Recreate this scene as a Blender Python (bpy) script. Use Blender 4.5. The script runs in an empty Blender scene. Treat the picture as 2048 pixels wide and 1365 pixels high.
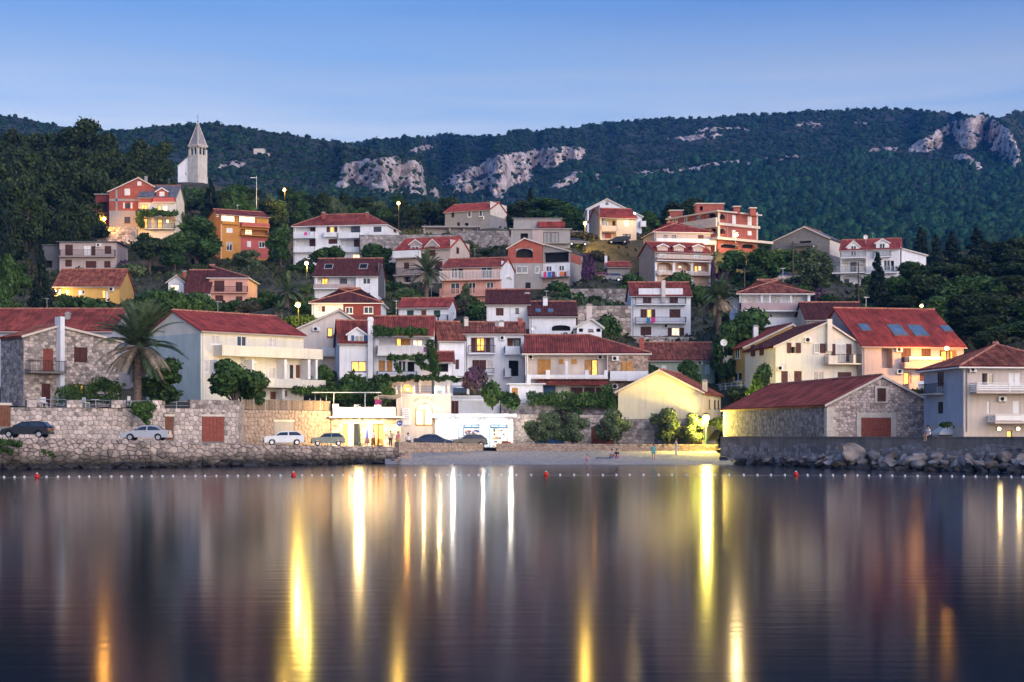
import bpy, bmesh, math, random
import numpy as np
from mathutils import Vector, Matrix
R = math.radians
sc = bpy.context.scene
COL = sc.collection

# ------------------------------------------------------------------ camera
F, HZ, CH = 3280.0, 872.0, 2.80          # focal length in photo pixels, horizon row, eye height
cam = bpy.data.objects.new('camera', bpy.data.cameras.new('camera'))
COL.objects.link(cam); sc.camera = cam
cam.location = (0, 0, CH); cam.rotation_euler = (R(90), 0, 0)
cam.data.sensor_width = 36; cam.data.lens = 36*F/2048
cam.data.shift_y = (HZ-682.5)/2048
cam.data.clip_start = .5; cam.data.clip_end = 12000

# ------------------------------------------------------------------ sky and dusk light
SUN_EL, SUN_AZ = 5.0, 145.0              # afterglow behind the camera, to its right
wd = bpy.data.worlds.new('World'); sc.world = wd; wd.use_nodes = True
nt = wd.node_tree; N = nt.nodes; LK = nt.links
sky = N.new('ShaderNodeTexSky'); sky.sky_type = 'NISHITA'; sky.sun_disc = False
sky.sun_elevation = R(SUN_EL); sky.sun_rotation = R(SUN_AZ); sky.ozone_density = 4; sky.dust_density = 1.5
tc = N.new('ShaderNodeTexCoord'); sep = N.new('ShaderNodeSeparateXYZ'); LK.new(tc.outputs['Generated'], sep.inputs[0])
rp = N.new('ShaderNodeValToRGB'); LK.new(sep.outputs['Z'], rp.inputs[0])
el = rp.color_ramp.elements
el[0].position = 0.0; el[0].color = (.66, .72, .88, 1)
el[1].position = 1.0; el[1].color = (.085, .22, .58, 1)
for p, c in ((.10, (.76, .74, .80)), (.187, (.76, .63, .60)), (.219, (.39, .36, .46)), (.258, (.085, .12, .40)), (.42, (.09, .17, .46))):
    e = el.new(p); e.color = (*c, 1)
# thin streaks of evening cloud
mp = N.new('ShaderNodeMapping'); mp.inputs['Scale'].default_value = (1.1, 1.1, 16)
mp.inputs['Rotation'].default_value = (0, R(2.5), 0); mp.inputs['Location'].default_value = (.35, .2, .15)
LK.new(tc.outputs['Generated'], mp.inputs[0])
nz = N.new('ShaderNodeTexNoise'); nz.inputs['Scale'].default_value = 2.0; nz.inputs['Detail'].default_value = 5; nz.inputs['Roughness'].default_value = .5
LK.new(mp.outputs[0], nz.inputs['Vector'])
cr = N.new('ShaderNodeValToRGB'); cr.color_ramp.elements[0].position = .44; cr.color_ramp.elements[1].position = .66
LK.new(nz.outputs['Fac'], cr.inputs[0])
cm = N.new('ShaderNodeMixRGB'); cm.inputs[2].default_value = (.24, .31, .55, 1)
mu = N.new('ShaderNodeMath'); mu.operation = 'MULTIPLY'; mu.inputs[1].default_value = .8
LK.new(cr.outputs[0], mu.inputs[0]); LK.new(mu.outputs[0], cm.inputs[0]); LK.new(rp.outputs[0], cm.inputs[1])
b1 = N['Background']; b2 = N.new('ShaderNodeBackground'); ad = N.new('ShaderNodeAddShader')
LK.new(cm.outputs[0], b1.inputs[0]); b1.inputs[1].default_value = .073
LK.new(sky.outputs[0], b2.inputs[0]); b2.inputs[1].default_value = .0205
LK.new(b1.outputs[0], ad.inputs[0]); LK.new(b2.outputs[0], ad.inputs[1])
LK.new(ad.outputs[0], N['World Output'].inputs[0])
sun = bpy.data.objects.new('sun', bpy.data.lights.new('sun', 'SUN')); COL.objects.link(sun)
sun.data.energy = .40; sun.data.angle = R(70); sun.data.color = (1, .86, .84)
_a = R(SUN_AZ); _s = Vector((math.sin(_a)*math.cos(R(SUN_EL+6)), math.cos(_a)*math.cos(R(SUN_EL+6)), math.sin(R(SUN_EL+6))))
sun.rotation_euler = _s.to_track_quat('Z', 'Y').to_euler()
sc.view_settings.view_transform = 'Standard'; sc.view_settings.look = 'None'
sc.view_settings.gamma = 1; sc.view_settings.exposure = 3.35; sc.view_settings.use_curve_mapping = False
cy = sc.cycles
cy.use_denoising = True; cy.max_bounces = 6; cy.diffuse_bounces = 3; cy.glossy_bounces = 3
cy.transmission_bounces = 2; cy.volume_bounces = 0; cy.transparent_max_bounces = 4
cy.sample_clamp_indirect = 4; cy.caustics_reflective = False; cy.caustics_refractive = False

# ------------------------------------------------------------------ pixel helpers (a pixel only gives a direction)
S2 = 420/2048
CR = {0: (0, 0, 1), 1: (0, 220, S2), 2: (0, 460, S2), 3: (0, 700, S2), 4: (340, 340, S2), 5: (320, 560, S2), 6: (400, 700, S2),
      7: (660, 380, S2), 8: (640, 580, S2), 9: (760, 740, S2), 10: (980, 380, S2), 11: (960, 560, S2), 12: (1060, 720, S2),
      13: (1240, 380, S2), 14: (1340, 560, S2), 15: (1400, 720, 340/1785), 16: (1628, 700, S2), 17: (1628, 540, S2),
      18: (1560, 380, 488/2048), 19: (340, 220, 520/2048), 20: (640, 240, 600/2048), 21: (1240, 200, 808/2048)}
def PX(c, x): return CR[c][0]+x*CR[c][2]
def PY(c, y): return CR[c][1]+y*CR[c][2]
def W3(px, py, d): return Vector(((px-1024)/F*d, d, CH+(HZ-py)/F*d))
def XD(px, d): return (px-1024)/F*d
rnd = random.Random(7)

# ------------------------------------------------------------------ materials
M = {}
def mat(name, col, rough=.8, var=.18, scale=1.5, bump=0, bscale=8, island=0, metal=0, spec=.3, emit=None, es=0, stain=0, zband=0, col2=None, obrand=0):
    m = bpy.data.materials.new(name); m.use_nodes = True; n = m.node_tree.nodes; l = m.node_tree.links
    p = n['Principled BSDF']; p.inputs['Roughness'].default_value = rough; p.inputs['Metallic'].default_value = metal
    p.inputs['Specular IOR Level'].default_value = spec
    t = n.new('ShaderNodeTexCoord'); co = t.outputs['Object']
    nz = n.new('ShaderNodeTexNoise'); nz.inputs['Scale'].default_value = scale; nz.inputs['Detail'].default_value = 5; l.new(co, nz.inputs['Vector'])
    mx = n.new('ShaderNodeMixRGB'); c2 = col2 or tuple(min(1, c*(1+var)) for c in col)
    mx.inputs[1].default_value = (*(c*(1-var) for c in col), 1); mx.inputs[2].default_value = (*c2, 1)
    mr = n.new('ShaderNodeMapRange'); mr.inputs[1].default_value = .32; mr.inputs[2].default_value = .68; l.new(nz.outputs['Fac'], mr.inputs[0])
    l.new(mr.outputs[0], mx.inputs[0]); out = mx.outputs[0]
    def mulby(src, lo, hi, out):
        q = n.new('ShaderNodeMapRange'); q.inputs[3].default_value = lo; q.inputs[4].default_value = hi; l.new(src, q.inputs[0])
        h = n.new('ShaderNodeMixRGB'); h.blend_type = 'MULTIPLY'; h.inputs[0].default_value = 1
        l.new(out, h.inputs[1]); l.new(q.outputs[0], h.inputs[2]); return h.outputs[0]
    if island:
        g = n.new('ShaderNodeNewGeometry'); out = mulby(g.outputs['Random Per Island'], 1-island, 1+island, out)
    if obrand:
        g = n.new('ShaderNodeObjectInfo'); out = mulby(g.outputs['Random'], 1-obrand, 1+obrand, out)
    if stain:                                  # rain streaks running down the render
        k = n.new('ShaderNodeMapping'); k.inputs['Scale'].default_value = (2.2, 2.2, .18); l.new(co, k.inputs[0])
        s = n.new('ShaderNodeTexNoise'); s.inputs['Scale'].default_value = 1.2; s.inputs['Detail'].default_value = 6; l.new(k.outputs[0], s.inputs['Vector'])
        q = n.new('ShaderNodeMapRange'); q.inputs[1].default_value = .5; q.inputs[2].default_value = .75; l.new(s.outputs['Fac'], q.inputs[0])
        out = mulby(q.outputs[0], 1, 1-stain, out)
    if zband:                                  # courses of tiles or blocks
        s = n.new('ShaderNodeTexWave'); s.bands_direction = 'Z'; s.inputs['Scale'].default_value = zband; s.inputs['Distortion'].default_value = .4; l.new(co, s.inputs['Vector'])
        out = mulby(s.outputs['Fac'], .72, 1.1, out)
    l.new(out, p.inputs['Base Color'])
    if bump:
        b = n.new('ShaderNodeBump'); b.inputs['Strength'].default_value = bump; b.inputs['Distance'].default_value = .05
        s = n.new('ShaderNodeTexNoise'); s.inputs['Scale'].default_value = bscale; s.inputs['Detail'].default_value = 6; l.new(co, s.inputs['Vector'])
        l.new(s.outputs['Fac'], b.inputs['Height']); l.new(b.outputs[0], p.inputs['Normal'])
    if emit:
        p.inputs['Emission Color'].default_value = (*emit, 1); p.inputs['Emission Strength'].default_value = es
        if es < 30:
            e2 = n.new('ShaderNodeMixRGB'); e2.inputs[1].default_value = (*(c*.55 for c in emit), 1); e2.inputs[2].default_value = (*emit, 1)
            s = n.new('ShaderNodeTexNoise'); s.inputs['Scale'].default_value = 2.3; l.new(co, s.inputs['Vector'])
            q = n.new('ShaderNodeMapRange'); q.inputs[1].default_value = .4; q.inputs[2].default_value = .6; l.new(s.outputs['Fac'], q.inputs[0])
            l.new(q.outputs[0], e2.inputs[0]); l.new(e2.outputs[0], p.inputs['Emission Color'])
    M[name] = m; return m
def brickmat(name, c1, c2, mortar, bw, bh, ms=.02):
    m = mat(name, c1); n = m.node_tree.nodes; l = m.node_tree.links; p = n['Principled BSDF']
    t = n.new('ShaderNodeTexCoord'); g = n.new('ShaderNodeNewGeometry')
    s1 = n.new('ShaderNodeSeparateXYZ'); l.new(t.outputs['Object'], s1.inputs[0])
    a = n.new('ShaderNodeMath'); a.operation = 'ADD'; l.new(s1.outputs['X'], a.inputs[0]); l.new(s1.outputs['Y'], a.inputs[1])
    cb = n.new('ShaderNodeCombineXYZ'); l.new(a.outputs[0], cb.inputs[0]); l.new(s1.outputs['Z'], cb.inputs[1])
    b = n.new('ShaderNodeTexBrick'); l.new(cb.outputs[0], b.inputs['Vector']); b.inputs['Scale'].default_value = 1
    b.inputs['Color1'].default_value = (*c1, 1); b.inputs['Color2'].default_value = (*c2, 1); b.inputs['Mortar'].default_value = (*mortar, 1)
    b.inputs['Mortar Size'].default_value = ms; b.inputs['Brick Width'].default_value = bw; b.inputs['Row Height'].default_value = bh
    nz = n.new('ShaderNodeTexNoise'); nz.inputs['Scale'].default_value = 1.2; nz.inputs['Detail'].default_value = 6; l.new(t.outputs['Object'], nz.inputs['Vector'])
    q = n.new('ShaderNodeMapRange'); q.inputs[3].default_value = .7; q.inputs[4].default_value = 1.25; l.new(nz.outputs['Fac'], q.inputs[0])
    h = n.new('ShaderNodeMixRGB'); h.blend_type = 'MULTIPLY'; h.inputs[0].default_value = 1; l.new(b.outputs['Color'], h.inputs[1]); l.new(q.outputs[0], h.inputs[2])
    l.new(h.outputs[0], p.inputs['Base Color'])
    u = n.new('ShaderNodeBump'); u.inputs['Strength'].default_value = .5; u.inputs['Distance'].default_value = .03; u.invert = True
    l.new(b.outputs['Fac'], u.inputs['Height']); l.new(u.outputs[0], p.inputs['Normal'])
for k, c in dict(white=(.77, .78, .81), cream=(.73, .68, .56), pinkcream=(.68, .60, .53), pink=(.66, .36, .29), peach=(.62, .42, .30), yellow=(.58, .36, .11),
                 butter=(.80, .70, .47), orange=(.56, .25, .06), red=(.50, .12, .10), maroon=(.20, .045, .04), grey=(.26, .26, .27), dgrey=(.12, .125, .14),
                 beige=(.56, .48, .42), pinkgrey=(.46, .38, .36), green=(.36, .44, .34), mauve=(.44, .33, .34), creamshade=(.50, .57, .55), conc=(.34, .32, .31), bluegrey=(.42, .45, .52)).items():
    mat(k, c, .88, .07, .7, bump=.12, bscale=30, stain=.16)
mat('trim', (.78, .77, .75), .6, .05); mat('brown', (.085, .028, .022), .6, .25, 3); mat('tan', (.50, .25, .07), .6, .2, 3)
mat('dgreen', (.02, .07, .06), .6, .2); mat('blue', (.03, .10, .25), .5, .2); mat('wood', (.16, .06, .03), .6, .3, 4); mat('redwood', (.24, .06, .04), .6, .25, 4)
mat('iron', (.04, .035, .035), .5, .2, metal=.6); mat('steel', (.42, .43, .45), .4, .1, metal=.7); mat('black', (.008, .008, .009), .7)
mat('glass', (.03, .04, .06), .06, .3, .8, spec=.8); mat('curtain', (.62, .56, .50), .8, .15, 3); mat('skyglass', (.10, .16, .24), .05, .2, spec=1)
mat('lit', (.5, .3, .1), .6, emit=(1, .44, .085), es=.27); mat('litw', (.6, .5, .4), .6, emit=(1, .70, .38), es=.24); mat('litshop', (.3, .3, .3), .6, emit=(1, .80, .50), es=.26)
mat('litblue', (.3, .4, .5), .6, emit=(.62, .92, 1), es=.13)
mat('roof', (.27, .058, .040), .85, .42, .5, bump=.3, bscale=12, island=.28, zband=1.9)
mat('roofold', (.33, .080, .045), .9, .5, 1.1, bump=.4, bscale=10, island=.38, zband=1.9, col2=(.40, .13, .08))
mat('roofdark', (.11, .03, .026), .85, .3, 1.3, bump=.3, bscale=12, island=.25, zband=1.9)
mat('roofbright', (.36, .064, .048), .8, .3, .8, bump=.2, bscale=12, island=.22, zband=1.9)
mat('roofgrey', (.16, .16, .19), .8, .25, 1, bump=.3, island=.2, zband=1.5)
mat('ridge', (.40, .17, .12), .85, .25, 3, island=.25)
mat('stone', (.46, .40, .36), .92, .25, 2.0, bump=.6, bscale=7, island=.5, obrand=.25, col2=(.58, .48, .42))
mat('stonecool', (.27, .25, .25), .92, .3, 2.0, bump=.6, bscale=7, island=.4)
mat('stonered', (.40, .27, .21), .92, .35, 2.0, bump=.6, bscale=7, island=.45, col2=(.44, .35, .28))
mat('mortar', (.20, .175, .155), .95, .25, 3, bump=.5, bscale=15); mat('mortardark', (.09, .08, .075), .95, .3, 3, bump=.5)
mat('stonelit', (.60, .49, .43), .92, .25, 2.0, bump=.5, bscale=7, island=.4, col2=(.66, .52, .45)); mat('quoin', (.62, .55, .46), .85, .12, 2, bump=.2); mat('limestone', (.60, .55, .47), .9, .14, .5, bump=.3, bscale=3, stain=.25)
brickmat('brick', (.42, .085, .05), (.34, .06, .04), (.32, .22, .18), .5, .24)
brickmat('block', (.24, .23, .235), (.19, .185, .19), (.15, .145, .15), .5, .24)
mat('rock', (.20, .185, .18), .92, .5, .9, bump=1, bscale=3, obrand=.35, col2=(.36, .31, .29)); mat('wetrock', (.035, .032, .03), .6, .4, 1.5, bump=.7, bscale=4, obrand=.3)
mat('asphalt', (.10, .095, .095), .9, .25, 1.2, bump=.3, bscale=20); mat('pave', (.30, .27, .25), .9, .2, 1.2, bump=.3, bscale=10)
mat('soil', (.045, .052, .026), .95, .5, .25, bump=.8, bscale=2, col2=(.11, .095, .06)); mat('concwall', (.22, .19, .17), .92, .25, .6, bump=.5, bscale=5, stain=.35)
mat('pebble', (.33, .31, .30), .9, .3, 2.5, bump=.9, bscale=12, col2=(.44, .40, .38))
def leafmat(name, c, v=.5, c2=None):
    m = mat(name, c, .7, .38, .55, island=v, spec=.25, col2=c2, obrand=.18)
    n = m.node_tree.nodes; l = m.node_tree.links; p = n['Principled BSDF']; o = n['Material Output']
    t = n.new('ShaderNodeBsdfTranslucent'); x = n.new('ShaderNodeMixShader'); x.inputs[0].default_value = .25
    src = p.inputs['Base Color'].links[0].from_socket; l.new(src, t.inputs[0]); l.new(p.outputs[0], x.inputs[1]); l.new(t.outputs[0], x.inputs[2]); l.new(x.outputs[0], o.inputs[0])
leafmat('pine', (.017, .038, .012), .65, (.072, .105, .028)); leafmat('leaf', (.040, .100, .024), c2=(.095, .17, .04)); leafmat('cypress', (.016, .032, .018)); leafmat('olive', (.10, .15, .066), c2=(.17, .22, .095))
leafmat('vine', (.035, .09, .022), c2=(.07, .14, .03)); leafmat('flower', (.16, .045, .20), .5, (.10, .09, .07)); leafmat('oleander', (.22, .10, .20), c2=(.08, .08, .05)); leafmat('maquis', (.008, .036, .018), .65, (.034, .078, .032)); leafmat('forest', (.005, .034, .016), .65, (.024, .075, .026))
leafmat('palm', (.075, .15, .065), .4, (.16, .20, .09)); leafmat('tamarisk', (.12, .17, .085), .4, (.20, .26, .13)); leafmat('palmdry', (.32, .25, .17)); leafmat('scrub', (.07, .075, .04), c2=(.12, .11, .07))
mat('bark', (.10, .075, .06), .95, .4, 4, bump=.8, bscale=12); mat('palmbark', (.15, .11, .085), .95, .4, 5, bump=.9, bscale=14, zband=2.5); mat('reed', (.27, .20, .14), .9, .25, 5, bump=.5, bscale=25, island=.3)

# ------------------------------------------------------------------ mesh helpers
def link(o, parent=None):
    COL.objects.link(o)
    if parent: o.parent = parent
    return o
def me(name, v, f, m):
    k = bpy.data.meshes.new(name); k.from_pydata(v, [], f)
    if m: k.materials.append(M[m] if isinstance(m, str) else m)
    return k
def ob(name, v, f, m, parent=None): return link(bpy.data.objects.new(name, me(name, v, f, m)), parent)
def npmesh(name, co, quads, m, tri=False):
    k = bpy.data.meshes.new(name); nv = len(co); q = np.asarray(quads, np.int32); nf, s = q.shape
    k.vertices.add(nv); k.vertices.foreach_set('co', np.asarray(co, np.float32).ravel())
    k.loops.add(nf*s); k.loops.foreach_set('vertex_index', q.ravel())
    k.polygons.add(nf); k.polygons.foreach_set('loop_start', np.arange(nf, dtype=np.int32)*s)
    k.update(calc_edges=True)
    if m: k.materials.append(M[m])
    return k
def tag(o, label, cat, group=None):
    o['label'] = label; o['category'] = cat
    if group: o['group'] = group
    return o
def struct(o): o['kind'] = 'structure'; return o
def empty(name, loc, rz=0):
    e = bpy.data.objects.new(name, None); COL.objects.link(e); e.location = loc; e.rotation_euler = (0, 0, rz); e.empty_display_size = .3; return e
class MB:                                             # collects boxes, tubes and quads into one mesh
    def __init__(s, T=None): s.v = []; s.f = []; s.T = T or (lambda a, b, c: (a, b, c))
    def add(s, vs, fs):
        b = len(s.v); s.v += [s.T(*p) for p in vs]; s.f += [tuple(b+i for i in q) for q in fs]; return s
    def box(s, x0, y0, z0, x1, y1, z1):
        return s.add([(x0, y0, z0), (x1, y0, z0), (x1, y1, z0), (x0, y1, z0), (x0, y0, z1), (x1, y0, z1), (x1, y1, z1), (x0, y1, z1)],
                     [(0, 3, 2, 1), (4, 5, 6, 7), (0, 1, 5, 4), (1, 2, 6, 5), (2, 3, 7, 6), (3, 0, 4, 7)])
    def prism(s, pts, y0, y1):                        # outline in (x, z), extruded in y
        n = len(pts)
        return s.add([(x, y0, z) for x, z in pts]+[(x, y1, z) for x, z in pts],
                     [tuple(range(n)), tuple(range(2*n-1, n-1, -1))]+[(i, i+n, (i+1) % n+n, (i+1) % n) for i in range(n)])
    def tube(s, path, rad, n=8, cap=True):
        P = [Vector(p) for p in path]; rs = rad if isinstance(rad, (list, tuple)) else [rad]*len(P); b = []; fs = []
        for i, p in enumerate(P):
            t = (P[min(i+1, len(P)-1)]-P[max(i-1, 0)]).normalized(); a = t.cross(Vector((0, 0, 1)) if abs(t.z) < .9 else Vector((1, 0, 0))).normalized(); c = t.cross(a)
            b += [tuple(p+(a*math.cos(2*math.pi*k/n)+c*math.sin(2*math.pi*k/n))*rs[i]) for k in range(n)]
        for i in range(len(P)-1):
            fs += [(i*n+k, i*n+(k+1) % n, (i+1)*n+(k+1) % n, (i+1)*n+k) for k in range(n)]
        if cap: fs += [tuple(range(n-1, -1, -1)), tuple(range((len(P)-1)*n, len(P)*n))]
        return s.add(b, fs)
    def lathe(s, prof, cx=0, cy=0, cz=0, n=12, ax='z'):
        b = []; fs = []
        for r, z in prof:
            for k in range(n):
                a = 2*math.pi*k/n; p = (r*math.cos(a), r*math.sin(a), z)
                if ax == 'y': p = (p[0], p[2], p[1])
                b.append((cx+p[0], cy+p[1], cz+p[2]))
        for i in range(len(prof)-1): fs += [(i*n+k, i*n+(k+1) % n, (i+1)*n+(k+1) % n, (i+1)*n+k) for k in range(n)]
        fs += [tuple(range(n-1, -1, -1)), tuple(range((len(prof)-1)*n, len(prof)*n))]
        return s.add(b, fs)
    def obj(s, name, m, parent=None): return ob(name, s.v, s.f, m, parent)
def dup(root, loc, rz=0, sc3=None):                   # copy of a thing, its parts and their sub-parts
    def rec(o, par):
        c = o.copy(); COL.objects.link(c)
        if par: c.parent = par
        for ch in list(o.children): rec(ch, c)
        return c
    c = rec(root, None); c.location = loc; c.rotation_euler = (0, 0, rz)
    if sc3: c.scale = sc3
    return c
# sea-wall stone: dark with weed and salt up to the splash line
m = mat('stonesea', (.33, .285, .255), .92, .35, 1.6, bump=.7, bscale=6, island=.5, obrand=.35, col2=(.45, .36, .31)); n = m.node_tree.nodes; l = m.node_tree.links; p = n['Principled BSDF']
_g = n.new('ShaderNodeNewGeometry'); _s = n.new('ShaderNodeSeparateXYZ'); l.new(_g.outputs['Position'], _s.inputs[0]); _z = n.new('ShaderNodeTexNoise'); _z.inputs['Scale'].default_value = .5; l.new(_g.outputs['Position'], _z.inputs['Vector'])
_a = n.new('ShaderNodeMath'); _a.operation = 'MULTIPLY_ADD'; _a.inputs[1].default_value = -1.5; l.new(_z.outputs['Fac'], _a.inputs[0]); l.new(_s.outputs['Z'], _a.inputs[2])
_q = n.new('ShaderNodeMapRange'); _q.inputs[1].default_value = -.45; _q.inputs[2].default_value = .75; _q.inputs[3].default_value = 0; _q.inputs[4].default_value = 1; l.new(_a.outputs[0], _q.inputs[0])
_x = n.new('ShaderNodeMixRGB'); _x.inputs[1].default_value = (.030, .027, .020, 1); l.new(p.inputs['Base Color'].links[0].from_socket, _x.inputs[2]); l.new(_q.outputs[0], _x.inputs[0]); l.new(_x.outputs[0], p.inputs['Base Color'])

# ------------------------------------------------------------------ houses
CTRL = []                                              # ground heights the houses stand on
HOUSES = []
def slope(mb, E0, E1, R0, R1, rib=.27, th=.14, seg=1.3):
    E0, E1, R0, R1 = map(Vector, (E0, E1, R0, R1)); a = (E1-E0); L = a.length; a.normalize()
    up = (R0-E0); uR0 = up.dot(a); up = up-a*uR0; V = up.length; up.normalize(); nr = a.cross(up)
    if nr.z < 0: nr = -nr
    uR1 = (R1-E0).dot(a); pts = [E0, E1, R1] if (R1-R0).length < .01 else [E0, E1, R1, R0]; n = len(pts)
    mb.add([tuple(p) for p in pts]+[tuple(p-nr*th) for p in pts], [tuple(range(n)), tuple(range(2*n-1, n-1, -1))]+[(i, i+n, (i+1) % n+n, (i+1) % n) for i in range(n)])
    def vt(u):
        t = 1.0
        if uR0 > .01: t = min(t, u/uR0)
        if L-uR1 > .01: t = min(t, (L-u)/(L-uR1))
        return V*max(0, t)
    k = max(3, int(L/rib)); w = L/k
    for i in range(k):
        us = [i*w, i*w+.28*w, i*w+.72*w, (i+1)*w]; hs = [.006, .075, .075, .006]; top = [vt(u) for u in us]
        m = max(top)
        if m < .15: continue
        ns = max(1, int(m/seg)); off = rnd.random()*.5
        cuts = [0]+[min(1, (j+off)/ns) for j in range(1, ns)]+[1]
        for j in range(len(cuts)-1):
            c0, c1 = cuts[j], cuts[j+1]; lift = .012*rnd.random()
            vs = [tuple(E0+a*u+up*(t*c0)+nr*(h+lift+.012)) for u, h, t in zip(us, hs, top)]+[tuple(E0+a*u+up*(t*c1)+nr*(h+lift)) for u, h, t in zip(us, hs, top)]
            mb.add(vs, [(q, q+1, q+5, q+4) for q in range(3)])
    return mb
def caps(mb, a, b, r=.13):
    a, b = Vector(a), Vector(b); L = (b-a).length; n = max(2, int(L/.42))
    for i in range(n):
        p = a.lerp(b, i/n); q = a.lerp(b, (i+.96)/n)
        mb.tube([p+Vector((0, 0, .02)), q+Vector((0, 0, .045))], [r*.9, r], 6)
SH = dict(s='brown', g='dgreen', y='tan', u='blue', p='trim')
WN = dict(w=('trim', 'glass'), b=('brown', 'glass'), l=('brown', 'lit'), L=('trim', 'litshop'), W=('trim', 'litw'), c=('trim', 'curtain'), e=('blue', 'lit'), E=('blue', 'litblue'))
class House:
    def __init__(s, c, name, label, x0, x1, yb, ye, d, roof, wall, ops='', side=None, dep=9, rm='roof', cat='house', group=None, base=2.5, ctrl=True, oh=.35):
        s.c, s.name, s.label, s.roof, s.wall, s.ops, s.dep, s.rm, s.cat, s.group, s.base, s.oh = c, name, label, roof.split(), wall, ops, dep, rm, cat, group, base, oh
        kx = PX(c, x1 if side and side[0] == 'R' else x0); K = Vector((XD(kx, d), d)); th = 0
        if side:
            xc = PX(c, side[1]); lo, hi = -1.4, 1.4
            for _ in range(50):
                th = (lo+hi)/2; q = K+Vector((math.sin(th), math.cos(th)))*dep
                if q.x/q.y*F+1024 < xc: lo = th
                else: hi = th
        s.e = Vector((math.cos(th), -math.sin(th))); s.n = Vector((math.sin(th), math.cos(th))); s.th = th; s.A = K
        if side and side[0] == 'R':
            u = s._u(PX(c, x0), K, s.e)[0]; s.A = K+s.e*u; s.W = -u
        else: s.W = s._u(PX(c, x1), K, s.e)[0]
        s.z0 = CH+(HZ-PY(c, yb))*d/F; s.K = K
        s.ze = CH+(HZ-PY(c, ye))*d/F-s.z0
        if ctrl:
            for u, v in ((0, 0), (s.W, 0), (0, dep), (s.W, dep), (s.W/2, 0), (s.W/2, dep)):
                p = s.A+s.e*u+s.n*v; CTRL.append((p.x, p.y, s.z0))
        HOUSES.append(s)
    def _u(s, px, O, dr):
        r = (px-1024)/F; u = (r*O.y-O.x)/(dr.x-r*dr.y); return u, O.y+u*dr.y
    def uv(s, f, zx, zy, v=0):
        O, dr = {'F': (s.A+s.n*v, s.e), 'L': (s.A+s.e*v, s.n), 'R': (s.A+s.e*(s.W-v), s.n)}[f]
        u, dd = s._u(PX(s.c, zx), O, dr); return u, CH+(HZ-PY(s.c, zy))*dd/F-s.z0
    def rect(s, f, q, v=0):
        a, b = s.uv(f, q[0], q[1], v), s.uv(f, q[2], q[3], v); return min(a[0], b[0]), min(a[1], b[1]), max(a[0], b[0]), max(a[1], b[1])
    def T(s, f): return {'F': lambda u, o, z: (u, -o, z), 'L': lambda u, o, z: (-o, u, z), 'R': lambda u, o, z: (s.W+o, u, z)}[f]
    def local(s, p):
        q = Vector((p[0], p[1]))-s.A; return Vector((q.dot(s.e), q.dot(s.n), p[2]-s.z0))
    # -- pieces
    def window(s, f, r, kind, o, E):
        u0, z0, u1, z1 = r; fr, pn = WN[kind]; t = min(.09, (u1-u0)*.12); b = MB(s.T(f))
        b.box(u0, o-.05, z0, u0+t, o+.05, z1).box(u1-t, o-.05, z0, u1, o+.05, z1).box(u0+t, o-.05, z1-t, u1-t, o+.05, z1).box(u0+t, o-.05, z0, u1-t, o+.05, z0+t)
        if u1-u0 > .85: b.box((u0+u1)/2-t/2, o-.05, z0+t, (u0+u1)/2+t/2, o+.045, z1-t)
        if z1-z0 < 1.7: b.box(u0-.08, o-.05, z0-.07, u1+.08, o+.12, z0-.002)
        w = b.obj('window', fr, E); MB(s.T(f)).box(u0+t*.5, o-.04, z0+t*.5, u1-t*.5, o-.015, z1-t*.5).obj('pane', pn, w)
    def shutter(s, f, r, m, o, E):
        u0, z0, u1, z1 = r; n = 2 if u1-u0 > .75 else 1; w = (u1-u0)/n
        for k in range(n):
            a, c = u0+k*w+.012, u0+(k+1)*w-.012; b = MB(s.T(f)); b.box(a, o-.05, z0, c, o+.02, z1); t = min(.07, w*.15)
            b.box(a, o+.021, z0, a+t, o+.05, z1).box(c-t, o+.021, z0, c, o+.05, z1).box(a+t, o+.021, z0, c-t, o+.05, z0+t).box(a+t, o+.021, z1-t, c-t, o+.05, z1)
            ns = max(3, min(14, int((z1-z0)/.14)))
            for j in range(1, ns):
                z = z0+t+(z1-z0-2*t)*j/ns; b.box(a+t, o+.021, z-.02, c-t, o+.042, z+.02)
            b.obj('shutter', m, E)
    def rail(s, f, r, mt, style, proj, E):
        u0, z0, u1, z1 = r; b = MB(s.T(f)); zs = z0+.16; b.box(u0, -.3, z0, u1, proj, zs)
        bal = b.obj('balcony', s.slabm, E); g = MB(s.T(f))
        runs = [((u0+.03, proj-.04), (u1-.03, proj-.04)), ((u0+.03, 0), (u0+.03, proj-.04)), ((u1-.03, 0), (u1-.03, proj-.04))]
        def bar(p, q, za, zb, t):
            g.box(min(p[0], q[0])-t, min(p[1], q[1])-t, za, max(p[0], q[0])+t, max(p[1], q[1])+t, zb)
        for p, q in runs:
            L = math.hypot(q[0]-p[0], q[1]-p[1])
            if style == 'B':
                bar(p, q, zs+.002, z1, .06); continue
            bar(p, q, z1-.06, z1, .03)
            if style == 'n':
                for k in range(3): bar(p, q, zs+.1+(z1-zs-.2)*k/3, zs+.1+(z1-zs-.2)*k/3+.12, .025)
                st = 2.2
            else:
                bar(p, q, zs+.05, zs+.09, .02); st = .24 if style == 'R' else .17
            k = max(2, int(L/st)); tt = .05 if style == 'n' else (.04 if style == 'R' else .012)
            for j in range(k+1):
                x = p[0]+(q[0]-p[0])*j/k; y = p[1]+(q[1]-p[1])*j/k; g.box(x-tt, y-tt, zs+.001, x+tt, y+tt, z1-.061)
        g.obj('railing' if style != 'B' else 'parapet', mt, bal)
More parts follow.
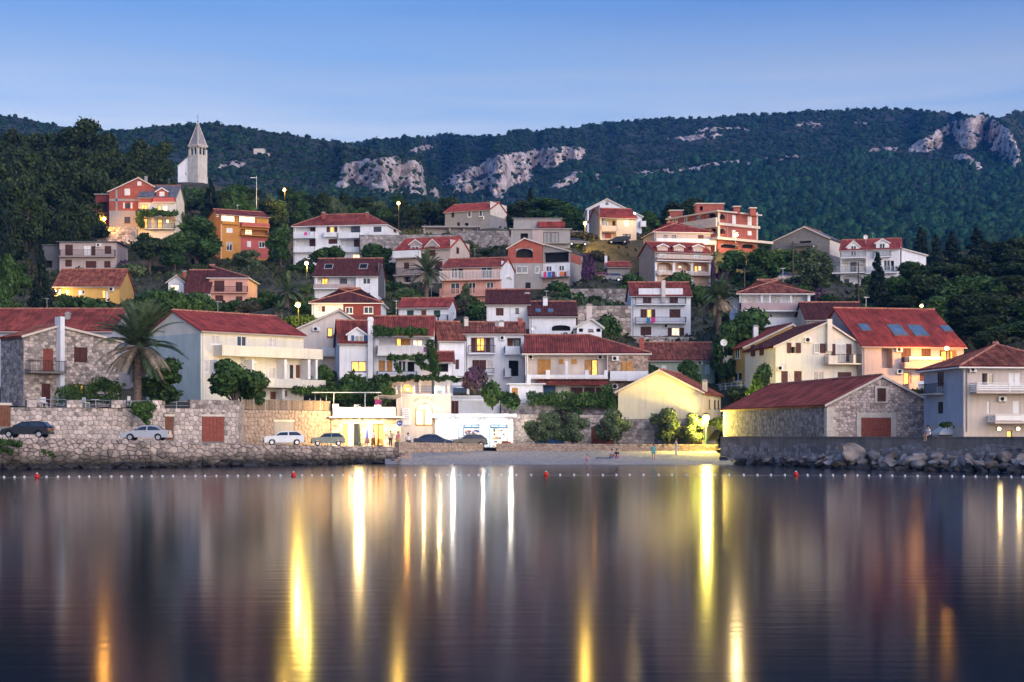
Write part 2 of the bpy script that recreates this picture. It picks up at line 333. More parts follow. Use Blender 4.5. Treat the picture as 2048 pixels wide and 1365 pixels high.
    def ac(s, f, r, o, E):
        u0, z0, u1, z1 = r; b = MB(s.T(f)); b.box(u0, o, z0, u1, o+.3, z1).box(u0+.05, o, z0-.06, u0+.1, o+.3, z0-.002).box(u1-.1, o, z0-.06, u1-.05, o+.3, z0-.002)
        a = b.obj('air_conditioner', 'trim', E); T = s.T(f); cu, cz, rr = u0+(u1-u0)*.42, (z0+z1)/2, min(u1-u0, z1-z0)*.4; n = 14
        g = MB(T); g.add([(cu+rr*k*math.cos(2*math.pi*i/n), o+h, cz+rr*k*math.sin(2*math.pi*i/n)) for k, h in ((1, .302), (1, .325), (.3, .325)) for i in range(n)],
                         [(q*n+i, q*n+(i+1) % n, (q+1)*n+(i+1) % n, (q+1)*n+i) for q in range(2) for i in range(n)]+[tuple(range(2*n, 3*n))])
        g.obj('fan_grille', 'black', a)
    def build(s):
        E = empty(s.name, (s.A.x, s.A.y, s.z0), -s.th); tag(E, s.label, s.cat, s.group); s.E = E
        s.slabm = s.wall if s.wall not in ('brick', 'stone', 'block', 'stonecool') else 'conc'
        W, D, ze = s.W, s.dep, s.ze; rk = s.roof[0]; rv = [float(x) for x in s.roof[1:]]
        zl = zr = ze; apex = None
        if rk == 'gy':
            apex = s.uv('F', rv[0], rv[1]); zl = s.uv('F', s.xl if hasattr(s, 'xl') else 0, rv[2])[1]
            u, dd = 0, s.A.y; zl = CH+(HZ-PY(s.c, rv[2]))*s.A.y/F-s.z0; yb = (s.A+s.e*W).y; zr = CH+(HZ-PY(s.c, rv[3]))*yb/F-s.z0
        if rk in ('gx', 'hip'):
            q = s.K+s.n*(D/2); zR = CH+(HZ-PY(s.c, rv[0]))*q.y/F-s.z0; zR = max(zR, ze+.4)
        # -- openings
        holes = {'F': [], 'L': [], 'R': []}; later = []; panels = []; log = []
        zt = {'F': min(zl, zr), 'L': zl, 'R': zr}; wd = {'F': W, 'L': D, 'R': D}
        for t in s.ops.replace('\n', ' ').split(';'):
            t = t.strip()
            if not t: continue
            f = 'F'
            if t[:2] in ('L:', 'R:', 'F:'): f, t = t[0], t[2:].strip()
            p = t.split(); k = p[0].split(':'); q = [float(x) for x in p[1:5]]; mt = k[1] if len(k) > 1 else None; ex = p[5:]; k = k[0]
            r = s.rect(f, q); cu, cz = (r[0]+r[2])/2, (r[1]+r[3])/2
            inside = lambda L: next((x for x in L if x[0] == f and x[1][0]-.05 < cu < x[1][2]+.05 and x[1][1]-.05 < cz < x[1][3]+.05), None)
            if k in 'xX': panels.append((f, r, .035 if k == 'x' else .14, mt)); continue
            if k in 'vVkK':
                dp = 1.3 if k in 'vV' else .9
                g = inside(log)
                if g and k in 'kK': later.append((f, s.rect(f, q, 1.3), k, mt, -1.27, ex)); continue
                rr = (max(r[0], .02), max(r[1], -.5), min(r[2], wd[f]-.02), min(r[3], zt[f]-.03))
                pn = inside(panels)
                if rr[3]-rr[1] < .2 or pn: later.append((f, r, k, mt, pn[2]+.01 if pn else .03, ex)); continue
                holes[f].append((*rr, dp)); log.append((f, rr, dp))
                if k in 'kK': later.append((f, rr, 'k0', mt, -dp+.02, ex))
                if k in 'VK': later.append((f, rr, 'arch', None, 0, ex))
                continue
            if k in WN or k in SH or k in 'dD':
                g = inside(log); pn = inside(panels)
                if g: later.append((f, s.rect(f, q, g[2]), k, mt, -g[2]+.08, ex))
                elif pn: later.append((f, r, k, mt, pn[2]+.05, ex))
                elif r[0] > .05 and r[2] < wd[f]-.05 and r[3] < zt[f]-.05:
                    holes[f].append((*r, .16)); later.append((f, r, k, mt, -.1, ex))
                else: later.append((f, r, k, mt, .06, ex))
                continue
            g = inside(log) if k == 'a' else None
            if g: later.append((f, s.rect(f, q, g[2]), k, mt, -g[2], ex))
            else: later.append((f, r, k, mt, 0, ex))
        # -- walls
        b = MB()
        def face(f, zt_):
            T = s.T(f); w = wd[f]; hs = holes[f]; us = sorted({0, w, *[h[0] for h in hs], *[h[2] for h in hs]}); zs = sorted({-s.base, zt_, *[h[1] for h in hs], *[h[3] for h in hs]})
            us = [u for u in us if 0 <= u <= w]; zs = [z for z in zs if -s.base <= z <= zt_]
            for i in range(len(us)-1):
                for j in range(len(zs)-1):
                    mu, mz = (us[i]+us[i+1])/2, (zs[j]+zs[j+1])/2
                    if any(h[0] < mu < h[2] and h[1] < mz < h[3] for h in hs): continue
                    b.add([T(us[i], 0, zs[j]), T(us[i+1], 0, zs[j]), T(us[i+1], 0, zs[j+1]), T(us[i], 0, zs[j+1])], [(0, 1, 2, 3)])
            for u0, z0, u1, z1, dp in hs:
                P = [T(u, o, z) for o in (0, -dp) for u, z in ((u0, z0), (u1, z0), (u1, z1), (u0, z1))]
                b.add(P, [(0, 1, 5, 4), (1, 2, 6, 5), (2, 3, 7, 6), (3, 0, 4, 7), (4, 5, 6, 7)])
        face('F', zt['F']); face('L', zl); face('R', zr)
        b.add([(0, D, -s.base), (W, D, -s.base), (W, D, zr), (0, D, zl)], [(0, 1, 2, 3)])
        zm = zt['F']
        if rk == 'gy':
            for y in (0, D):
                pts = [(0, y, zl), (apex[0], y, apex[1]), (W, y, zr)]
                if y == 0: pts = ([(0, y, zm)] if zl > zm else [])+pts+([(W, y, zm)] if zr > zm else []); 
                b.add(pts, [tuple(range(len(pts)))])
        if rk == 'gx':
            for x in (0, W): b.add([(x, 0, ze), (x, D, ze), (x, D/2, zR)], [(0, 1, 2)])
        b.obj('wall', s.wall, E)
        # -- roof
        oh = s.oh; rb = MB(); cp = MB()
        if rk == 'gx':
            pt = (zR-ze)/(D/2); lf = .13
            slope(rb, (-oh*.7, -oh, ze-oh*pt+lf), (W+oh*.7, -oh, ze-oh*pt+lf), (-oh*.7, D/2, zR+lf), (W+oh*.7, D/2, zR+lf))
            slope(rb, (-oh*.7, D+oh, ze-oh*pt+lf), (W+oh*.7, D+oh, ze-oh*pt+lf), (-oh*.7, D/2, zR+lf), (W+oh*.7, D/2, zR+lf), rib=.6)
            caps(cp, (-oh*.7, D/2, zR+lf+.06), (W+oh*.7, D/2, zR+lf+.06)); s.zR = zR; s.plane = (Vector((0, 0, ze+lf)), Vector((0, -pt, 1)).normalized())
            MB().box(-oh*.7, -oh-.14, ze-oh*pt-.08, W+oh*.7, -oh-.01, ze-oh*pt+.05).obj('gutter', 'conc', E)
        elif rk == 'hip':
            iL, iR = rv[1], rv[2]; o = oh; pt = (zR-ze)/(D/2+o*0); lf = .1; z0 = ze+lf-.1
            a, c_ = (iL, D/2, zR+lf), (W-iR, D/2, zR+lf); c1, c2, c3, c4 = (-o, -o, z0), (W+o, -o, z0), (W+o, D+o, z0), (-o, D+o, z0)
            slope(rb, c1, c2, a, c_); slope(rb, c3, c4, c_, a, rib=.6)
            if iL > .1: slope(rb, c4, c1, a, a); caps(cp, c1, a)
            if iR > .1: slope(rb, c2, c3, c_, c_); caps(cp, c2, c_)
            caps(cp, Vector(a)+Vector((0, 0, .06)), Vector(c_)+Vector((0, 0, .06))); s.zR = zR
            s.plane = (Vector((0, -o, z0)), Vector((0, -(zR+lf-z0)/(D/2+o), 1)).normalized())
            MB().box(-o-.05, -o-.05, ze-.16, W+o+.05, D+o+.05, ze-.055).obj('eaves', 'trim', E)
        elif rk == 'gy':
            ax, az = apex; lf = .12
            pl, pr = (az-zl)/max(.1, ax), (az-zr)/max(.1, W-ax)
            if ax > .2: slope(rb, (-oh, D+.1, zl-oh*pl+lf), (-oh, -oh*.8, zl-oh*pl+lf), (ax, D+.1, az+lf), (ax, -oh*.8, az+lf))
            if W-ax > .2: slope(rb, (W+oh, -oh*.8, zr-oh*pr+lf), (W+oh, D+.1, zr-oh*pr+lf), (ax, -oh*.8, az+lf), (ax, D+.1, az+lf))
            caps(cp, (ax, -oh*.8, az+lf+.05), (ax, D+.1, az+lf+.05)); s.zR = az
            v = MB()                                # pale verge along the front rake
            for x0, z0, x1, z1 in ((-oh, zl-oh*pl, ax, az), (ax, az, W+oh, zr-oh*pr)):
                if abs(x1-x0) > .5: v.add([(x0, y, z+h) for y in (-oh*.8-.06, -oh*.8-.01) for x, z, h in ((x0, z0, -.06), (x1, z1, -.06), (x1, z1, .2), (x0, z0, .2))], [(0, 1, 2, 3), (4, 5, 6, 7), (0, 1, 5, 4), (3, 2, 6, 7)]) if False else v.add(
                    [(x0, -oh*.8-.07, z0-.05), (x1, -oh*.8-.07, z1-.05), (x1, -oh*.8-.07, z1+.17), (x0, -oh*.8-.07, z0+.17), (x0, -oh*.8-.005, z0-.05), (x1, -oh*.8-.005, z1-.05), (x1, -oh*.8-.005, z1+.17), (x0, -oh*.8-.005, z0+.17)],
                    [(0, 1, 2, 3), (7, 6, 5, 4), (0, 4, 5, 1), (1, 5, 6, 2), (2, 6, 7, 3), (3, 7, 4, 0)])
            v.obj('verge', getattr(s, 'verge', 'quoin'), E)
        else:
            t = rv[0] if rv else .2; rb.box(-oh, -oh, ze+.002, W+oh, D+oh*.3, ze+t); s.zR = ze+t
        ro = rb.obj('roof', s.rm if rk != 'flat' else (s.rm if s.rm in ('conc', 'trim', 'roofgrey', 'white', 'quoin', 'dgrey') else 'conc'), E)
        if cp.v: cp.obj('ridge_cap', 'ridge', ro)
        if rk in ('gx', 'hip') and W > 5:                  # rain pipe down one front corner, aerial on the ridge
            MB().tube([(.25, -.08, ze-.1), (.25, -.08, -.5)], .05, 6).obj('downpipe', rnd.choice(('conc', 'trim', 'steel')), E)
            if rnd.random() < .6:
                x_ = W*rnd.uniform(.25, .75); hh = rnd.uniform(1.2, 2.2); ta = MB().tube([(x_, D/2, s.zR-.2), (x_, D/2, s.zR+hh)], .025, 5)
                for q_ in range(4): ta.box(x_-.35+.05*q_, D/2-.3+.18*q_, s.zR+hh-.12, x_+.35-.05*q_, D/2-.28+.18*q_, s.zR+hh-.1)
                ta.obj('aerial', 'steel', ro)
        for f, r, t, mt in panels: MB(s.T(f)).box(r[0], -.02, r[1], r[2], t, r[3]).obj('wall_panel', mt, E)
        for f, r, k, mt, o, ex in later:
            u0, z0, u1, z1 = r; T = s.T(f)
            if k in WN: s.window(f, r, k, o, E)
            elif k in SH: s.shutter(f, r, SH[k], o, E)
            elif k in 'dD':
                dm = 'wood' if k == 'd' else 'redwood'; dd = MB(T).box(u0, o-.04, z0, u1, o+.02, z1); n = max(2, int((u1-u0)/.35))
                for i in range(n): dd.box(u0+(u1-u0)*(i+.06)/n, o+.021, z0+.05, u0+(u1-u0)*(i+.94)/n, o+.045, z1-.05)
                d_ = dd.obj('door', dm, E); MB(T).box(u0+(u1-u0)*.44, o+.046, (z0+z1)/2-.06, u0+(u1-u0)*.49, o+.1, (z0+z1)/2+.06).obj('handle', 'iron', d_)
            elif k == 'k0': MB(T).box(u0+.01, o-.01, z0+.01, u1-.01, o+.01, z1-.01).obj('black_backing', 'black', E)  # black sheet closing the recess, painted for the darkness inside
            elif k in 'kK': MB(T).box(u0, o-.03, z0, u1, o, z1).obj('opening', 'black', E)  # flat black sheet on the wall, painted to look like a dark hole
            elif k in 'vV': pass
            elif k == 'arch':
                n = 12; h = min((u1-u0)/2, (z1-z0)*.45); cu = (u0+u1)/2; b2 = MB(T); pt = [(cu-(u1-u0)/2*math.cos(math.pi*i/n), z1-h+h*math.sin(math.pi*i/n)) for i in range(n+1)]
                for i in range(n):
                    (xa, za), (xb, zb) = pt[i], pt[i+1]
                    b2.add([(xa, .004, za), (xb, .004, zb), (xb, .004, z1+.02), (xa, .004, z1+.02), (xa, -.25, za), (xb, -.25, zb), (xb, -.25, z1-.001), (xa, -.25, z1-.001)], [(0, 1, 2, 3), (0, 4, 5, 1), (4, 7, 6, 5)])
                b2.obj('arch', s.wall if s.wall != 'brick' else 'conc', E)
            elif k == 'a': s.ac(f, r, o+.02, E)
            elif k in 'BrRn': s.rail(f, r, mt or {'B': s.wall, 'r': 'iron', 'R': 'trim', 'n': 'trim'}[k], k, float(ex[0]) if ex else 1.1, E)
            elif k == 'C': MB(T).box(u0, -.3, z0, u1, float(ex[0]) if ex else .45, z1).obj('column', mt or 'white', E)
            elif k == 'S': MB(T).box(u0, -.3, z0, u1, float(ex[0]) if ex else .6, z1).obj('ledge', mt or 'white', E)
            elif k == 'm':
                ze2 = z0+(z1-z0)*.62; cu = (u0+u1)/2; w2 = (u1-u0)/2*.84; dm = MB(T)
                dm.add([(x, y, z) for y in (.03, -2.4) for x, z in ((cu-w2, z0), (cu+w2, z0), (cu+w2, ze2), (cu, z1-.1), (cu-w2, ze2))], [(0, 1, 2, 3, 4), (5, 9, 8, 7, 6), (0, 4, 9, 5), (1, 6, 7, 2)])
                do = dm.obj('dormer', mt or s.wall, E); rr = MB(T); sg = (z1-.1-ze2)/w2
                for sx in (-1, 1):
                    rr.add([(cu+sx*x, y, z1-.1-x*sg+h) for h in (0, .13) for x, y in ((0, .2), (w2*1.22, .2), (w2*1.22, -2.2), (0, -2.2))], [(0, 1, 2, 3), (4, 7, 6, 5), (0, 4, 5, 1), (1, 5, 6, 2), (2, 6, 7, 3)])
                rr.obj('dormer_roof', s.rm, do); v = MB(T)
                for sx in (-1, 1): v.add([(cu+sx*x, y, z1-.1-x*sg+h) for y in (.21, .25) for x, h in ((0, -.06), (w2*1.24, -.06), (w2*1.24, .15), (0, .15))], [(0, 1, 2, 3), (4, 7, 6, 5), (0, 4, 5, 1), (1, 5, 6, 2), (2, 6, 7, 3)])
                v.obj('dormer_verge', 'trim', do)
            elif k == 'q':
                pass
            elif k == 'z':
                rr = MB(); pr = float(ex[0]) if ex else 1.3; slope(rr, (u0, -pr, z0), (u1, -pr, z0), (u0, 0, z1), (u1, 0, z1)); rr.obj('canopy_roof', s.rm, E)
        for t in s.ops.replace('\n', ' ').split(';'):
            p = t.strip().split()
            if not p: continue
            k = p[0].split(':'); q = [float(x) for x in p[1:5]] if len(p) > 4 else None
            if k[0] == 'q':                            # roof light lying in the slope
                P0, nn = s.plane; co = s.local((0, 0, CH)); P = []
                for x, y in ((q[0], q[3]), (q[2], q[3]), (q[2], q[1]), (q[0], q[1])):
                    dv = s.local(tuple(W3(PX(s.c, x), PY(s.c, y), 100)))-co; P.append(co+dv*((P0-co).dot(nn)/dv.dot(nn)))
                zz = lambda a, h: [tuple(p_+nn*h) for p_ in a]; ctr = sum(P, Vector())/4; up = Vector((0, P[2].y-P[1].y, P[2].z-P[1].z)); w_ = abs(P[1].x-P[0].x)/2
                hh = up/2; Q = [ctr-Vector((w_, 0, 0))-hh, ctr+Vector((w_, 0, 0))-hh, ctr+Vector((w_, 0, 0))+hh, ctr-Vector((w_, 0, 0))+hh]; I = [ctr+(x-ctr)*.8 for x in Q]
                bb = MB().add(zz(Q, 0)+zz(Q, .14), [(0, 1, 5, 4), (1, 2, 6, 5), (2, 3, 7, 6), (3, 0, 4, 7), (4, 5, 6, 7)]); so = bb.obj('roof_window', k[1] if len(k) > 1 and k[1] != 'k' else 'dgrey', ro)
                MB().add(zz(I, .146), [(0, 1, 2, 3)]).obj('pane', 'black' if 'k' in k[1:] else 'skyglass', so)
            if k[0] == 'h':                            # chimney through the roof
                v = float(p[5]) if len(p) > 5 else D*.35; u0, z0, u1, z1 = s.rect('F', q, v); w = max(.5, u1-u0); hb = MB().box(u0, v, min(z0, s.zR-.6)-.5, u0+w, v+w, z1-.25)
                c_ = hb.obj('chimney', k[1] if len(k) > 1 else 'white', ro); MB().box(u0-.08, v-.08, z1-.249, u0+w+.08, v+w+.08, z1-.15).box(u0+.05, v+.05, z1-.149, u0+w-.05, v+w-.05, z1).obj('chimney_cap', 'conc', c_)
            if k[0] == 't':                            # satellite dish
                v = float(p[5]) if len(p) > 5 else D*.3; u0, z0, u1, z1 = s.rect('F', q, v); r_ = (u1-u0)/2; cu, cz = (u0+u1)/2, (z0+z1)/2
                dd = MB(); dd.lathe([(r_*.05, .16), (r_*.5, .12), (r_*.85, .05), (r_, 0), (r_, -.03), (r_*.85, .02), (r_*.5, .09), (r_*.05, .13)], cu, v, cz, 16, 'y')
                do = dd.obj('satellite_dish', 'trim', ro); MB().tube([(cu, v+.15, cz), (cu, v+.15, cz-r_-.7)], .04, 6).tube([(cu, v, cz-r_*.9), (cu, v-.5, cz-.1)], .02, 5).obj('mast', 'steel', do)
        return E

# ------------------------------------------------------------------ the town, read off the photograph crop by crop
H = House
H(1, 'brick_house', 'unfinished red brick house with grey gable roof below the pine wood', 1065, 1500, 1230, 800, 337, 'gy 1350 668 800 750', 'brick',
  'x:conc 1066 985 1499 1230; x:conc 1066 870 1499 890; x:conc 1128 780 1146 985; p 1215 770 1270 835; p 1200 905 1218 962; b 1220 912 1270 960; p 1272 905 1292 962; b 1215 1045 1270 1105; p 1340 700 1380 740; h:conc 1410 645 1430 740 3', rm='roofgrey', dep=11)
H(1, 'brick_house_wing', 'cream and brick wing with dormer and vine terrace, right of the grey gable', 1352, 1712, 1200, 852, 335, 'gx 748', 'cream',
  'x:brick 1353 855 1500 905; B:red 1490 858 1712 908 .5; m:brick 1515 760 1645 860; p 1555 800 1605 860; l 1375 920 1440 970; l 1538 930 1572 998; W 1585 935 1635 998; v 1390 1050 1710 1160; l 1405 1062 1440 1160; l 1540 1068 1582 1160; W 1620 1070 1650 1110; r 1390 1110 1710 1170', rm='roofgrey', dep=9, ctrl=False)
H(1, 'house_annex', 'brick side part, its shade put into the wall colour, on the left flank of the brick house', 935, 1063, 1200, 830, 340, 'flat .2', 'maroon', 'v 950 1020 1055 1120; l 1085 1040 1120 1110; k 960 900 1050 1000', dep=7, ctrl=False)  # dark wall colour stands for the shadow on this side part
H(2, 'flat_roofed_house', 'two-storey beige house with flat roof and brown shutters above the yellow house', 580, 1135, 420, 122, 300, 'flat .15', 'pinkgrey',
  's 635 145 710 255; p 820 155 885 258; s 890 160 930 258; s 1020 158 1085 235; a 940 135 990 165; r 590 200 1130 268; s 635 292 700 360; s 835 305 940 372; s 1015 305 1078 370', dep=9, rm='dgrey', oh=.5)
H(2, 'grey_shed', 'dark grey flat shed beside the flat-roofed beige house', 415, 575, 400, 150, 302, 'flat .12', 'dgrey', 'k 440 300 510 370', dep=6, ctrl=False, rm='dgrey', cat='shed')
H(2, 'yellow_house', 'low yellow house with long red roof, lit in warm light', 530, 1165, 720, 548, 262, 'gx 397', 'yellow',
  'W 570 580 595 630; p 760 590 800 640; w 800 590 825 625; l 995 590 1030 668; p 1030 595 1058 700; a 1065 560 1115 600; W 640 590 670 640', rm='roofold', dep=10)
H(2, 'old_house', 'red tiled house behind the stone house by the big palm', -500, 1090, 1500, 985, 184, 'gx 788', 'bluegrey', 'h:conc 635 800 660 890 3', rm='roof', dep=13)
H(2, 'stone_house', 'grey stone house with white flue and balcony at far left', 230, 1160, 1725, 1040, 162, 'gy 560 945 1040 1092', 'mortar',
  'D 420 1158 515 1382; s 722 1145 850 1295; r 240 1275 590 1408 1.3; s 405 1500 490 1718; C:white 548 850 590 1722 .9; l 725 1510 830 1600; s 680 1508 722 1602; s 850 1510 915 1600', side=('L', 10), dep=5, rm='roofold')
H(5, 'cream_apartment_house', 'cream apartment house with long balconies and bright red roof', 400, 1400, 1170, 492, 177, 'gx 312', 'cream',
  '''c 495 535 585 632; w 750 545 845 655; c 1055 560 1140 660; B 520 640 1505 782 1.6; c 430 790 475 900; C:trim 485 782 502 975 1.5; C:trim 822 782 838 975 1.5; C:trim 1137 782 1158 975 1.5; C:trim 1365 782 1390 975 1.5; C:trim 1440 782 1460 975 1.5; a 860 785 925 820;
  a 1175 795 1235 830; B 860 965 1520 1066 1.8; c 1060 850 1130 968; b 1265 830 1300 958; d 1325 830 1365 958; c 600 850 700 970; d 1075 1090 1135 1168; C:trim 1132 1070 1155 1170 1.2; k 1180 1085 1240 1140; L:x:sage -130 560 398 1170''', side=('L', -130), dep=11, rm='roofbright')  # left wall panel carries the shade of that side in its colour
H(5, 'gabled_house', 'pale gabled house with small orange window behind the white house', 1345, 1992, 970, 480, 200, 'gy 1750 303 480 455', 'pinkcream', 'a 1490 460 1560 500; l 1635 470 1682 556; B:white 1575 665 1720 755', rm='roofdark', dep=11)
H(8, 'white_house', 'white house with teal shuttered dormer window and tall white chimney', 190, 468, 870, 512, 190, 'gx 315', 'white', 'm 255 365 462 545; w 335 445 425 540; u 305 445 333 540; u 427 445 462 540; e 305 695 450 800; C:white 464 268 512 865 .6; S:white 458 285 518 300 .66; L:u 120 455 160 545', side=('L', 150), dep=8)
H(8, 'terrace_house', 'white house with vine-draped balconies above the pergola terrace', 522, 1090, 870, 442, 191.2, 'gx 275', 'white',
  '''v 572 470 1070 600; l 745 475 795 600; y 800 480 880 600; W 905 490 1000 600; B:white 565 548 1100 648 1.5; y 572 690 635 800; y 650 690 705 800; w 760 690 840 800; k 850 700 920 800; r:blue 560 800 950 846 1.6''', dep=9)
H(8, 'porch', 'small porch with red tiled roof between the two white houses', 1120, 1285, 830, 695, 190.5, 'gx 620', 'white', 'k 1150 720 1250 800', dep=4, ctrl=False, cat='porch')
H(8, 'white_row_house', 'white row house with mottled orange roof beside the vine balconies', 1165, 1408, 900, 490, 197, 'gx 326', 'white', 's 1320 680 1356 775; h:pinkcream 1408 262 1438 330 4', side=('L', 1060), dep=9, rm='roofold')
H(8, 'white_row_house', 'white row house with dark balconies and two pale chimneys', 1411, 1990, 910, 426, 199, 'gx 332', 'white',
  '''v 1470 465 1700 612; l 1525 470 1605 600; s 1475 468 1520 610; s 1615 468 1660 610; r 1450 545 1710 632; v 1825 470 1960 622; d 1830 480 1880 620; b 1890 480 1950 620; B 1800 555 1960 636; s 1485 685 1620 782; c 1625 685 1690 775; r 1500 770 1700 832; k 1840 690 1935 842;
  B 1795 770 1870 856; a 1755 450 1805 490; h:conc 1705 300 1735 425 2.5; h:white 1745 295 1795 425 2.5; h:brick 1930 262 1975 335 3; t 2060 350 2110 410 3''', dep=9, rm='roofold')
H(11, 'tan_house', 'long tan house with ribbed red roof and stone-faced right end', 440, 1640, 1190, 717, 192, 'hip 552 .05 6.5', 'pinkcream',
  '''x:stonered 1250 735 1640 1190; v 470 735 1240 960; y 565 775 690 955; y 770 775 815 822; y 895 775 945 822; y 1025 780 1085 950; l 1088 780 1145 950; a 475 735 520 775; a 1145 735 1205 775; B:white 450 930 1245 972 1.2; C:white 640 885 682 970 1.25; C:white 828 800 852 970 1.25; C:white 1018 885 1055 970 1.25; C:white 1205 885 1240 970 1.25;
  z 560 972 1240 1018 2.2; u 620 1035 735 1122; p 755 1030 870 1130; s 885 1050 1000 1140; s 1015 1050 1120 1140; s 1130 1050 1240 1140; y 1380 800 1425 900; y 1430 795 1490 900; a 1285 745 1350 790; B:white 1255 895 1640 990 1.3; C:white 1425 895 1462 990 1.35; a 1290 1015 1345 1065; h:brick 1555 545 1600 680 3''', dep=10)
H(11, 'white_annex', 'low white annex with tan shutter left of the maroon shop front', 290, 612, 1180, 1022, 189.5, 'flat .15', 'white', 'y 310 1055 370 1128; C:white 455 925 495 1030 .3', dep=4, rm='white', ctrl=False)
H(11, 'green_house', 'pale green house with faded red roof behind the yellow-lit gable', 1640, 2290, 1000, 782, 212, 'gx 627', 'green', 'w 1720 835 1755 890; p 1770 830 1820 890; p 2190 830 2240 920; a 2120 790 2170 825', rm='roofold', dep=10)
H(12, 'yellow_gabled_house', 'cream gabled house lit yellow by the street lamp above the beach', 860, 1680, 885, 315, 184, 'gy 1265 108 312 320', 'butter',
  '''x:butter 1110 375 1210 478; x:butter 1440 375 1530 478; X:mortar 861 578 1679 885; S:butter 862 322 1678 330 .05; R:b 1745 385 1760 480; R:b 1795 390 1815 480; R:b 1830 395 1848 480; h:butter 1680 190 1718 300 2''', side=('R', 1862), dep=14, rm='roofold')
H(16, 'boathouse', 'long stone boathouse with red roof and arched brown door on the quay', 130, 1186, 895, 535, 150, 'gy 655 265 535 545', 'mortar',
  '''X:quoin 590 355 718 520; s 612 375 692 502; X:quoin 412 612 796 895; D 455 662 742 895''', side=('L', -882), dep=30, cat='boathouse')
H(14, 'cream_gabled_house', 'cream gabled house with brown shutters behind the boathouse', 1030, 1888, 1060, 650, 190, 'gy 1530 420 650 658', 'cream',
  '''s 1140 615 1182 715; k 1184 618 1226 715; s 1228 615 1275 715; a 1310 562 1370 612; w 1402 620 1455 715; s 1460 622 1516 715; s 1575 625 1610 800; c 1612 625 1714 800; s 1716 625 1768 800; r 1505 730 1925 832 1.4; C:cream 1505 745 1590 830 1.42; C:cream 1745 735 1768 830 1.42; s 1085 890 1150 1002; c 1152 890 1205 1002; s 1210 890 1285 1002;
  w 1395 890 1500 988; s 1635 900 1770 968; a 1045 840 1095 885; C:cream 1522 385 1568 700 .5; L:s 795 640 832 742; L:s 880 630 916 735''', side=('L', 730), dep=12, rm='roofdark')
H(14, 'ochre_row_house', 'ochre house with white box balcony behind the yellow-lit gable', 727, 1500, 1130, 665, 203, 'gy 1190 440 660 660', 'yellow',
  'L:v 490 680 605 770; L:c 560 690 600 768; L:w 640 660 685 768; L:B:white 400 772 606 880 1.2; L:w 615 910 700 985; L:n 505 1020 730 1108 1; h:trim 815 440 862 545 5; t 490 585 558 640 2', side=('L', 442), dep=12)
H(17, 'large_red_roofed_house', 'large house with steep red roof and roof windows at right', 470, 1460, 1160, 737, 190, 'gx 388', 'pinkgrey',
  '''q 440 535 540 600; q 740 540 880 648; q 940 545 1085 652; q 1240 550 1335 606; v 660 765 766 960; s 850 765 945 902; s 1048 768 1140 898; a 795 757 855 800; a 800 970 860 1015; v 1225 785 1392 890; l 1230 790 1290 890; l 1320 790 1380 890; B 840 905 1222 968 1.2; n 885 850 1200 905 1.25; l 872 1000 930 1120; s 940 1000 950 1120; s 1030 1000 1075 1100; B 880 1112 1085 1192 1.2''', side=('L', -40), dep=16, rm='roofbright')
H(17, 'corner_house', 'pale house with low hipped roof and white slatted balcony at the right edge', 1460, 2500, 1520, 943, 139, 'hip 728 5.0 5', 'beige',
  '''k 1640 1010 1690 1122; w 1695 1010 1755 1122; p 1900 1005 2020 1122; a 1505 952 1575 995; n 1525 1105 2480 1212 1.3; p 1690 1280 1716 1400; p 1940 1280 2010 1402; a 1790 1236 1865 1284; n 1690 1415 2480 1502 1.6; l 1880 1570 1930 1640; L:x:bluegrey 1075 950 1458 1520; L:b 1220 1000 1266 1122; L:r 1100 1120 1275 1218 .8; L:k 1215 1290 1262 1402''', side=('L', 1075), dep=9, rm='roofold', oh=.6)  # bluish left panel: the side's shade is painted into the wall
H(7, 'grey_house', 'grey rendered house with bright red roof, highest in the middle', 1120, 1560, 375, 192, 360, 'gx 128', 'grey', 'k 1180 222 1210 270; w 1345 200 1378 266; w 1455 195 1488 260; k 1235 320 1266 356; k 1310 325 1350 356; R:x:pinkcream 1562 110 1722 290; a 1478 262 1505 288', side=('R', 1725), dep=9, rm='roofbright')  # pinkish right gable panel puts the warm evening light into the colour
H(7, 'carport', 'open concrete carport below the grey house', 912, 1440, 425, 365, 350, 'flat .25', 'conc', 'v 925 372 1160 424; v 1175 372 1300 424; v 1310 372 1435 424', dep=4, rm='conc', cat='carport')
H(7, 'dormer_house', 'grey-beige house with two dormers above the pink house', 640, 1170, 900, 567, 290, 'gx 466', 'pinkgrey',
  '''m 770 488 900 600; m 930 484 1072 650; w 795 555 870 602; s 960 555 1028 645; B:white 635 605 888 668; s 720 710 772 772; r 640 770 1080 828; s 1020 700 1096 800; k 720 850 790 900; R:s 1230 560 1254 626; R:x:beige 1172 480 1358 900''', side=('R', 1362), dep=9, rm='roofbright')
H(7, 'pink_house', 'pink house with white baluster balcony and white right gable', 1095, 1670, 1140, 747, 272, 'gx 672', 'pink',
  '''w 1180 765 1242 860; k 1245 765 1296 862; w 1470 755 1586 862; F:R:trim 1080 800 1672 882; w 1175 910 1266 1018; w 1350 905 1420 1018; w 1525 900 1596 1018; F:R:pink 1085 970 1672 1038; k 1200 1060 1230 1112; d 1390 1062 1416 1138; R:x:white 1672 690 1792 1140; R:a 1715 835 1765 872''', side=('R', 1795), dep=9)
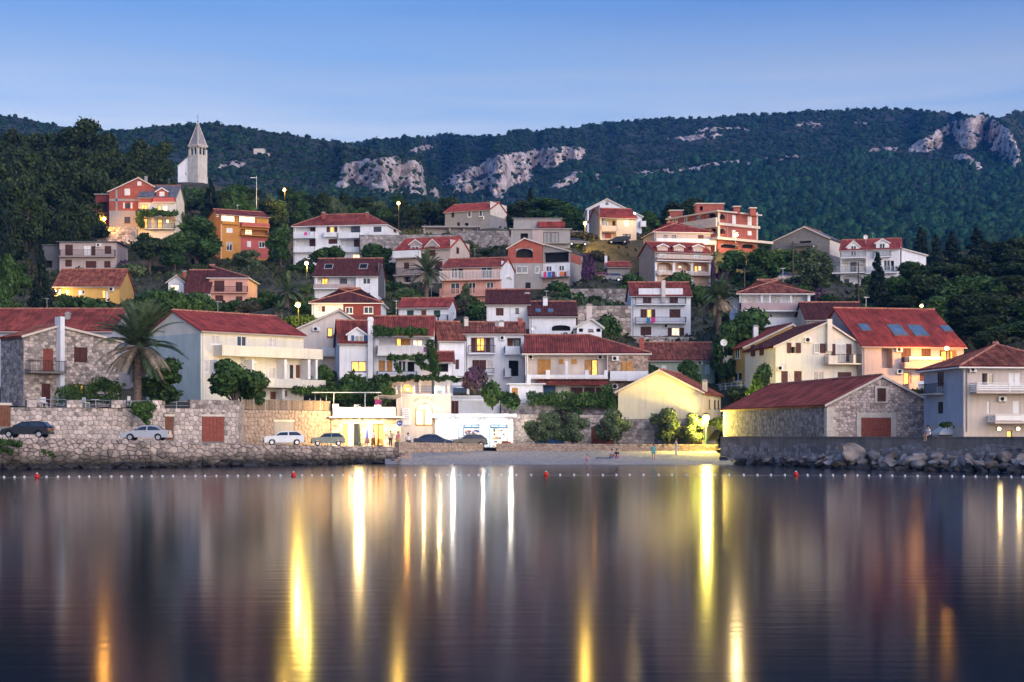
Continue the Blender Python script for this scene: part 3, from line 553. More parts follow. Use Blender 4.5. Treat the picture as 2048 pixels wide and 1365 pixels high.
H(4, 'apartment_block', 'long white apartment block with hipped red roof and recessed balconies', 1205, 2108, 930, 532, 315, 'hip 432 4.5 5', 'white',
  '''v 1225 545 1420 665; v 1225 672 1420 800; s 1368 560 1418 662; s 1362 680 1418 800; B 1215 612 1422 670 .9; B 1215 755 1422 808 .9; s 1525 555 1558 620; l 1560 558 1600 640; s 1602 555 1632 620; B 1508 615 1638 658 .9; s 1545 675 1632 722; v 1650 545 1856 665; b 1768 562 1852 660; v 1660 675 1856 800; s 1795 682 1855 798; B 1652 620 1857 670 .9;
  B 1655 760 1857 808 .9; b 1985 555 2062 640; B 1942 615 2106 662 .9; s 1960 670 2092 738; W 1780 825 1852 866; h:brick 1480 408 1508 470 3; h:brick 1905 410 1932 470 3; R:b 2180 560 2200 610''', side=('R', 2235), dep=11, rm='roof')
H(4, 'orange_house', 'orange and red house with glowing top-floor terrace', 490, 962, 870, 432, 335, 'gx 392', 'orange',
  '''x:red 692 655 961 868; v 482 438 645 520; L 495 440 640 520; v 662 445 845 520; L 670 448 842 520; B:orange 500 500 660 540 .5; B:red 685 515 958 572 .9; p 550 565 612 616; w 550 702 608 792; v 690 575 955 652; W 730 580 798 652; r 680 600 960 658; p 750 695 788 756; w 865 700 922 762; a 450 436 468 462''', side=('L', 374), dep=8, rm='roof')
H(4, 'dark_roofed_house', 'white house with steep dark brown roof and two roof hatches', 1410, 2028, 1270, 1027, 255, 'gx 876', 'white',
  '''q:conc:k 1505 925 1592 972; q:conc:k 1845 922 1930 972; v 1435 1035 1812 1125; l 1480 1058 1542 1122; b 1660 1062 1728 1122; B:pinkgrey 1410 1120 1812 1168; w 1880 1055 1956 1116; w 1885 1195 1956 1232; R:x:dgrey 2030 900 2092 1270''', side=('R', 2098), dep=9, rm='roofdark')
H(4, 'hip_roofed_house', 'white and maroon house with pointed hipped roof below the dark roof', 1382, 2058, 1480, 1297, 222, 'hip 1167 6.2 6.2', 'white', '''x:maroon 1690 1308 2057 1478; w 1712 1338 1785 1405; w 1890 1335 1982 1405; c 1440 1330 1475 1385; s 1480 1330 1512 1385; r 1690 1430 2060 1480 1''', dep=9, rm='roofdark')
H(4, 'rose_house', 'rose house with dark brown shutters left of the garden palm', 382, 756, 1290, 1052, 262, 'hip 938 .05 7', 'pink', 's 430 1080 530 1192; s 640 1095 706 1202; r 390 1140 762 1204 .8; s 440 1225 520 1285; s 640 1235 706 1285', dep=10, rm='roofdark')
H(4, 'low_dark_roof_house', 'low house with dark tiled roof adjoining the rose house', 150, 378, 1300, 1195, 260, 'gx 990', 'white', 'w 340 1230 370 1290; h:brick 125 980 150 1020 3', dep=9, rm='roofdark', ctrl=False)
H(2, 'white_pavilion', 'tiny white gabled pavilion with lit window among trees at left', 1640, 1792, 690, 505, 266, 'gy 1722 450 508 508', 'white', 'W 1660 535 1745 590', dep=4, rm='roofdark')
H(7, 'small_white_house', 'small white house with green shutters and red roof below the palm', 670, 1155, 1290, 1142, 232, 'gx 1067', 'white', 'g 750 1175 816 1242; d 890 1175 940 1258; g 1012 1175 1076 1242; R:k 1200 1195 1216 1262; S:conc 850 1155 965 1165 .7; r 1060 1225 1155 1290', side=('R', 1230), dep=6, rm='roofbright')
H(11, 'brown_roofed_house', 'white house with tall dark brown roof behind the brick chimney', 65, 478, 440, 237, 222, 'gx 108', 'white', 's 155 275 230 350; b 345 275 380 328; C:white 298 240 304 430 .1; h:pinkcream 435 120 485 190 3', dep=9, rm='roofdark')
H(11, 'brown_roofed_house', 'white house with low dark brown roof, two roof lights and an arch', 482, 936, 500, 352, 219, 'gx 226', 'white', 'q 540 290 596 322; q 660 290 716 322; K 700 442 882 498; h:white 615 160 660 225 3', dep=9, rm='roofdark', ctrl=False)
H(11, 'tiny_white_house', 'tiny white gabled house with tall pink stone chimney', 945, 1187, 525, 460, 208, 'gy 1085 388 462 462', 'white', 'k 965 475 1005 508; b 1055 480 1106 508; k 1135 475 1176 508; h:pinkcream 1040 232 1094 400 2', dep=6, rm='white')
H(13, 'three_storey_house', 'narrow white three-storey house with brown shutters and dark balconies', 110, 690, 1425, 1032, 236, 'gx 916', 'white',
  '''X:white 182 962 612 1034; s 225 985 306 1105; s 485 985 566 1105; r 150 1050 640 1128 1; s 200 1165 262 1248; l 265 1166 305 1290; s 308 1165 345 1248; s 482 1165 590 1248; r 150 1245 640 1308 1; s 200 1335 306 1418; s 465 1345 503 1424; W 506 1345 580 1424; s 583 1345 626 1424; C:pinkcream 402 885 440 1105 .5; a 430 1310 468 1345''', dep=9)
H(13, 'arcade_house', 'white house with three dormers and arched verandas', 340, 886, 1000, 602, 288, 'gx 517', 'peach',
  '''m 355 525 475 602; m 515 530 630 602; m 700 530 820 602; w 385 580 445 668; w 545 580 602 606; w 720 585 792 668; V 360 705 510 800; V 535 705 686 800; V 712 705 862 800; c 380 740 445 800; W 565 740 600 765; l 722 742 756 810; W 760 745 790 790; F:R:trim 345 635 884 692 1.1; F:R:trim 345 790 886 848 1.1; V 390 865 520 960; V 535 865 690 985; F:R:trim 700 940 780 1000 .8; S:white 338 695 888 704 1; C:white 338 704 358 990 .15; C:white 511 704 534 990 .15; C:white 687 704 711 990 .15; C:white 863 704 887 990 .15''', side=('L', 186), dep=8, rm='roofbright')
H(13, 'hipped_house', 'grey-pink hipped house with white parapet behind the arcade house', 335, 922, 650, 408, 302, 'hip 322 5.5 8', 'pinkgrey', 'b 425 440 462 476; b 505 442 546 478; s 760 440 816 486; B:white 335 480 926 548 1.4; C:white 908 545 926 640 1.3', side=('L', 228), dep=9, rm='roofbright')
H(13, 'brick_villa', 'large unfinished brick villa with white cornice and arched corner loggia', 952, 1342, 580, 216, 302, 'flat .25', 'brick',
  '''K 975 235 1024 292; p 1095 245 1132 348; p 1245 255 1287 362; K 975 375 1026 432; p 1095 390 1132 470; p 1245 400 1286 446; S:quoin 948 345 1350 360 .5; S:quoin 900 488 1440 514 1.5; C:quoin 1330 220 1342 490 .1; C:quoin 952 220 972 490 .08; C:conc 1046 225 1052 490 .05; K 985 525 1150 578; K 1190 525 1320 578; L:K 850 235 936 296; L:w 748 255 786 348; L:w 635 270 656 330; L:w 520 285 562 312; L:C:quoin 472 262 486 330 .08; L:S:quoin 470 348 950 360 .4; L:K 870 380 936 430; B:brick 952 425 1040 488 .05''', side=('L', 472), dep=14, rm='quoin', oh=.6, cat='villa')
for i, (a, b, c, e, dd) in enumerate(((745, 1012, 205, 140, 6), (1110, 1170, 205, 168, 1), (1270, 1326, 222, 182, 1), (490, 612, 250, 206, 13))):
    H(13, 'rooftop_block', ('brick stair penthouse on the flat top of the brick villa', 'lone brick pier on the villa roof edge, left of two', 'brick pier at the right end of the villa roof edge', 'low brick block at the left end of the villa roof')[i], a, b, c, e, 303+dd, 'flat .2', 'brick', 'k 780 160 808 205' if i == 0 else '', dep=3 if i == 0 else 1.2, rm='quoin', ctrl=False, base=.6, oh=.2, cat='rooftop block')
H(18, 'concrete_house', 'bare grey block house with wide gable behind the pale right house', -70, 415, 600, 430, 312, 'gy 205 316 445 408', 'block', 'k 165 380 262 460; S:dgrey 120 458 282 474 1.2; s 160 510 206 546; R:x:pinkcream 417 420 504 570; a 262 470 288 498', side=('R', 560), dep=11, rm='roofgrey')
H(18, 'dormered_white_house', 'pale white house with two dormers behind the lone conifer', 507, 1000, 880, 492, 300, 'gx 416', 'white',
  '''m 555 428 680 560; m 795 412 925 505; w 595 470 642 556; w 835 450 882 502; F:R:steel 508 520 722 575; F:R:steel 790 515 932 568 .8; v 520 590 720 692; c 540 600 580 690; b 592 610 642 692; F:R:steel 440 650 716 702 1.2; F:R:steel 718 650 985 702 1; V 460 718 702 812; b 540 750 580 800; k 930 595 956 682; w 870 590 925 680; t 700 375 740 418 2''', side=('R', 1022), dep=9, rm='roofbright')
H(18, 'white_shed', 'white lean-to shed at the right of the pale dormer house', 1022, 1226, 640, 500, 303, 'gy 1024 498 500 552', 'white', '', dep=6, rm='white', ctrl=False, cat='shed')
H(13, 'long_parapet_house', 'white house with mauve parapet and mottled hipped roof, right of the palm', 1165, 1856, 1250, 1012, 222, 'hip 890 6 6.5', 'white',
  'v 1190 1022 1830 1180; C:white 1375 1022 1392 1110 .0; c 1240 1058 1325 1180; C:white 1455 1022 1470 1110 0; w 1480 1050 1562 1180; C:white 1660 1022 1676 1110 0; w 1692 1050 1776 1180; B:mauve 1165 1108 1870 1192 1.1; v 1190 1196 1830 1245', dep=10, rm='roofold', oh=.5)
H(14, 'stone_cottage', 'stone cottage roof peeking out left of the large red roof', 1330, 1900, 470, 385, 215, 'gx 235', 'limestone', '', dep=9, rm='roofdark', cat='cottage')
H(10, 'unfinished_brick_house', 'grey house with bare brick gable and big half-round opening', 175, 512, 970, 545, 285, 'gy 335 478 572 535', 'brick',
  'K 255 575 418 662; X:conc 176 718 512 970; w 255 745 366 815; w 435 750 482 815; k 345 905 396 960', dep=9, rm='roofgrey')
H(10, 'open_loft_house', 'concrete house with open dark loft and washing on the balcony', 515, 782, 980, 560, 284, 'gy 517 532 532 602', 'conc',
  'k 525 572 768 702; x:white 516 722 780 850; w 550 745 606 800; w 675 740 728 800; B:white 515 800 776 856; X:stone 516 858 772 978; g 600 890 670 942; R:x:brick 784 620 888 735', side=('R', 905), dep=7, rm='roofgrey', ctrl=False)
H(10, 'concrete_block_house', 'raw concrete house with flat slab roof and wide window', 205, 782, 560, 388, 305, 'flat .2', 'conc', 'k 298 425 370 482; b 520 415 592 520; b 598 415 672 520; S:conc 500 520 780 530 1; X:pinkgrey 410 392 518 530', dep=9, rm='conc')
H(10, 'concrete_upper_storey', 'blank concrete top storey with a strip of red tiles', 230, 690, 395, 282, 309, 'flat .1', 'conc', 'z 465 312 728 372 1.4', dep=6, rm='roofbright', ctrl=False, base=.5)
H(10, 'beige_house', 'beige house with red roof and parked cars below the white gables', 1072, 1428, 482, 267, 325, 'gx 187', 'beige',
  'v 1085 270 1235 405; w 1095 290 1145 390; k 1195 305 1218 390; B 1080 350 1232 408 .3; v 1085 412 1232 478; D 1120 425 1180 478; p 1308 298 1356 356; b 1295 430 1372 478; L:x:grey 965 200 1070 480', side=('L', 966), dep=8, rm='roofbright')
H(10, 'white_gabled_house', 'white double-gabled house standing behind the beige one', 950, 1480, 430, 230, 345, 'gy 1140 94 190 262', 'white', 'b 1130 118 1154 142; B 1460 310 1522 365 1', dep=12, rm='white')
H(10, 'low_shed', 'low shed with long red roof behind the bamboo clump', 1145, 1365, 830, 752, 300, 'gx 712', 'conc', 'h:white 1118 630 1138 720 2', dep=5, rm='roofbright', cat='shed')
H(9, 'souvenir_shop', 'pale pink souvenir shop with arched lit doorway and roof terrace', 165, 690, 590, 248, 187, 'flat .12', 'pinkcream', 'C:pinkcream 160 195 165 590 .2; X:white 218 375 292 540', dep=6, rm='white', cat='shop', oh=.15)
H(9, 'white_block', 'white storage block with grey door right of the souvenir shop', 692, 1168, 470, 262, 189.3, 'flat .12', 'white', 's 695 305 766 430; p 872 305 1085 430; S:white 690 285 1170 302 .5; a 630 250 680 295', dep=5, rm='white', cat='shop', oh=.12)
H(9, 'kiosk', 'brightly lit kiosk with blue awning edge on the beach road', 535, 1300, 765, 472, 186.6, 'flat .5', 'white', 'x:blue 520 436 815 468; x:blue 1005 436 1235 468; L 820 570 970 650; E 765 535 815 665; E 820 535 970 565; L 1075 570 1240 755; E 1040 535 1072 755; E 1075 535 1240 565; C:trim 972 470 1036 765 .3; C:trim 1245 470 1300 765 .3', dep=2.4, rm='white', cat='kiosk', oh=.4)
H(6, 'cafe', 'stone cafe with two glowing wooden doorways and white roof terrace', 1280, 1960, 945, 662, 177, 'flat .12', 'stone',
  'l 1395 722 1440 935; L 1443 722 1496 935; b 1500 722 1552 935; W 1640 725 1682 935; l 1688 725 1735 935; l 1740 725 1790 935; S:quoin 1380 702 1800 720 .1; S:white 1270 652 2000 664 .9; B:white 1290 560 1915 656 .1; C:white 1292 530 1352 560 .1; C:white 1505 535 1562 560 .1; C:white 1700 538 1765 560 .1', dep=5, rm='white', cat='cafe', oh=.1)

# ------------------------------------------------------------------ ground
def ip(x, pts): return float(np.interp(x, [p[0] for p in pts], [p[1] for p in pts]))
for px, py, d in ((385, 372, 500), (0, 395, 400), (200, 385, 420), (100, 470, 340), (0, 500, 300), (50, 590, 255), (600, 418, 430), (800, 440, 420), (950, 450, 400), (1100, 452, 400), (1400, 470, 380), (1700, 515, 330),
                  (1900, 560, 300), (2048, 600, 260), (1900, 690, 235), (2100, 690, 210), (1850, 640, 260), (300, 620, 240), (600, 615, 240), (560, 545, 300), (500, 545, 300), (430, 470, 370), (0, 815, 150), (240, 815, 154), (470, 815, 166), (500, 820, 172), (660, 820, 180), (-300, 800, 150),
                  (1040, 828, 190), (1200, 828, 190), (1000, 700, 214), (1500, 480, 330), (1600, 560, 290), (1200, 560, 280), (1000, 640, 235), (1220, 660, 225), (780, 600, 255), (-300, 560, 260), (-300, 400, 400), (2400, 650, 230), (2400, 520, 330), (1560, 590, 270), (1650, 640, 235), (1530, 530, 365), (1620, 545, 350), (1720, 560, 355), (1820, 560, 350), (1930, 560, 350), (2040, 560, 345), (1550, 560, 430), (1700, 570, 430), (1850, 570, 430), (2000, 570, 430), (1400, 530, 430), (1300, 520, 440)):
    p = W3(px, py, d); CTRL.append((p.x, p.y, p.z))
TR = ((140, 2), (175, 2), (185, 4.5), (200, 8), (222, 14.5), (240, 19.5), (262, 25), (290, 31.5), (315, 36), (340, 42), (380, 50), (430, 53), (500, 52), (620, 50), (900, 70))
_c = np.array(CTRL); _tr = np.interp(_c[:, 1], [t[0] for t in TR], [t[1] for t in TR]); _res = _c[:, 2]-_tr
def ground(x, y):
    x = np.atleast_1d(np.asarray(x, float)); y = np.atleast_1d(np.asarray(y, float)); t = np.interp(y, [q[0] for q in TR], [q[1] for q in TR])
    d2 = (x[:, None]-_c[None, :, 0])**2+(y[:, None]-_c[None, :, 1])**2
    w = 1/(d2+2.0)**1.6; wb = 1/60.0**3.2
    return t+(w*_res[None]).sum(1)/(w.sum(1)+wb)*np.clip((610-y)/90, 0, 1)
def gz(x, y): return float(ground(x, y)[0])
FRONT = ((-500, 143), (0, 148), (240, 155), (480, 164.5), (486, 166), (662, 178), (668, 184.5), (795, 184.5), (800, 190), (960, 190.5), (1030, 188.2), (1440, 186), (1450, 190), (1650, 186), (1900, 165), (2100, 150), (2500, 140))
SEA = ((-500, 128), (0, 138), (300, 145), (570, 157), (700, 163), (790, 167), (800, 168), (965, 181), (1430, 181), (1440, 171), (1650, 147), (2048, 126.5), (2500, 110))
QZ = ((-500, 3.0), (0, 2.66), (300, 2.32), (600, 1.78), (800, 1.6), (1030, 1.45), (1435, 1.2), (1450, 1.75), (2500, 1.75))
cols = np.arange(-460, 2520, 8.0); rows = np.concatenate([np.linspace(0, .12, 14), np.linspace(.13, .42, 90), np.linspace(.43, 1, 60)])
co = []
for px in cols:
    f = ip(px, FRONT)+.3
    d = f+(880-f)*rows; x = (px-1024)/F*d; z = ground(x, d)+np.sin(x*1.7)*np.sin(d*1.3)*.12; co.append(np.stack([x, d, z], 1))
co = np.concatenate(co); nr = len(rows); nc = len(cols)
idx = np.arange(nc*nr).reshape(nc, nr); q = np.stack([idx[:-1, :-1], idx[1:, :-1], idx[1:, 1:], idx[:-1, 1:]], -1).reshape(-1, 4)
k = npmesh('ground', co, q, 'soil'); k.polygons.foreach_set('use_smooth', [True]*len(k.polygons)); struct(link(bpy.data.objects.new('ground', k)))
# quay road at the foot of the retaining walls
cols = np.arange(-460, 2500, 10.0); co = []
for px in cols:
    a, b = ip(px, SEA)+.25, max(ip(px, FRONT)+8, 196)
    for t in np.linspace(0, 1, 12): d = a+(b-a)*t; co.append((XD(px, d), d, ip(px, QZ)))
idx = np.arange(len(co)).reshape(-1, 12); q = np.stack([idx[:-1, :-1], idx[1:, :-1], idx[1:, 1:], idx[:-1, 1:]], -1).reshape(-1, 4)
struct(link(bpy.data.objects.new('quay_road', npmesh('quay_road', co, q, 'asphalt'))))
def qz(px): return ip(px, QZ)
# pebble beach
co = []; rb = random.Random(3)
for px in np.arange(770, 1500, 4.0):
    a, b = 158.5, ip(px, SEA)+1.5 if px < 1432 else 182
    b = max(b, a+3)
    for t in np.linspace(0, 1, 26):
        d = a+(b-a)*t; z = -.12+1.28*t**.85+.05*rb.random()+.05*math.sin(px*.05+d); co.append((XD(px, d), d, z if 800 < px < 1470 else z-.5))
idx = np.arange(len(co)).reshape(-1, 26); q = np.stack([idx[:-1, :-1], idx[1:, :-1], idx[1:, 1:], idx[:-1, 1:]], -1).reshape(-1, 4)
struct(link(bpy.data.objects.new('pebble_beach', npmesh('pebble_beach', co, q, 'pebble'))))
def bz(px, d): return -.12+1.28*max(0, (d-158.5)/(ip(px, SEA)+1.5-158.5))**.85
# sea
m = mat('water', (.005, .010, .024), .115, .1, spec=.5)
n = m.node_tree.nodes; l = m.node_tree.links; p = n['Principled BSDF']; p.inputs['IOR'].default_value = 1.055; p.inputs['Specular IOR Level'].default_value = .5
t = n.new('ShaderNodeTexCoord'); mp = n.new('ShaderNodeMapping'); mp.inputs['Scale'].default_value = (.35, 1.6, 1); l.new(t.outputs['Object'], mp.inputs[0])
a = n.new('ShaderNodeTexNoise'); a.inputs['Scale'].default_value = 1.2; a.inputs['Detail'].default_value = 4; l.new(mp.outputs[0], a.inputs['Vector'])
b = n.new('ShaderNodeBump'); b.inputs['Strength'].default_value = .07; b.inputs['Distance'].default_value = .05; l.new(a.outputs['Fac'], b.inputs['Height']); l.new(b.outputs[0], p.inputs['Normal'])
struct(ob('sea', [(-3000, -400, 0), (3000, -400, 0), (3000, 400, 0), (-3000, 400, 0)], [(0, 1, 2, 3)], 'water'))

# ------------------------------------------------------------------ hills behind the town
mat('hillsoil', (.018, .028, .020), .95, .4, .03, col2=(.060, .062, .046))
m = mat('cliff', (.62, .53, .50), .95, .3, .03, col2=(.82, .68, .62)); n = m.node_tree.nodes; l = m.node_tree.links; p = n['Principled BSDF']     # pale limestone with cracks and ledges
t = n.new('ShaderNodeTexCoord'); mp = n.new('ShaderNodeMapping'); mp.inputs['Scale'].default_value = (1, .4, .55); l.new(t.outputs['Object'], mp.inputs[0])
a = n.new('ShaderNodeTexNoise'); a.inputs['Scale'].default_value = .16; a.inputs['Detail'].default_value = 9; a.inputs['Roughness'].default_value = .7; l.new(mp.outputs[0], a.inputs['Vector'])
q = n.new('ShaderNodeMapRange'); q.inputs[1].default_value = .38; q.inputs[2].default_value = .56; q.inputs[3].default_value = .22; q.inputs[4].default_value = 1.1; l.new(a.outputs['Fac'], q.inputs[0])
x = n.new('ShaderNodeMixRGB'); x.blend_type = 'MULTIPLY'; x.inputs[0].default_value = 1; l.new(p.inputs['Base Color'].links[0].from_socket, x.inputs[1]); l.new(q.outputs[0], x.inputs[2]); l.new(x.outputs[0], p.inputs['Base Color'])
b = n.new('ShaderNodeBump'); b.inputs['Strength'].default_value = 1; b.inputs['Distance'].default_value = 4; l.new(a.outputs['Fac'], b.inputs['Height']); l.new(b.outputs[0], p.inputs['Normal'])
def hfn(x, y, s):
    v = np.zeros_like(x)
    for k, (fx, fy, ph, a) in enumerate(((.013, .017, .3, 1), (.031, .023, 1.1, .6), (.07, .055, 2.2, .35), (.13, .17, .7, .2))):
        v += a*np.sin(x*fx*s+ph+1.7*np.sin(y*fy*s*.7))*np.sin(y*fy*s+ph*2+1.3*np.sin(x*fx*s*.8))
    return v
def inpoly(px, py, P):
    r = np.zeros(px.shape, bool); n = len(P)
    for i in range(n):
        (x0, y0), (x1, y1) = P[i], P[(i+1) % n]; c = ((y0 > py) != (y1 > py)) & (px < (x1-x0)*(py-y0)/(y1-y0+1e-9)+x0); r ^= c
    return r
CL = [[(675, 332), (700, 322), (745, 316), (790, 311), (835, 318), (848, 345), (850, 388), (820, 386), (785, 382), (770, 390), (745, 386), (728, 368), (712, 366), (705, 350), (690, 368), (680, 350)],
      [(668, 362), (690, 360), (700, 378), (672, 372)], [(857, 372), (872, 372), (878, 398), (862, 392)],
      [(885, 372), (908, 352), (960, 330), (995, 312), (1060, 303), (1130, 295), (1172, 300), (1168, 316), (1120, 326), (1098, 345), (1078, 352), (1085, 330), (1062, 335), (1060, 365), (1030, 370), (1000, 395), (980, 392), (975, 375), (940, 388), (890, 390), (920, 372), (975, 355), (985, 340), (930, 366), (892, 374)],
      [(1085, 386), (1140, 352), (1165, 345), (1198, 350), (1215, 365), (1195, 372), (1170, 362), (1120, 380)], [(1215, 378), (1262, 362), (1280, 372), (1230, 385)],
      [(1818, 300), (1840, 282), (1880, 260), (1905, 245), (1950, 232), (1990, 240), (2015, 258), (2035, 290), (2042, 335), (2025, 340), (2000, 318), (1975, 306), (1985, 285), (1958, 285), (1945, 302), (1920, 290), (1900, 270), (1880, 278), (1885, 295), (1850, 306)],
      [(1895, 312), (1925, 310), (1955, 325), (1960, 342), (1930, 334)], [(1375, 266), (1420, 257), (1510, 254), (1500, 260), (1430, 263)], [(1310, 278), (1380, 272), (1445, 272), (1440, 278), (1380, 281)], [(1580, 250), (1630, 248), (1655, 253), (1590, 254)], [(1700, 247), (1745, 245), (1742, 250)],
      [(1262, 346), (1300, 341), (1400, 332), (1470, 322), (1550, 318), (1600, 312), (1600, 318), (1480, 330), (1400, 340), (1290, 352)], [(1690, 306), (1760, 298), (1800, 294), (1798, 300), (1700, 311)], [(812, 300), (840, 294), (868, 292), (860, 302), (830, 306)], [(440, 328), (470, 322), (500, 325), (470, 334)], [(410, 335), (440, 322), (445, 330), (415, 340)]]
def hill(name, px0, px1, step, prof, ybot, d0, d1, nrow, seed):
    pxs = np.arange(px0, px1, step); nr = nrow; X = np.zeros((len(pxs), nr+6)); Y = X.copy(); Z = X.copy(); RK = X.copy(); SX = X.copy(); SY = X.copy()
    rg = np.random.RandomState(seed)
    for i, px in enumerate(pxs):
        yr = ip(px, prof); t = np.linspace(0, 1, nr); SX[i, :nr] = px; SY[i, :nr] = ybot+(yr-ybot)*t
    j = hfn(SX*18, SY*25, 1.0)
    for P in CL: RK[:, :nr] = np.maximum(RK[:, :nr], inpoly(SX[:, :nr]+j[:, :nr]*3.2+rg.randn(*j[:, :nr].shape)*.8, SY[:, :nr]+j[:, :nr]*2.2+rg.randn(*j[:, :nr].shape)*.8, P))
    hole = (hfn(SX*40, SY*46, 1.0) > 1.0); RK[hole] = 0
    sm = RK.copy()
    for _ in range(5):
        sm[1:-1] = (sm[:-2]+sm[1:-1]+sm[2:])/3; sm[:, 1:-1] = (sm[:, :-2]+sm[:, 1:-1]+sm[:, 2:])/3
    D = np.zeros_like(X); D[:, 0] = d0; dd = (d1-d0)/(nr-1)
    for r in range(1, nr): D[:, r] = D[:, r-1]+dd*(1-.85*sm[:, r])
    for r in range(nr): X[:, r] = (SX[:, r]-1024)/F*D[:, r]; Y[:, r] = D[:, r]; Z[:, r] = CH+(HZ-SY[:, r])/F*D[:, r]
    bump = hfn(X[:, :nr], Y[:, :nr], 1.0); Y[:, :nr] += bump*6
    cr = hfn(X[:, :nr]*9, Z[:, :nr]*5, 1.0)+.8*hfn(X[:, :nr]*21, Z[:, :nr]*13, 1.0)+rg.rand(len(pxs), nr)*.8; Y[:, :nr] -= sm[:, :nr]*cr*5.5*d1/1600
    for e in range(6):
        X[:, nr+e] = X[:, nr-1]; Y[:, nr+e] = Y[:, nr-1]+60*(e+1); Z[:, nr+e] = Z[:, nr-1]-6*(e+1)**2
    idx = np.arange(X.size).reshape(X.shape); q = np.stack([idx[:-1, :-1], idx[1:, :-1], idx[1:, 1:], idx[:-1, 1:]], -1).reshape(-1, 4)
    k = npmesh(name, np.stack([X, Y, Z], -1).reshape(-1, 3), q, 'hillsoil'); k.materials.append(M['cliff'])
    fr = (RK[:-1, :-1]+RK[1:, :-1]+RK[1:, 1:]+RK[:-1, 1:]).reshape(-1) > 1.5; k.polygons.foreach_set('material_index', fr.astype(np.int32))
    struct(link(bpy.data.objects.new(name, k))); return X, Y, Z, sm, SX, SY, nr
PA = ((-400, 222), (0, 231), (60, 239), (120, 252), (240, 262), (300, 256), (430, 249), (500, 259), (560, 270), (690, 288), (740, 301), (840, 316), (852, 340), (872, 372), (890, 410), (905, 445))
PB = ((420, 320), (600, 287), (690, 284), (720, 283), (800, 277), (900, 273), (1000, 273), (1060, 264), (1150, 253), (1240, 245), (1400, 236), (1560, 227), (1700, 222), (1850, 222), (1950, 232), (1990, 238), (2048, 222), (2450, 200))
hA = hill('near_hill', -420, 906, 3, PA, 480, 640, 1250, 110, 5)
hB = hill('mountain', 430, 2460, 3, PB, 500, 820, 2000, 130, 6)
def ico(sub):
    b = bmesh.new(); bmesh.ops.create_icosphere(b, subdivisions=sub, radius=1); v = np.array([x.co[:] for x in b.verts]); f = np.array([[x.index for x in y.verts] for y in b.faces]); b.free(); return v, f
def clumps(name, label, hm, n, sel, size, asp, mt, sub, seed):
    X, Y, Z, sm, SX, SY, nr = hm; rg = np.random.RandomState(seed); i = rg.randint(0, X.shape[0]-1, n*3); j = rg.randint(0, nr, n*3)
    ok = ((sm[i, j] < .25+.3*rg.rand(n*3)) | (rg.rand(n*3) < .13)) & sel(SX[i, j], SY[i, j]); i, j = i[ok][:n], j[ok][:n]; m = len(i)
    a, b = rg.rand(m), rg.rand(m); x = X[i, j]*(1-a)+X[i+1, j]*a; y = Y[i, j]*(1-a)+Y[i+1, j]*a; z = Z[i, j]*(1-a)+Z[i+1, j]*a
    lo = hfn(x*1.3, y*1.3, 1.0)+.6*hfn(x*4, y*4, 1.0); kp = lo+1.1*rg.rand(m) > -.75; i, j, x, y, z, lo = i[kp], j[kp], x[kp], y[kp], z[kp], lo[kp]; m = len(i)
    s = (size[0]+(size[1]-size[0])*rg.rand(m)**2.2)*(1+.22*np.clip(lo, -1, 1.5)); s *= np.where(rg.rand(m) < .1, 1.35, 1)
    v, f = ico(sub); nv = len(v)
    jit = 1+(.5*rg.rand(m, nv)-.3); V = v[None]*jit[:, :, None]; V[:, :, 2] = V[:, :, 2]*(asp*(.8+.5*rg.rand(m)))[:, None]
    V = V*s[:, None, None]; V += np.stack([x, y, z+s*asp*.45], 1)[:, None, :]
    fa = (f[None]+(np.arange(m)*nv)[:, None, None]).reshape(-1, 3); V = V.reshape(-1, 3)
    nq = 11; I = np.repeat(np.arange(m), nq); dd = rg.randn(len(I), 3); dd /= np.linalg.norm(dd, axis=1)[:, None]; dd[:, 2] = np.abs(dd[:, 2])*1.1-.15   # leafy sprays round each clump
    sp = s[I]; Pq = np.stack([x[I], y[I], z[I]+sp*asp*.5], 1)+dd*(sp*(.75+.4*rg.rand(len(I))))[:, None]*np.array([1, 1, asp]); t1 = rg.randn(len(I), 3); t2 = rg.randn(len(I), 3); t1 *= (sp*.28/np.linalg.norm(t1, axis=1))[:, None]; t2 *= (sp*.34/np.linalg.norm(t2, axis=1))[:, None]
    V2 = np.stack([Pq-t1, Pq+t1, Pq+t2], 1).reshape(-1, 3); fa = np.concatenate([fa, np.arange(len(V2)).reshape(-1, 3)+len(V)]); V = np.concatenate([V, V2])
    o = link(bpy.data.objects.new(name, npmesh(name, V, fa, mt))); o['kind'] = 'stuff'; o['label'] = label; o['category'] = 'woodland'
clumps('maquis', 'dark scrub covering the nearer hill with the big cliff', hA, 8500, lambda x, y: y < 460, (1.1, 2.4), .8, 'maquis', 1, 1)
clumps('maquis', 'dark scrub covering the long mountain slope', hB, 27000, lambda x, y: y < 490, (1.6, 3.4), .7, 'maquis', 1, 2)
clumps('pine_forest', 'pine forest filling the foot of the mountain at right', hB, 9000, lambda x, y: (y > 318+(x < 1500)*(1500-x)*.12+14*np.sin(x*.021)) & (x > 1150), (1.5, 3.6), 1.25, 'forest', 2, 3)
# single trees standing out on the left skyline

# ------------------------------------------------------------------ build the houses
HB = {}
for h in HOUSES: h.build(); HB.setdefault(h.name, []).append(h)

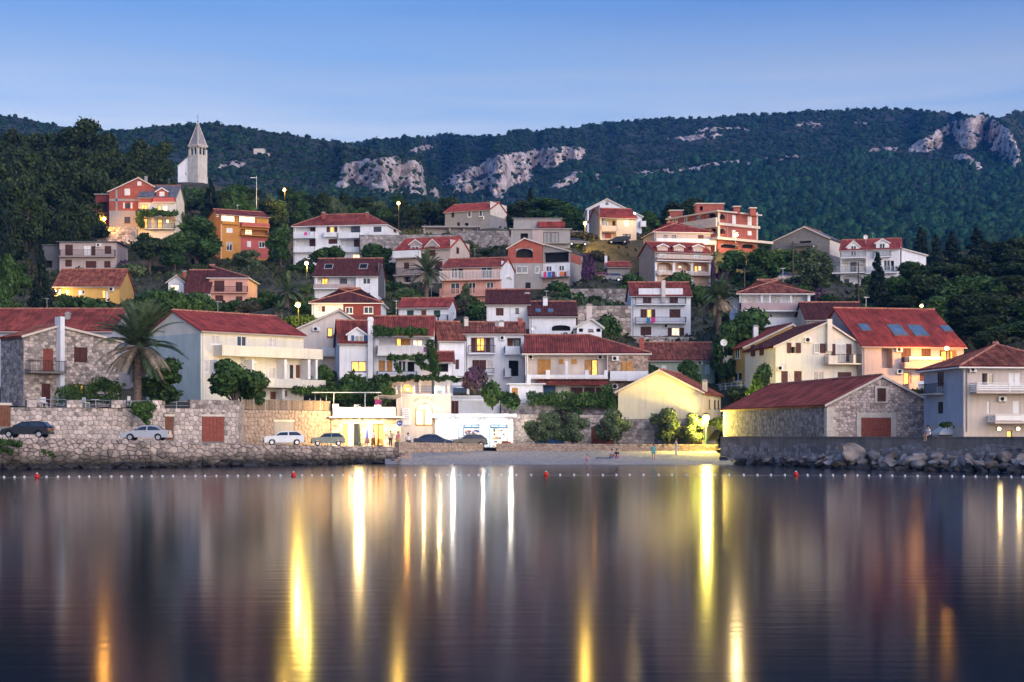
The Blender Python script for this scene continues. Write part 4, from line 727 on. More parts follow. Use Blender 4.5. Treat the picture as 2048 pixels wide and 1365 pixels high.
# ------------------------------------------------------------------ stone walls, each stone its own piece where it shows
def clip(P, nx, nz, c):
    out = []; n = len(P)
    for i in range(n):
        a, b = P[i], P[(i+1) % n]; da, db = a[0]*nx+a[1]*nz-c, b[0]*nx+b[1]*nz-c
        if da <= 0: out.append(a)
        if (da < 0 < db) or (db < 0 < da): t = da/(da-db); out.append((a[0]+(b[0]-a[0])*t, a[1]+(b[1]-a[1])*t))
    return out
def cells(u0, u1, zb, zt, sx, sz, seed, big=0, holes=()):        # zb, zt functions of u
    rg = random.Random(seed); nu = max(1, int((u1-u0)/sx)); zmin = min(zb(u0), zb(u1), zb((u0+u1)/2)); zmax = max(zt(u0), zt(u1), zt((u0+u1)/2)); nz = max(1, int((zmax-zmin)/sz)); P = {}
    for i in range(-1, nu+1):
        for j in range(-1, nz+1):
            if big and rg.random() < big: continue
            P[i, j] = (u0+(u1-u0)*(i+.5+(.5 if j % 2 else 0)*.6+rg.uniform(-.33, .33))/nu, zmin+(zmax-zmin)*(j+.5+rg.uniform(-.3, .3))/nz)
    res = []
    for (i, j), p in P.items():
        Q = [(p[0]-3*sx, p[1]-3*sz), (p[0]+3*sx, p[1]-3*sz), (p[0]+3*sx, p[1]+3*sz), (p[0]-3*sx, p[1]+3*sz)]; al = sx/sz
        for di in range(-3, 4):
            for dj in range(-2, 3):
                o = P.get((i+di, j+dj))
                if o is None or (di == 0 and dj == 0): continue
                nx, nz_ = o[0]-p[0], (o[1]-p[1])*al*al; mx, mz = (o[0]+p[0])/2, (o[1]+p[1])/2
                Q = clip(Q, nx, nz_, mx*nx+mz*nz_)
                if len(Q) < 3: break
            if len(Q) < 3: break
        if len(Q) < 3: continue
        Q = clip(Q, -1, 0, -u0); Q = clip(Q, 1, 0, u1) if len(Q) > 2 else Q
        if len(Q) < 3: continue
        s = (zt(u1)-zt(u0))/(u1-u0); z_ = zt(p[0]); Q = clip(Q, -s, 1, z_-s*p[0]); s = (zb(u1)-zb(u0))/(u1-u0); z_ = zb(p[0]); Q = clip(Q, s, -1, -(z_-s*p[0])) if len(Q) > 2 else Q
        if len(Q) < 3: continue
        for (a, b, c, d) in holes:
            if max(q[0] for q in Q) > a and min(q[0] for q in Q) < c and max(q[1] for q in Q) > b and min(q[1] for q in Q) < d:
                g = [(a-p[0], (1, 0, a)), (p[0]-c, (-1, 0, -c)), (b-p[1], (0, 1, b)), (p[1]-d, (0, -1, -d))]; Q = clip(Q, *max(g)[1])
                if len(Q) < 3: break
        if len(Q) < 3: continue
        ar = abs(sum(Q[k][0]*Q[(k+1) % len(Q)][1]-Q[(k+1) % len(Q)][0]*Q[k][1] for k in range(len(Q))))/2
        if ar > sx*sz*.06: res.append((ar, Q))
    res.sort(key=lambda t: -t[0]); return res
def stone_geo(mb, Q, T, pr, gap, rg):
    cx = sum(q[0] for q in Q)/len(Q); cz = sum(q[1] for q in Q)/len(Q); n = len(Q); h = pr*rg.uniform(.55, 1.25)
    def ring(k, o): return [T(cx+(x-cx)*k, o, cz+(z-cz)*k) for x, z in Q]
    r = math.sqrt(max(.01, (max(q[0] for q in Q)-min(q[0] for q in Q))*(max(q[1] for q in Q)-min(q[1] for q in Q)))); k1 = max(.6, 1-2*gap/r)
    b = len(mb.v); mb.v += ring(k1, -.01)+ring(k1*.97, h*.6)+ring(k1*.72, h)
    for a in range(2): mb.f += [(b+a*n+i, b+a*n+(i+1) % n, b+(a+1)*n+(i+1) % n, b+(a+1)*n+i) for i in range(n)]
    mb.f.append(tuple(b+2*n+i for i in range(n)))
def cover(parent, T, u0, u1, zb, zt, sx, sz, m, seed, pr=.07, gap=.018, holes=(), sep=300, big=0, name='stone'):
    rg = random.Random(seed+99); cs = cells(u0, u1, zb, zt, sx, sz, seed, big, holes)
    for ar, Q in cs[:sep]:
        mb = MB(); stone_geo(mb, Q, T, pr, gap, rg); mb.obj(name, m, parent)
    if cs[sep:]:
        mb = MB()
        for ar, Q in cs[sep:]: stone_geo(mb, Q, T, pr, gap, rg)
        o = mb.obj('stonework', m, parent); o['kind'] = 'stuff'
class Wall:                                              # free-standing or retaining wall along a line on the ground
    def __init__(s, name, label, a, b, zb, zt, th, m, cat='wall', cap=None):
        A = Vector((XD(*a), a[1])); B = Vector((XD(*b), b[1])); s.L = (B-A).length; s.e = (B-A)/s.L; s.A = A; s.zb, s.zt = zb, zt
        s.E = empty(name, (A.x, A.y, 0), math.atan2(s.e.y, s.e.x)); tag(s.E, label, cat)
        L = s.L; MB().add([(0, 0, zb[0]), (L, 0, zb[1]), (L, 0, zt[1]), (0, 0, zt[0]), (0, th, zb[0]), (L, th, zb[1]), (L, th, zt[1]), (0, th, zt[0])], [(0, 1, 2, 3), (4, 7, 6, 5), (3, 2, 6, 7), (0, 3, 7, 4), (1, 5, 6, 2)]).obj('core', m, s.E)
        if cap: MB().add([(0, -.08, zt[0]+.003), (L, -.08, zt[1]+.003), (L, -.08, zt[1]+.1), (0, -.08, zt[0]+.1), (0, th+.05, zt[0]+.003), (L, th+.05, zt[1]+.003), (L, th+.05, zt[1]+.1), (0, th+.05, zt[0]+.1)], [(0, 1, 2, 3), (4, 7, 6, 5), (3, 2, 6, 7), (0, 3, 7, 4), (1, 5, 6, 2)]).obj('coping', cap, s.E)
    def T(s, u, o, z): return (u, -o, z)
    def u(s, px): r = (px-1024)/F; return (r*s.A.y-s.A.x)/(s.e.x-r*s.e.y)
    def uz(s, c, x, y): px = PX(c, x); u = s.u(px); d = s.A.y+u*s.e.y; return u, CH+(HZ-PY(c, y))*d/F
    def rect(s, c, q): a, b = s.uz(c, q[0], q[1]), s.uz(c, q[2], q[3]); return min(a[0], b[0]), min(a[1], b[1]), max(a[0], b[0]), max(a[1], b[1])
    def ft(s): return lambda u: s.zt[0]+(s.zt[1]-s.zt[0])*u/s.L
    def fb(s): return lambda u: s.zb[0]+(s.zb[1]-s.zb[0])*u/s.L
    def stones(s, sx, sz, m, seed, **k): cover(s.E, s.T, 0, s.L, s.fb(), s.ft(), sx, sz, m, seed, **k)
    def door(s, c, q, m, name='door', n=4):
        u0, z0, u1, z1 = s.rect(c, q); b = MB(s.T).box(u0, -.05, z0, u1, .02, z1); w = (u1-u0)/n
        for i in range(n): b.box(u0+w*i+.02, .021, z0+.04, u0+w*(i+1)-.02, .05, z1-.04)
        d = b.obj(name, m, s.E); MB(s.T).box(u0-.12, -.04, z1, u1+.12, .09, z1+.22).obj('lintel', 'quoin', d); return (u0-.02, z0-.5, u1+.02, z1+.22)
# sea wall of the left quay, in three runs
for i, (a, b) in enumerate((((-60, ip(-60, SEA)), (300, 145)), ((300, 145), (570, 157)), ((570, 157), (795, 167.5)))):
    w = Wall('sea_wall', ('stone sea wall below the two left cars', 'stone sea wall below the red garage doors', 'stone sea wall below the white and green hatchbacks')[i], a, b, (-.6, -.6), (qz(a[0])+.04, qz(b[0])+.04), .6, 'mortardark')
    w.stones(.50, .33, 'stonesea', 20+i, pr=.16, gap=.02, big=.3, sep=300)
    for kx in range(int(w.L/1.6)):                       # wet footing rocks at the waterline
        pass
# retaining wall behind the cars
w = Wall('retaining_wall', 'tall rubble retaining wall behind the dark hatchback and silver saloon', (-60, 146.5), (478, 163.8), (2.2, 1.6), (5.35, 5.5), .7, 'mortar')
hs = [w.door(3, (-20, 540, 100, 745), 'wood'), w.door(3, (1612, 650, 1690, 878), 'wood', n=3), w.door(6, (20, 650, 232, 893), 'redwood', 'garage_door', 6)]
w.stones(.50, .42, 'stone', 31, pr=.07, gap=.02, holes=hs, sep=300); RW1 = w
for i, (x0, x1) in enumerate(((262, 360), (650, 800), (1085, 1225), (1485, 1610), (1850, 2340))):  # piers of the terrace parapet
    u0, u1 = w.u(PX(3, x0)), w.u(PX(3, x1)); zt = w.uz(3, (x0+x1)/2, 490)[1]; z0 = 5.4; b = MB(w.T).box(u0, -.5, z0, u1, .0, zt).obj('parapet_pier', 'mortar', w.E)
    cover(b, w.T, u0, u1, lambda u: z0, lambda u: zt, .45, .36, 'stone', 50+i, sep=0, pr=.06)
for x0, x1 in ((360, 650), (800, 1085), (1225, 1485), (1610, 1850)):
    u0, u1 = w.u(PX(3, x0)), w.u(PX(3, x1)); g = MB(w.T)
    for z in (5.75, 6.15): g.tube([(u0, -.2, z), (u1, -.2, z)], .035, 6)
    g.tube([((u0+u1)/2, -.2, 5.3), ((u0+u1)/2, -.2, 6.15)], .03, 6); g.obj('railing', 'steel', w.E)
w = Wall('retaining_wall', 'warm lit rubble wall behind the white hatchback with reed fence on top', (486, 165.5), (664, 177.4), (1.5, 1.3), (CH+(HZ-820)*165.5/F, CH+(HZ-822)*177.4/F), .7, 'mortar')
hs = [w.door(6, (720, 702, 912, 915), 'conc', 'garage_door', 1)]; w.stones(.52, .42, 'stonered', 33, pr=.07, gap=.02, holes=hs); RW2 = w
f = empty('reed_fence', (w.A.x, w.A.y, 0), math.atan2(w.e.y, w.e.x)); tag(f, 'brown reed screen fence on top of the warm lit rubble wall', 'fence')
for i in range(8):
    u0, u1 = w.L*i/8+.03, w.L*(i+1)/8-.03; z0 = w.ft()(u0)+.05; g = MB(w.T)
    for k in range(26): g.tube([(u0+(u1-u0)*k/25, -.25, z0), (u0+(u1-u0)*k/25+rnd.uniform(-.02, .02), -.25, z0+1.0+rnd.uniform(-.06, .05))], .05, 5)
    g.obj('reed_panel', 'reed', f)
    MB(w.T).tube([(u0-.03, -.15, z0-.1), (u0-.03, -.15, z0+1.25)], .03, 6).obj('fence_post', 'steel', f)
w = Wall('corner_wall', 'short shaded rubble wall at the step between garage and warm lit wall', (478, 163.8), (487, 165.6), (1.5, 1.5), (5.9, 5.9), .8, 'mortar'); w.stones(.5, .4, 'stonecool', 35, sep=40)
# low wall along the beach road, wall behind the tamarisks
w = Wall('low_wall', 'low curving stone wall in front of the two dark cars by the kiosk', (797, 168), (966, 181), (.3, .7), (CH+(HZ-884)*168/F, CH+(HZ-888)*181/F), .45, 'mortar'); w.stones(.5, .34, 'stonered', 37, sep=200)
w = Wall('low_wall', 'low stone kerb wall between the beach and the tamarisk trees', (992, 181), (1436, 180.6), (.6, .4), (CH+(HZ-887)*181/F, CH+(HZ-890)*180.6/F), .45, 'mortar'); w.stones(.55, .3, 'stonered', 38, sep=160)
w = Wall('garden_wall', 'tall stone wall with blue and brown doors behind the tamarisks', (1026, 187), (1236, 187), (.8, .8), (CH+(HZ-829)*187/F, CH+(HZ-831)*187/F), .6, 'mortar')
hs = [w.door(12, (60, 625, 330, 825), 'blue', n=4), w.door(12, (600, 650, 800, 832), 'redwood', n=5)]; w.stones(.55, .42, 'stone', 39, holes=hs, sep=120)
w = Wall('terrace_wall', 'grey dry stone terrace wall below the long clipped hedge', (1002, 188.6), (1236, 188.6), (4, 4), (CH+(HZ-806)*188.6/F, CH+(HZ-806)*188.6/F), .6, 'mortar'); w.stones(.6, .42, 'stonecool', 41, sep=0)
# pier wall on the right
for i, (a, b, lb) in enumerate((((1441, 171), (1652, 147), 'long rendered pier wall beside the boathouse flank'), ((1652, 147), (2120, 124), 'rendered pier wall below the boathouse door and seated man'))):
    w = Wall('pier_wall', lb, a, b, (-.5, -.5), (CH-.17, CH-.17), .9, 'concwall', cap='concwall')
    cover(w.E, w.T, 0, w.L, lambda u: -.3, lambda u: 1.9+.25*math.sin(u*.7), .5, .34, 'stonecool', 43+i, sep=0, pr=.035, gap=.03)
# stonework on house fronts (too small to pick apart: one joined piece each)
def clad(h, f, zb, zt, u0, u1, sx, sz, m, seed, holes=(), o=.0):
    T0 = h.T(f); cover(h.E, lambda u, oo, z: T0(u, oo+o, z), u0, u1, zb, zt, sx, sz, m, seed, pr=.05, gap=.016, holes=holes, sep=0)
def gable(h):
    rv = [float(x) for x in h.roof[1:]]; ax, az = h.uv('F', rv[0], rv[1]); zl = CH+(HZ-PY(h.c, rv[2]))*h.A.y/F-h.z0; zr = CH+(HZ-PY(h.c, rv[3]))*(h.A+h.e*h.W).y/F-h.z0; return ax, az, zl, zr
h = HB['stone_house'][0]; ax, az, zl, zr = gable(h)
hs = [tuple(h.rect('F', q)) for q in ((420, 1158, 515, 1382), (722, 1145, 850, 1295), (405, 1500, 490, 1718), (680, 1505, 915, 1604), (548, 850, 590, 1722))]
clad(h, 'F', lambda u: -.5, lambda u: zl+(az-zl)*u/ax, 0, ax, .46, .3, 'stone', 61, hs); clad(h, 'F', lambda u: -.5, lambda u: az+(zr-az)*(u-ax)/(h.W-ax), ax, h.W, .46, .3, 'stone', 62, hs)
clad(h, 'L', lambda u: -.5, lambda u: zl, 0, h.dep, .46, .3, 'stonecool', 63)  # cooler, darker stone paints the shade of the left side
h = HB['boathouse'][0]; ax, az, zl, zr = gable(h); hs = [tuple(h.rect('F', q)) for q in ((590, 355, 718, 520), (412, 612, 796, 895))]
clad(h, 'F', lambda u: -.4, lambda u: zl+(az-zl)*u/ax, .0, ax, .36, .24, 'stonelit', 64, hs); clad(h, 'F', lambda u: -.4, lambda u: az+(zr-az)*(u-ax)/(h.W-ax), ax, h.W, .36, .24, 'stonelit', 65, hs)  # gable stone made paler and warmer: its light is in the colour
clad(h, 'L', lambda u: -.4, lambda u: zl, 0, h.dep, .42, .28, 'stonecool', 66)  # darker stone on the flank puts its shade into the colour
z = -.4; k = 0
while z < zl-.3:                                          # corner quoins
    hh = .42; wq = .55 if k % 2 else .95; MB().box(-.09, -.1, z, wq, .5, z+hh).obj('quoin', 'quoin', h.E); MB().box(h.W-wq*.7, -.1, z, h.W+.06, .3, z+hh).obj('quoin', 'quoin', h.E); z += hh+.02; k += 1
h = HB['yellow_gabled_house'][0]; r = h.rect('F', (861, 578, 1679, 885)); clad(h, 'F', lambda u: r[1], lambda u: r[3]-.02, .05, h.W-.05, .5, .36, 'stone', 67, o=.14)
h = HB['cafe'][0]; hs = [tuple(h.rect('F', q)) for q in ((1395, 700, 1552, 945), (1635, 700, 1795, 945))]; clad(h, 'F', lambda u: -.2, lambda u: h.ze-.05, .05, h.W-.05, .55, .3, 'stone', 68, hs)
h = HB['tan_house'][0]; hs = [tuple(h.rect('F', q)) for q in ((1375, 790, 1495, 905), (1255, 895, 1640, 990))]; r = h.rect('F', (1250, 735, 1640, 1190)); clad(h, 'F', lambda u: r[1], lambda u: r[3]-.02, r[0], r[2], .45, .36, 'stonered', 69, hs, o=.035)
# drystone terraces between the upper gardens
for i, (x0, d0, x1, d1, yt, hh, lb) in enumerate(((905, 334, 1165, 330, 462, 2.6, 'long grey terrace wall below the top road'), (1140, 268, 1260, 262, 578, 2.2, 'dry stone wall above the olive terrace'), (1155, 226, 1262, 226, 612, 3.2, 'pale rubble wall left of the three-storey house'), (1265, 231, 1420, 231, 674, 1.6, 'low stone wall under the three-storey house'),
                                                   (1480, 285, 1600, 285, 552, 1.6, 'pale garden wall above the mauve parapet house'), (470, 318, 640, 316, 537, 1.2, 'low pale garden wall under the orange house'), (190, 330, 275, 330, 455, 3.0, 'stone footing wall under the brick house'), (720, 312, 905, 318, 470, 2.5, 'shaded terrace wall left of the top road'))):
    za = CH+(HZ-yt)*d0/F; zb_ = CH+(HZ-yt)*d1/F; w = Wall('terrace_wall', lb, (x0, d0), (x1, d1), (za-hh-1, zb_-hh-1), (za, zb_), .5, 'mortar'); w.stones(.8, .5, 'stonecool' if i in (0, 7) else 'stone', 80+i, sep=0, pr=.1)

# ------------------------------------------------------------------ plants
def leafmesh(name, cl, nper, size, m, seed, flat=.0, shell=.55, tri=False):
    """leaf-sized faces spread through the given ellipsoids (cx, cy, cz, rx, ry, rz)"""
    rg = np.random.RandomState(seed); C = np.array(cl, float); vol = (C[:, 3]*C[:, 4]*C[:, 5])**(2/3); n = np.maximum(6, (nper*vol/vol.sum()).astype(int)); I = np.repeat(np.arange(len(C)), n); N_ = len(I)
    d = rg.randn(N_, 3); d /= np.linalg.norm(d, axis=1)[:, None]; r = shell+(1-shell)*rg.rand(N_)**.6; r *= 1+.12*rg.randn(N_)
    P = C[I, :3]+d*C[I, 3:]*r[:, None]; nn = d+rg.randn(N_, 3)*.7; nn[:, 2] += flat; nn /= np.linalg.norm(nn, axis=1)[:, None]
    a = np.cross(nn, rg.randn(N_, 3)); a /= np.linalg.norm(a, axis=1)[:, None]; b = np.cross(nn, a); s = size*(.6+.8*rg.rand(N_)); a *= (s*.5)[:, None]; b *= (s*.9)[:, None]
    V = np.stack([P-a*.6-b*.6, P+a-b*.1, P+b, P-a*.9+b*.2], 1).reshape(-1, 3)
    return npmesh(name, V, np.arange(N_*4).reshape(-1, 4), m)
def trunkmesh(name, limbs, m='bark'):
    b = MB()
    for path, r0, r1 in limbs: n = len(path); b.tube(path, [r0+(r1-r0)*i/(n-1) for i in range(n)], 7)
    return me(name, b.v, b.f, m)
TPL = {}
def template(kind, crown, trunk): TPL.setdefault(kind, []).append((crown, trunk))
for k in range(5):                                         # Aleppo pine, unit height 1 m = scale later
    r = random.Random(100+k); cl = []; limbs = [([(0, 0, -.15), (.02, .01, .3), (r.uniform(-.06, .06), r.uniform(-.05, .05), .62), (r.uniform(-.08, .08), 0, .9)], .03, .008)]
    for i in range(17):
        t = r.uniform(.32, 1); a = r.uniform(0, 6.28); rr = (.30 if t < .75 else .22)*r.uniform(.35, 1); c = (rr*math.cos(a), rr*math.sin(a), t*.93); s = r.uniform(.09, .16); cl.append((*c, s*1.25, s*1.25, s*.8))
        if i % 2 == 0: limbs.append(([(0, 0, max(.2, c[2]-.18)), (c[0]*.5, c[1]*.5, c[2]-.09), c], .012, .004))
    template('pine', leafmesh('crown', cl, 5200, .042, 'pine', k, .4), trunkmesh('trunk', limbs))
for k in range(4):                                         # rounded broadleaf
    r = random.Random(200+k); cl = []; limbs = [([(0, 0, -.1), (.02, 0, .2), (0, .03, .5)], .035, .02)]
    for i in range(15):
        a = r.uniform(0, 6.28); t = r.uniform(.28, .92); rr = .34*math.sin(math.pi*min(.95, t*.85+.1))*r.uniform(.3, 1); c = (rr*math.cos(a), rr*math.sin(a), t); s = r.uniform(.11, .19); cl.append((*c, s, s, s*.85))
        if i % 2 == 0: limbs.append(([(0, 0, .15), (c[0]*.5, c[1]*.5, t*.6), c], .016, .004))
    template('tree', leafmesh('crown', cl, 5000, .05, 'leaf', 10+k, .2), trunkmesh('trunk', limbs))
    template('olive', leafmesh('crown', cl, 4600, .045, 'olive', 20+k, .2), trunkmesh('trunk', limbs))
for k in range(4):                                         # tamarisk: bare leaning trunk, wispy crown
    r = random.Random(250+k); lx = r.uniform(-.16, .16); cl = []; limbs = [([(-lx, 0, -.1), (-lx*.6, .01, .15), (0, .02, .38), (lx*.3, 0, .6)], .05, .02)]
    for i in range(20):
        a = r.uniform(0, 6.28); t = r.uniform(.36, .93); rr = .40*math.sin(math.pi*min(.97, (t-.2)*1.15+.08))*r.uniform(.3, 1); c = (rr*math.cos(a), rr*math.sin(a), t); s = r.uniform(.10, .17); cl.append((*c, s, s, s))
        if i % 2 == 0: limbs.append(([(0, .02, .35), (c[0]*.5, c[1]*.5, t*.7+.1), c], .018, .004))
    template('tamarisk', leafmesh('crown', cl, 8500, .036, 'tamarisk', 70+k, .0, .4), trunkmesh('trunk', limbs))
for k in range(2):
    r = random.Random(300+k); cl = [(r.uniform(-.03, .03), r.uniform(-.03, .03), z, .15*(1.05-z)**.6*(1 if z > .15 else .8), .15*(1.05-z)**.6, .09) for z in np.linspace(.06, .97, 15)]
    template('cypress', leafmesh('crown', cl, 4200, .04, 'cypress', 30+k, .0), trunkmesh('trunk', [([(0, 0, -.1), (0, 0, .9)], .025, .005)]))
    cl = []
    for z in np.linspace(.1, .97, 12):
        for i in range(6): a = r.uniform(0, 6.28); w = .27*(1.02-z)*r.uniform(.5, 1); cl.append((w*math.cos(a), w*math.sin(a), z+r.uniform(-.03, .03), .1*(1.15-z), .1*(1.15-z), .045))
    template('conifer', leafmesh('crown', cl, 5200, .036, 'cypress', 40+k, .5), trunkmesh('trunk', [([(0, 0, -.1), (0, 0, .95)], .03, .006)]))
for k in range(4):                                         # shrubs: unit = half-width 1
    r = random.Random(400+k); cl = []
    for i in range(12): a = r.uniform(0, 6.28); rr = r.uniform(0, .68); s = r.uniform(.26, .46); cl.append((rr*math.cos(a), rr*math.sin(a), r.uniform(.15, .62)*(1.2-rr*.6), s, s, s*.8))
    st = trunkmesh('stems', [([(0, 0, -.3), (r.uniform(-.3, .3), r.uniform(-.3, .3), .5)], .04, .015) for _ in range(4)])
    for kd, mm in (('shrub', 'leaf'), ('scrub', 'scrub'), ('oliveshrub', 'olive'), ('flowershrub', 'flower'), ('oleander', 'oleander'), ('darkshrub', 'pine')):
        template(kd, leafmesh('foliage', cl, 2600, .13, mm, 50+k, .2), st)
NT = [0]
def plant(kind, name, label, px, ytop, d, wpx, cat, group=None, zb=None, var=None, hmin=0, sq=1.0):
    """stands on the ground at distance d; its top reaches the row ytop, its crown is wpx wide"""
    NT[0] += 1; r = random.Random(NT[0]*13); T = TPL[kind]; cr_, tr_ = T[(var if var is not None else r.randrange(len(T))) % len(T)]
    x = XD(px, d); z0 = gz(x, d)-.1 if zb is None else zb; ht = max(hmin, CH+(HZ-ytop)*d/F-z0); w = wpx*d/F/2
    unit = {'pine': .40, 'tree': .44, 'olive': .44, 'tamarisk': .42, 'cypress': .16, 'conifer': .29}.get(kind)
    E = empty(name, (x, d, z0), r.uniform(0, 6.28)); tag(E, label, cat, group)
    if unit: s = (w/unit, w/unit*sq, ht/1.02)
    else: s = (w/.95, w/.95*sq, ht/1.0)
    bush = unit is None
    c = link(bpy.data.objects.new('foliage' if bush else 'crown', cr_), E); t = link(bpy.data.objects.new('stems' if bush else 'trunk', tr_), E)
    E.scale = s; return E
# pine wood on the left hillside
G = 'pines of the wood on the left hillside'; Lb = 'dark green pine in the dense wood on the left hillside'
rp_ = random.Random(5)
for px, yt, d, w in ((-20, 262, 395, 95), (30, 258, 420, 95), (78, 262, 430, 90), (120, 250, 425, 100), (165, 243, 420, 110), (205, 262, 415, 90), (10, 300, 370, 110), (62, 300, 365, 120), (118, 292, 380, 110), (165, 290, 375, 105), (215, 290, 385, 100), (255, 300, 400, 95), (290, 272, 430, 95), (318, 285, 425, 70), (322, 310, 415, 62),
                     (0, 345, 330, 120), (45, 348, 325, 110), (95, 350, 345, 105), (145, 345, 350, 105), (190, 335, 355, 90), (10, 400, 300, 110), (50, 360, 305, 100), (95, 400, 330, 90), (145, 400, 322, 95), (180, 405, 328, 80), (160, 425, 312, 70), (120, 430, 318, 70), (240, 320, 400, 100), (300, 330, 405, 80), (330, 350, 420, 50), (265, 335, 390, 80), (-10, 440, 285, 90), (20, 430, 290, 70), (230, 355, 370, 70), (85, 320, 350, 100), (140, 318, 362, 100), (30, 325, 345, 100)):
    k = 0 if yt < 275 else 1 if yt < 330 else 2 if yt < 395 else 3
    plant('pine', 'pine_tree', ('dark pine on the skyline of the left wood', 'dark pine in the upper half of the left wood', 'dark pine in the lower half of the left wood', 'dark pine at the lower front edge of the left wood')[k], px, yt, d, w, 'tree', ('skyline pines of the left wood', 'upper pines of the left wood', 'lower pines of the left wood', 'front pines of the left wood')[k])
G = 'trees of the wood behind the middle houses'; Lb = 'mixed green tree in the wood behind the middle houses'
for i in range(64):
    px = 430+i*7.6+rp_.uniform(-6, 6); d = rp_.choice((372, 390, 405, 420)); yt = 372+(px-430)*.06+(420-d)*.55+rp_.uniform(-6, 14); kd = rp_.choice(('pine', 'tree', 'pine', 'olive', 'conifer')) if rp_.random() < .8 else 'tree'
    Lb = {'pine': 'dark pine', 'tree': 'round leafy tree', 'olive': 'pale grey-green tree', 'conifer': 'pointed conifer'}[kd]+' in the wood behind the middle houses'; G = Lb+' group'
    plant(kd, 'hill_tree', Lb, px, yt, d, rp_.uniform(34, 58) if kd != 'conifer' else 34, 'tree', G, hmin=4)
for px, yt, d, w, kd, lb in ((422, 358, 395, 60, 'conifer', 'dark spreading conifer right of the church'), (1060, 376, 392, 34, 'conifer', 'pointed dark conifer rising above the big round pine'), (1085, 398, 380, 150, 'tree', 'big round tree left of the white double gables'), (1040, 405, 372, 90, 'pine', 'low pine right of the top grey house'), (1140, 415, 366, 90, 'tree', 'bushy tree beside the lit street lamp near the top'),
                             (1360, 405, 362, 110, 'pine', 'dark pine behind the left half of the brick villa'), (1390, 402, 372, 90, 'pine', 'dark pine crown just above the brick villa roof'), (1300, 425, 350, 60, 'tree', 'small tree right of the white double gables'), (860, 400, 385, 70, 'pine', 'pine left of the top grey house'), (900, 392, 378, 60, 'pine', 'pine touching the left eave of the top grey house'),
                             (82, 488, 232, 62, 'conifer', 'dense dark conifer left of the yellow house'), (8, 375, 262, 40, 'cypress', 'slim cypress at the left picture edge'), (20, 520, 225, 70, 'tree', 'leafy tree at the left edge above the old roof'), (-15, 560, 222, 80, 'tree', 'low leafy tree cut by the left picture edge'), (395, 435, 318, 120, 'tree', 'large deep green tree left of the orange house'), (350, 470, 312, 80, 'tree', 'rounded tree beneath the brick house'),
                             (300, 462, 300, 80, 'pine', 'olive-green pine below the brick house terrace'), (562, 455, 318, 66, 'tree', 'dark tree between the orange house and apartment block'), (495, 495, 316, 60, 'olive', 'grey-green tree in front of the red wall'), (660, 487, 300, 80, 'tree', 'tree before the left end of the apartment block'), (755, 490, 300, 95, 'tree', 'broad tree before the right end of the apartment block'),
                             (745, 520, 280, 50, 'tree', 'leafy tree right of the dark brown roof'), (1755, 505, 250, 66, 'conifer', 'lone dark conifer in front of the pale dormer house'), (1844, 457, 320, 40, 'cypress', 'tall dark cypress at the left of the right-hand wood'), (1870, 468, 310, 60, 'conifer', 'first dark conifer right of the tall cypress'), (1902, 465, 315, 70, 'conifer', 'second dark conifer right of the tall cypress'), (1952, 455, 312, 90, 'conifer', 'widest dark conifer of the right-hand wood'),
                             (1525, 500, 282, 90, 'tree', 'tree right below the brick villa terrace'), (1470, 505, 286, 90, 'tree', 'tree under the brightest villa lamp'), (1570, 495, 292, 80, 'tree', 'tree left of the bare block house'), (1630, 500, 268, 90, 'olive', 'thin grey-trunked tree before the block house'), (1500, 625, 212, 150, 'tree', 'broad dark tree under the mauve parapet'), (1455, 652, 208, 80, 'tree', 'dark tree at the foot of the third palm'),
                             (1380, 722, 204, 70, 'tree', 'dark round tree in front of the pale green house'), (1525, 735, 184, 66, 'tree', 'dark bush-like tree at the cream house corner'), (335, 722, 160, 110, 'tree', 'dark round tree behind the big palm'), (930, 568, 258, 26, 'olive', 'slender sapling in front of the pink house'), (640, 725, 188, 60, 'tree', 'deep green tree left of the white dormer house'), (560, 590, 245, 60, 'tree', 'tree beside the rose house')):
    plant(kd, 'tree' if kd in ('tree', 'olive') else kd+'_tree', lb, px, yt, d, w, 'tree')
G = 'trees of the dark wood at the right edge'; Lb = 'dark round-crowned pine in the wood at the right edge'
for px, yt, d, w in ((1985, 480, 320, 110), (2040, 470, 315, 110), (1830, 525, 285, 100), (1890, 520, 280, 110), (1950, 515, 282, 120), (2010, 520, 285, 120), (2065, 510, 280, 120), (1800, 555, 262, 90), (1850, 545, 258, 110), (1915, 545, 255, 120), (1975, 545, 255, 120), (2035, 550, 252, 130), (1870, 590, 238, 110), (1940, 585, 235, 120), (2010, 590, 232, 130), (2070, 600, 228, 120), (1960, 630, 222, 110), (2030, 640, 218, 120), (1800, 590, 245, 80), (1975, 660, 212, 90)):
    Lb = ('dark pine' if (px+yt) % 3 else 'leafy round tree')+(' high' if yt < 530 else ' midway' if yt < 575 else ' low')+' in the wood at the right edge'
    plant('pine' if (px+yt) % 3 else 'tree', 'wood_tree', Lb, px, yt, d, w, 'tree', Lb+' group')
for i, (px, yt, d, w) in enumerate(((352, 366, 470, 44), (372, 370, 470, 40), (392, 371, 472, 44), (412, 366, 475, 40), (445, 372, 440, 60), (475, 366, 430, 60), (380, 386, 430, 60), (410, 388, 425, 60), (360, 392, 425, 60), (440, 392, 410, 70), (465, 388, 405, 60))): plant('tree' if i % 3 else 'olive', 'hilltop_bush', 'bushy tree on the hilltop at the foot of the church', px, yt, d, w, 'tree', 'bushy trees below the church', hmin=2)
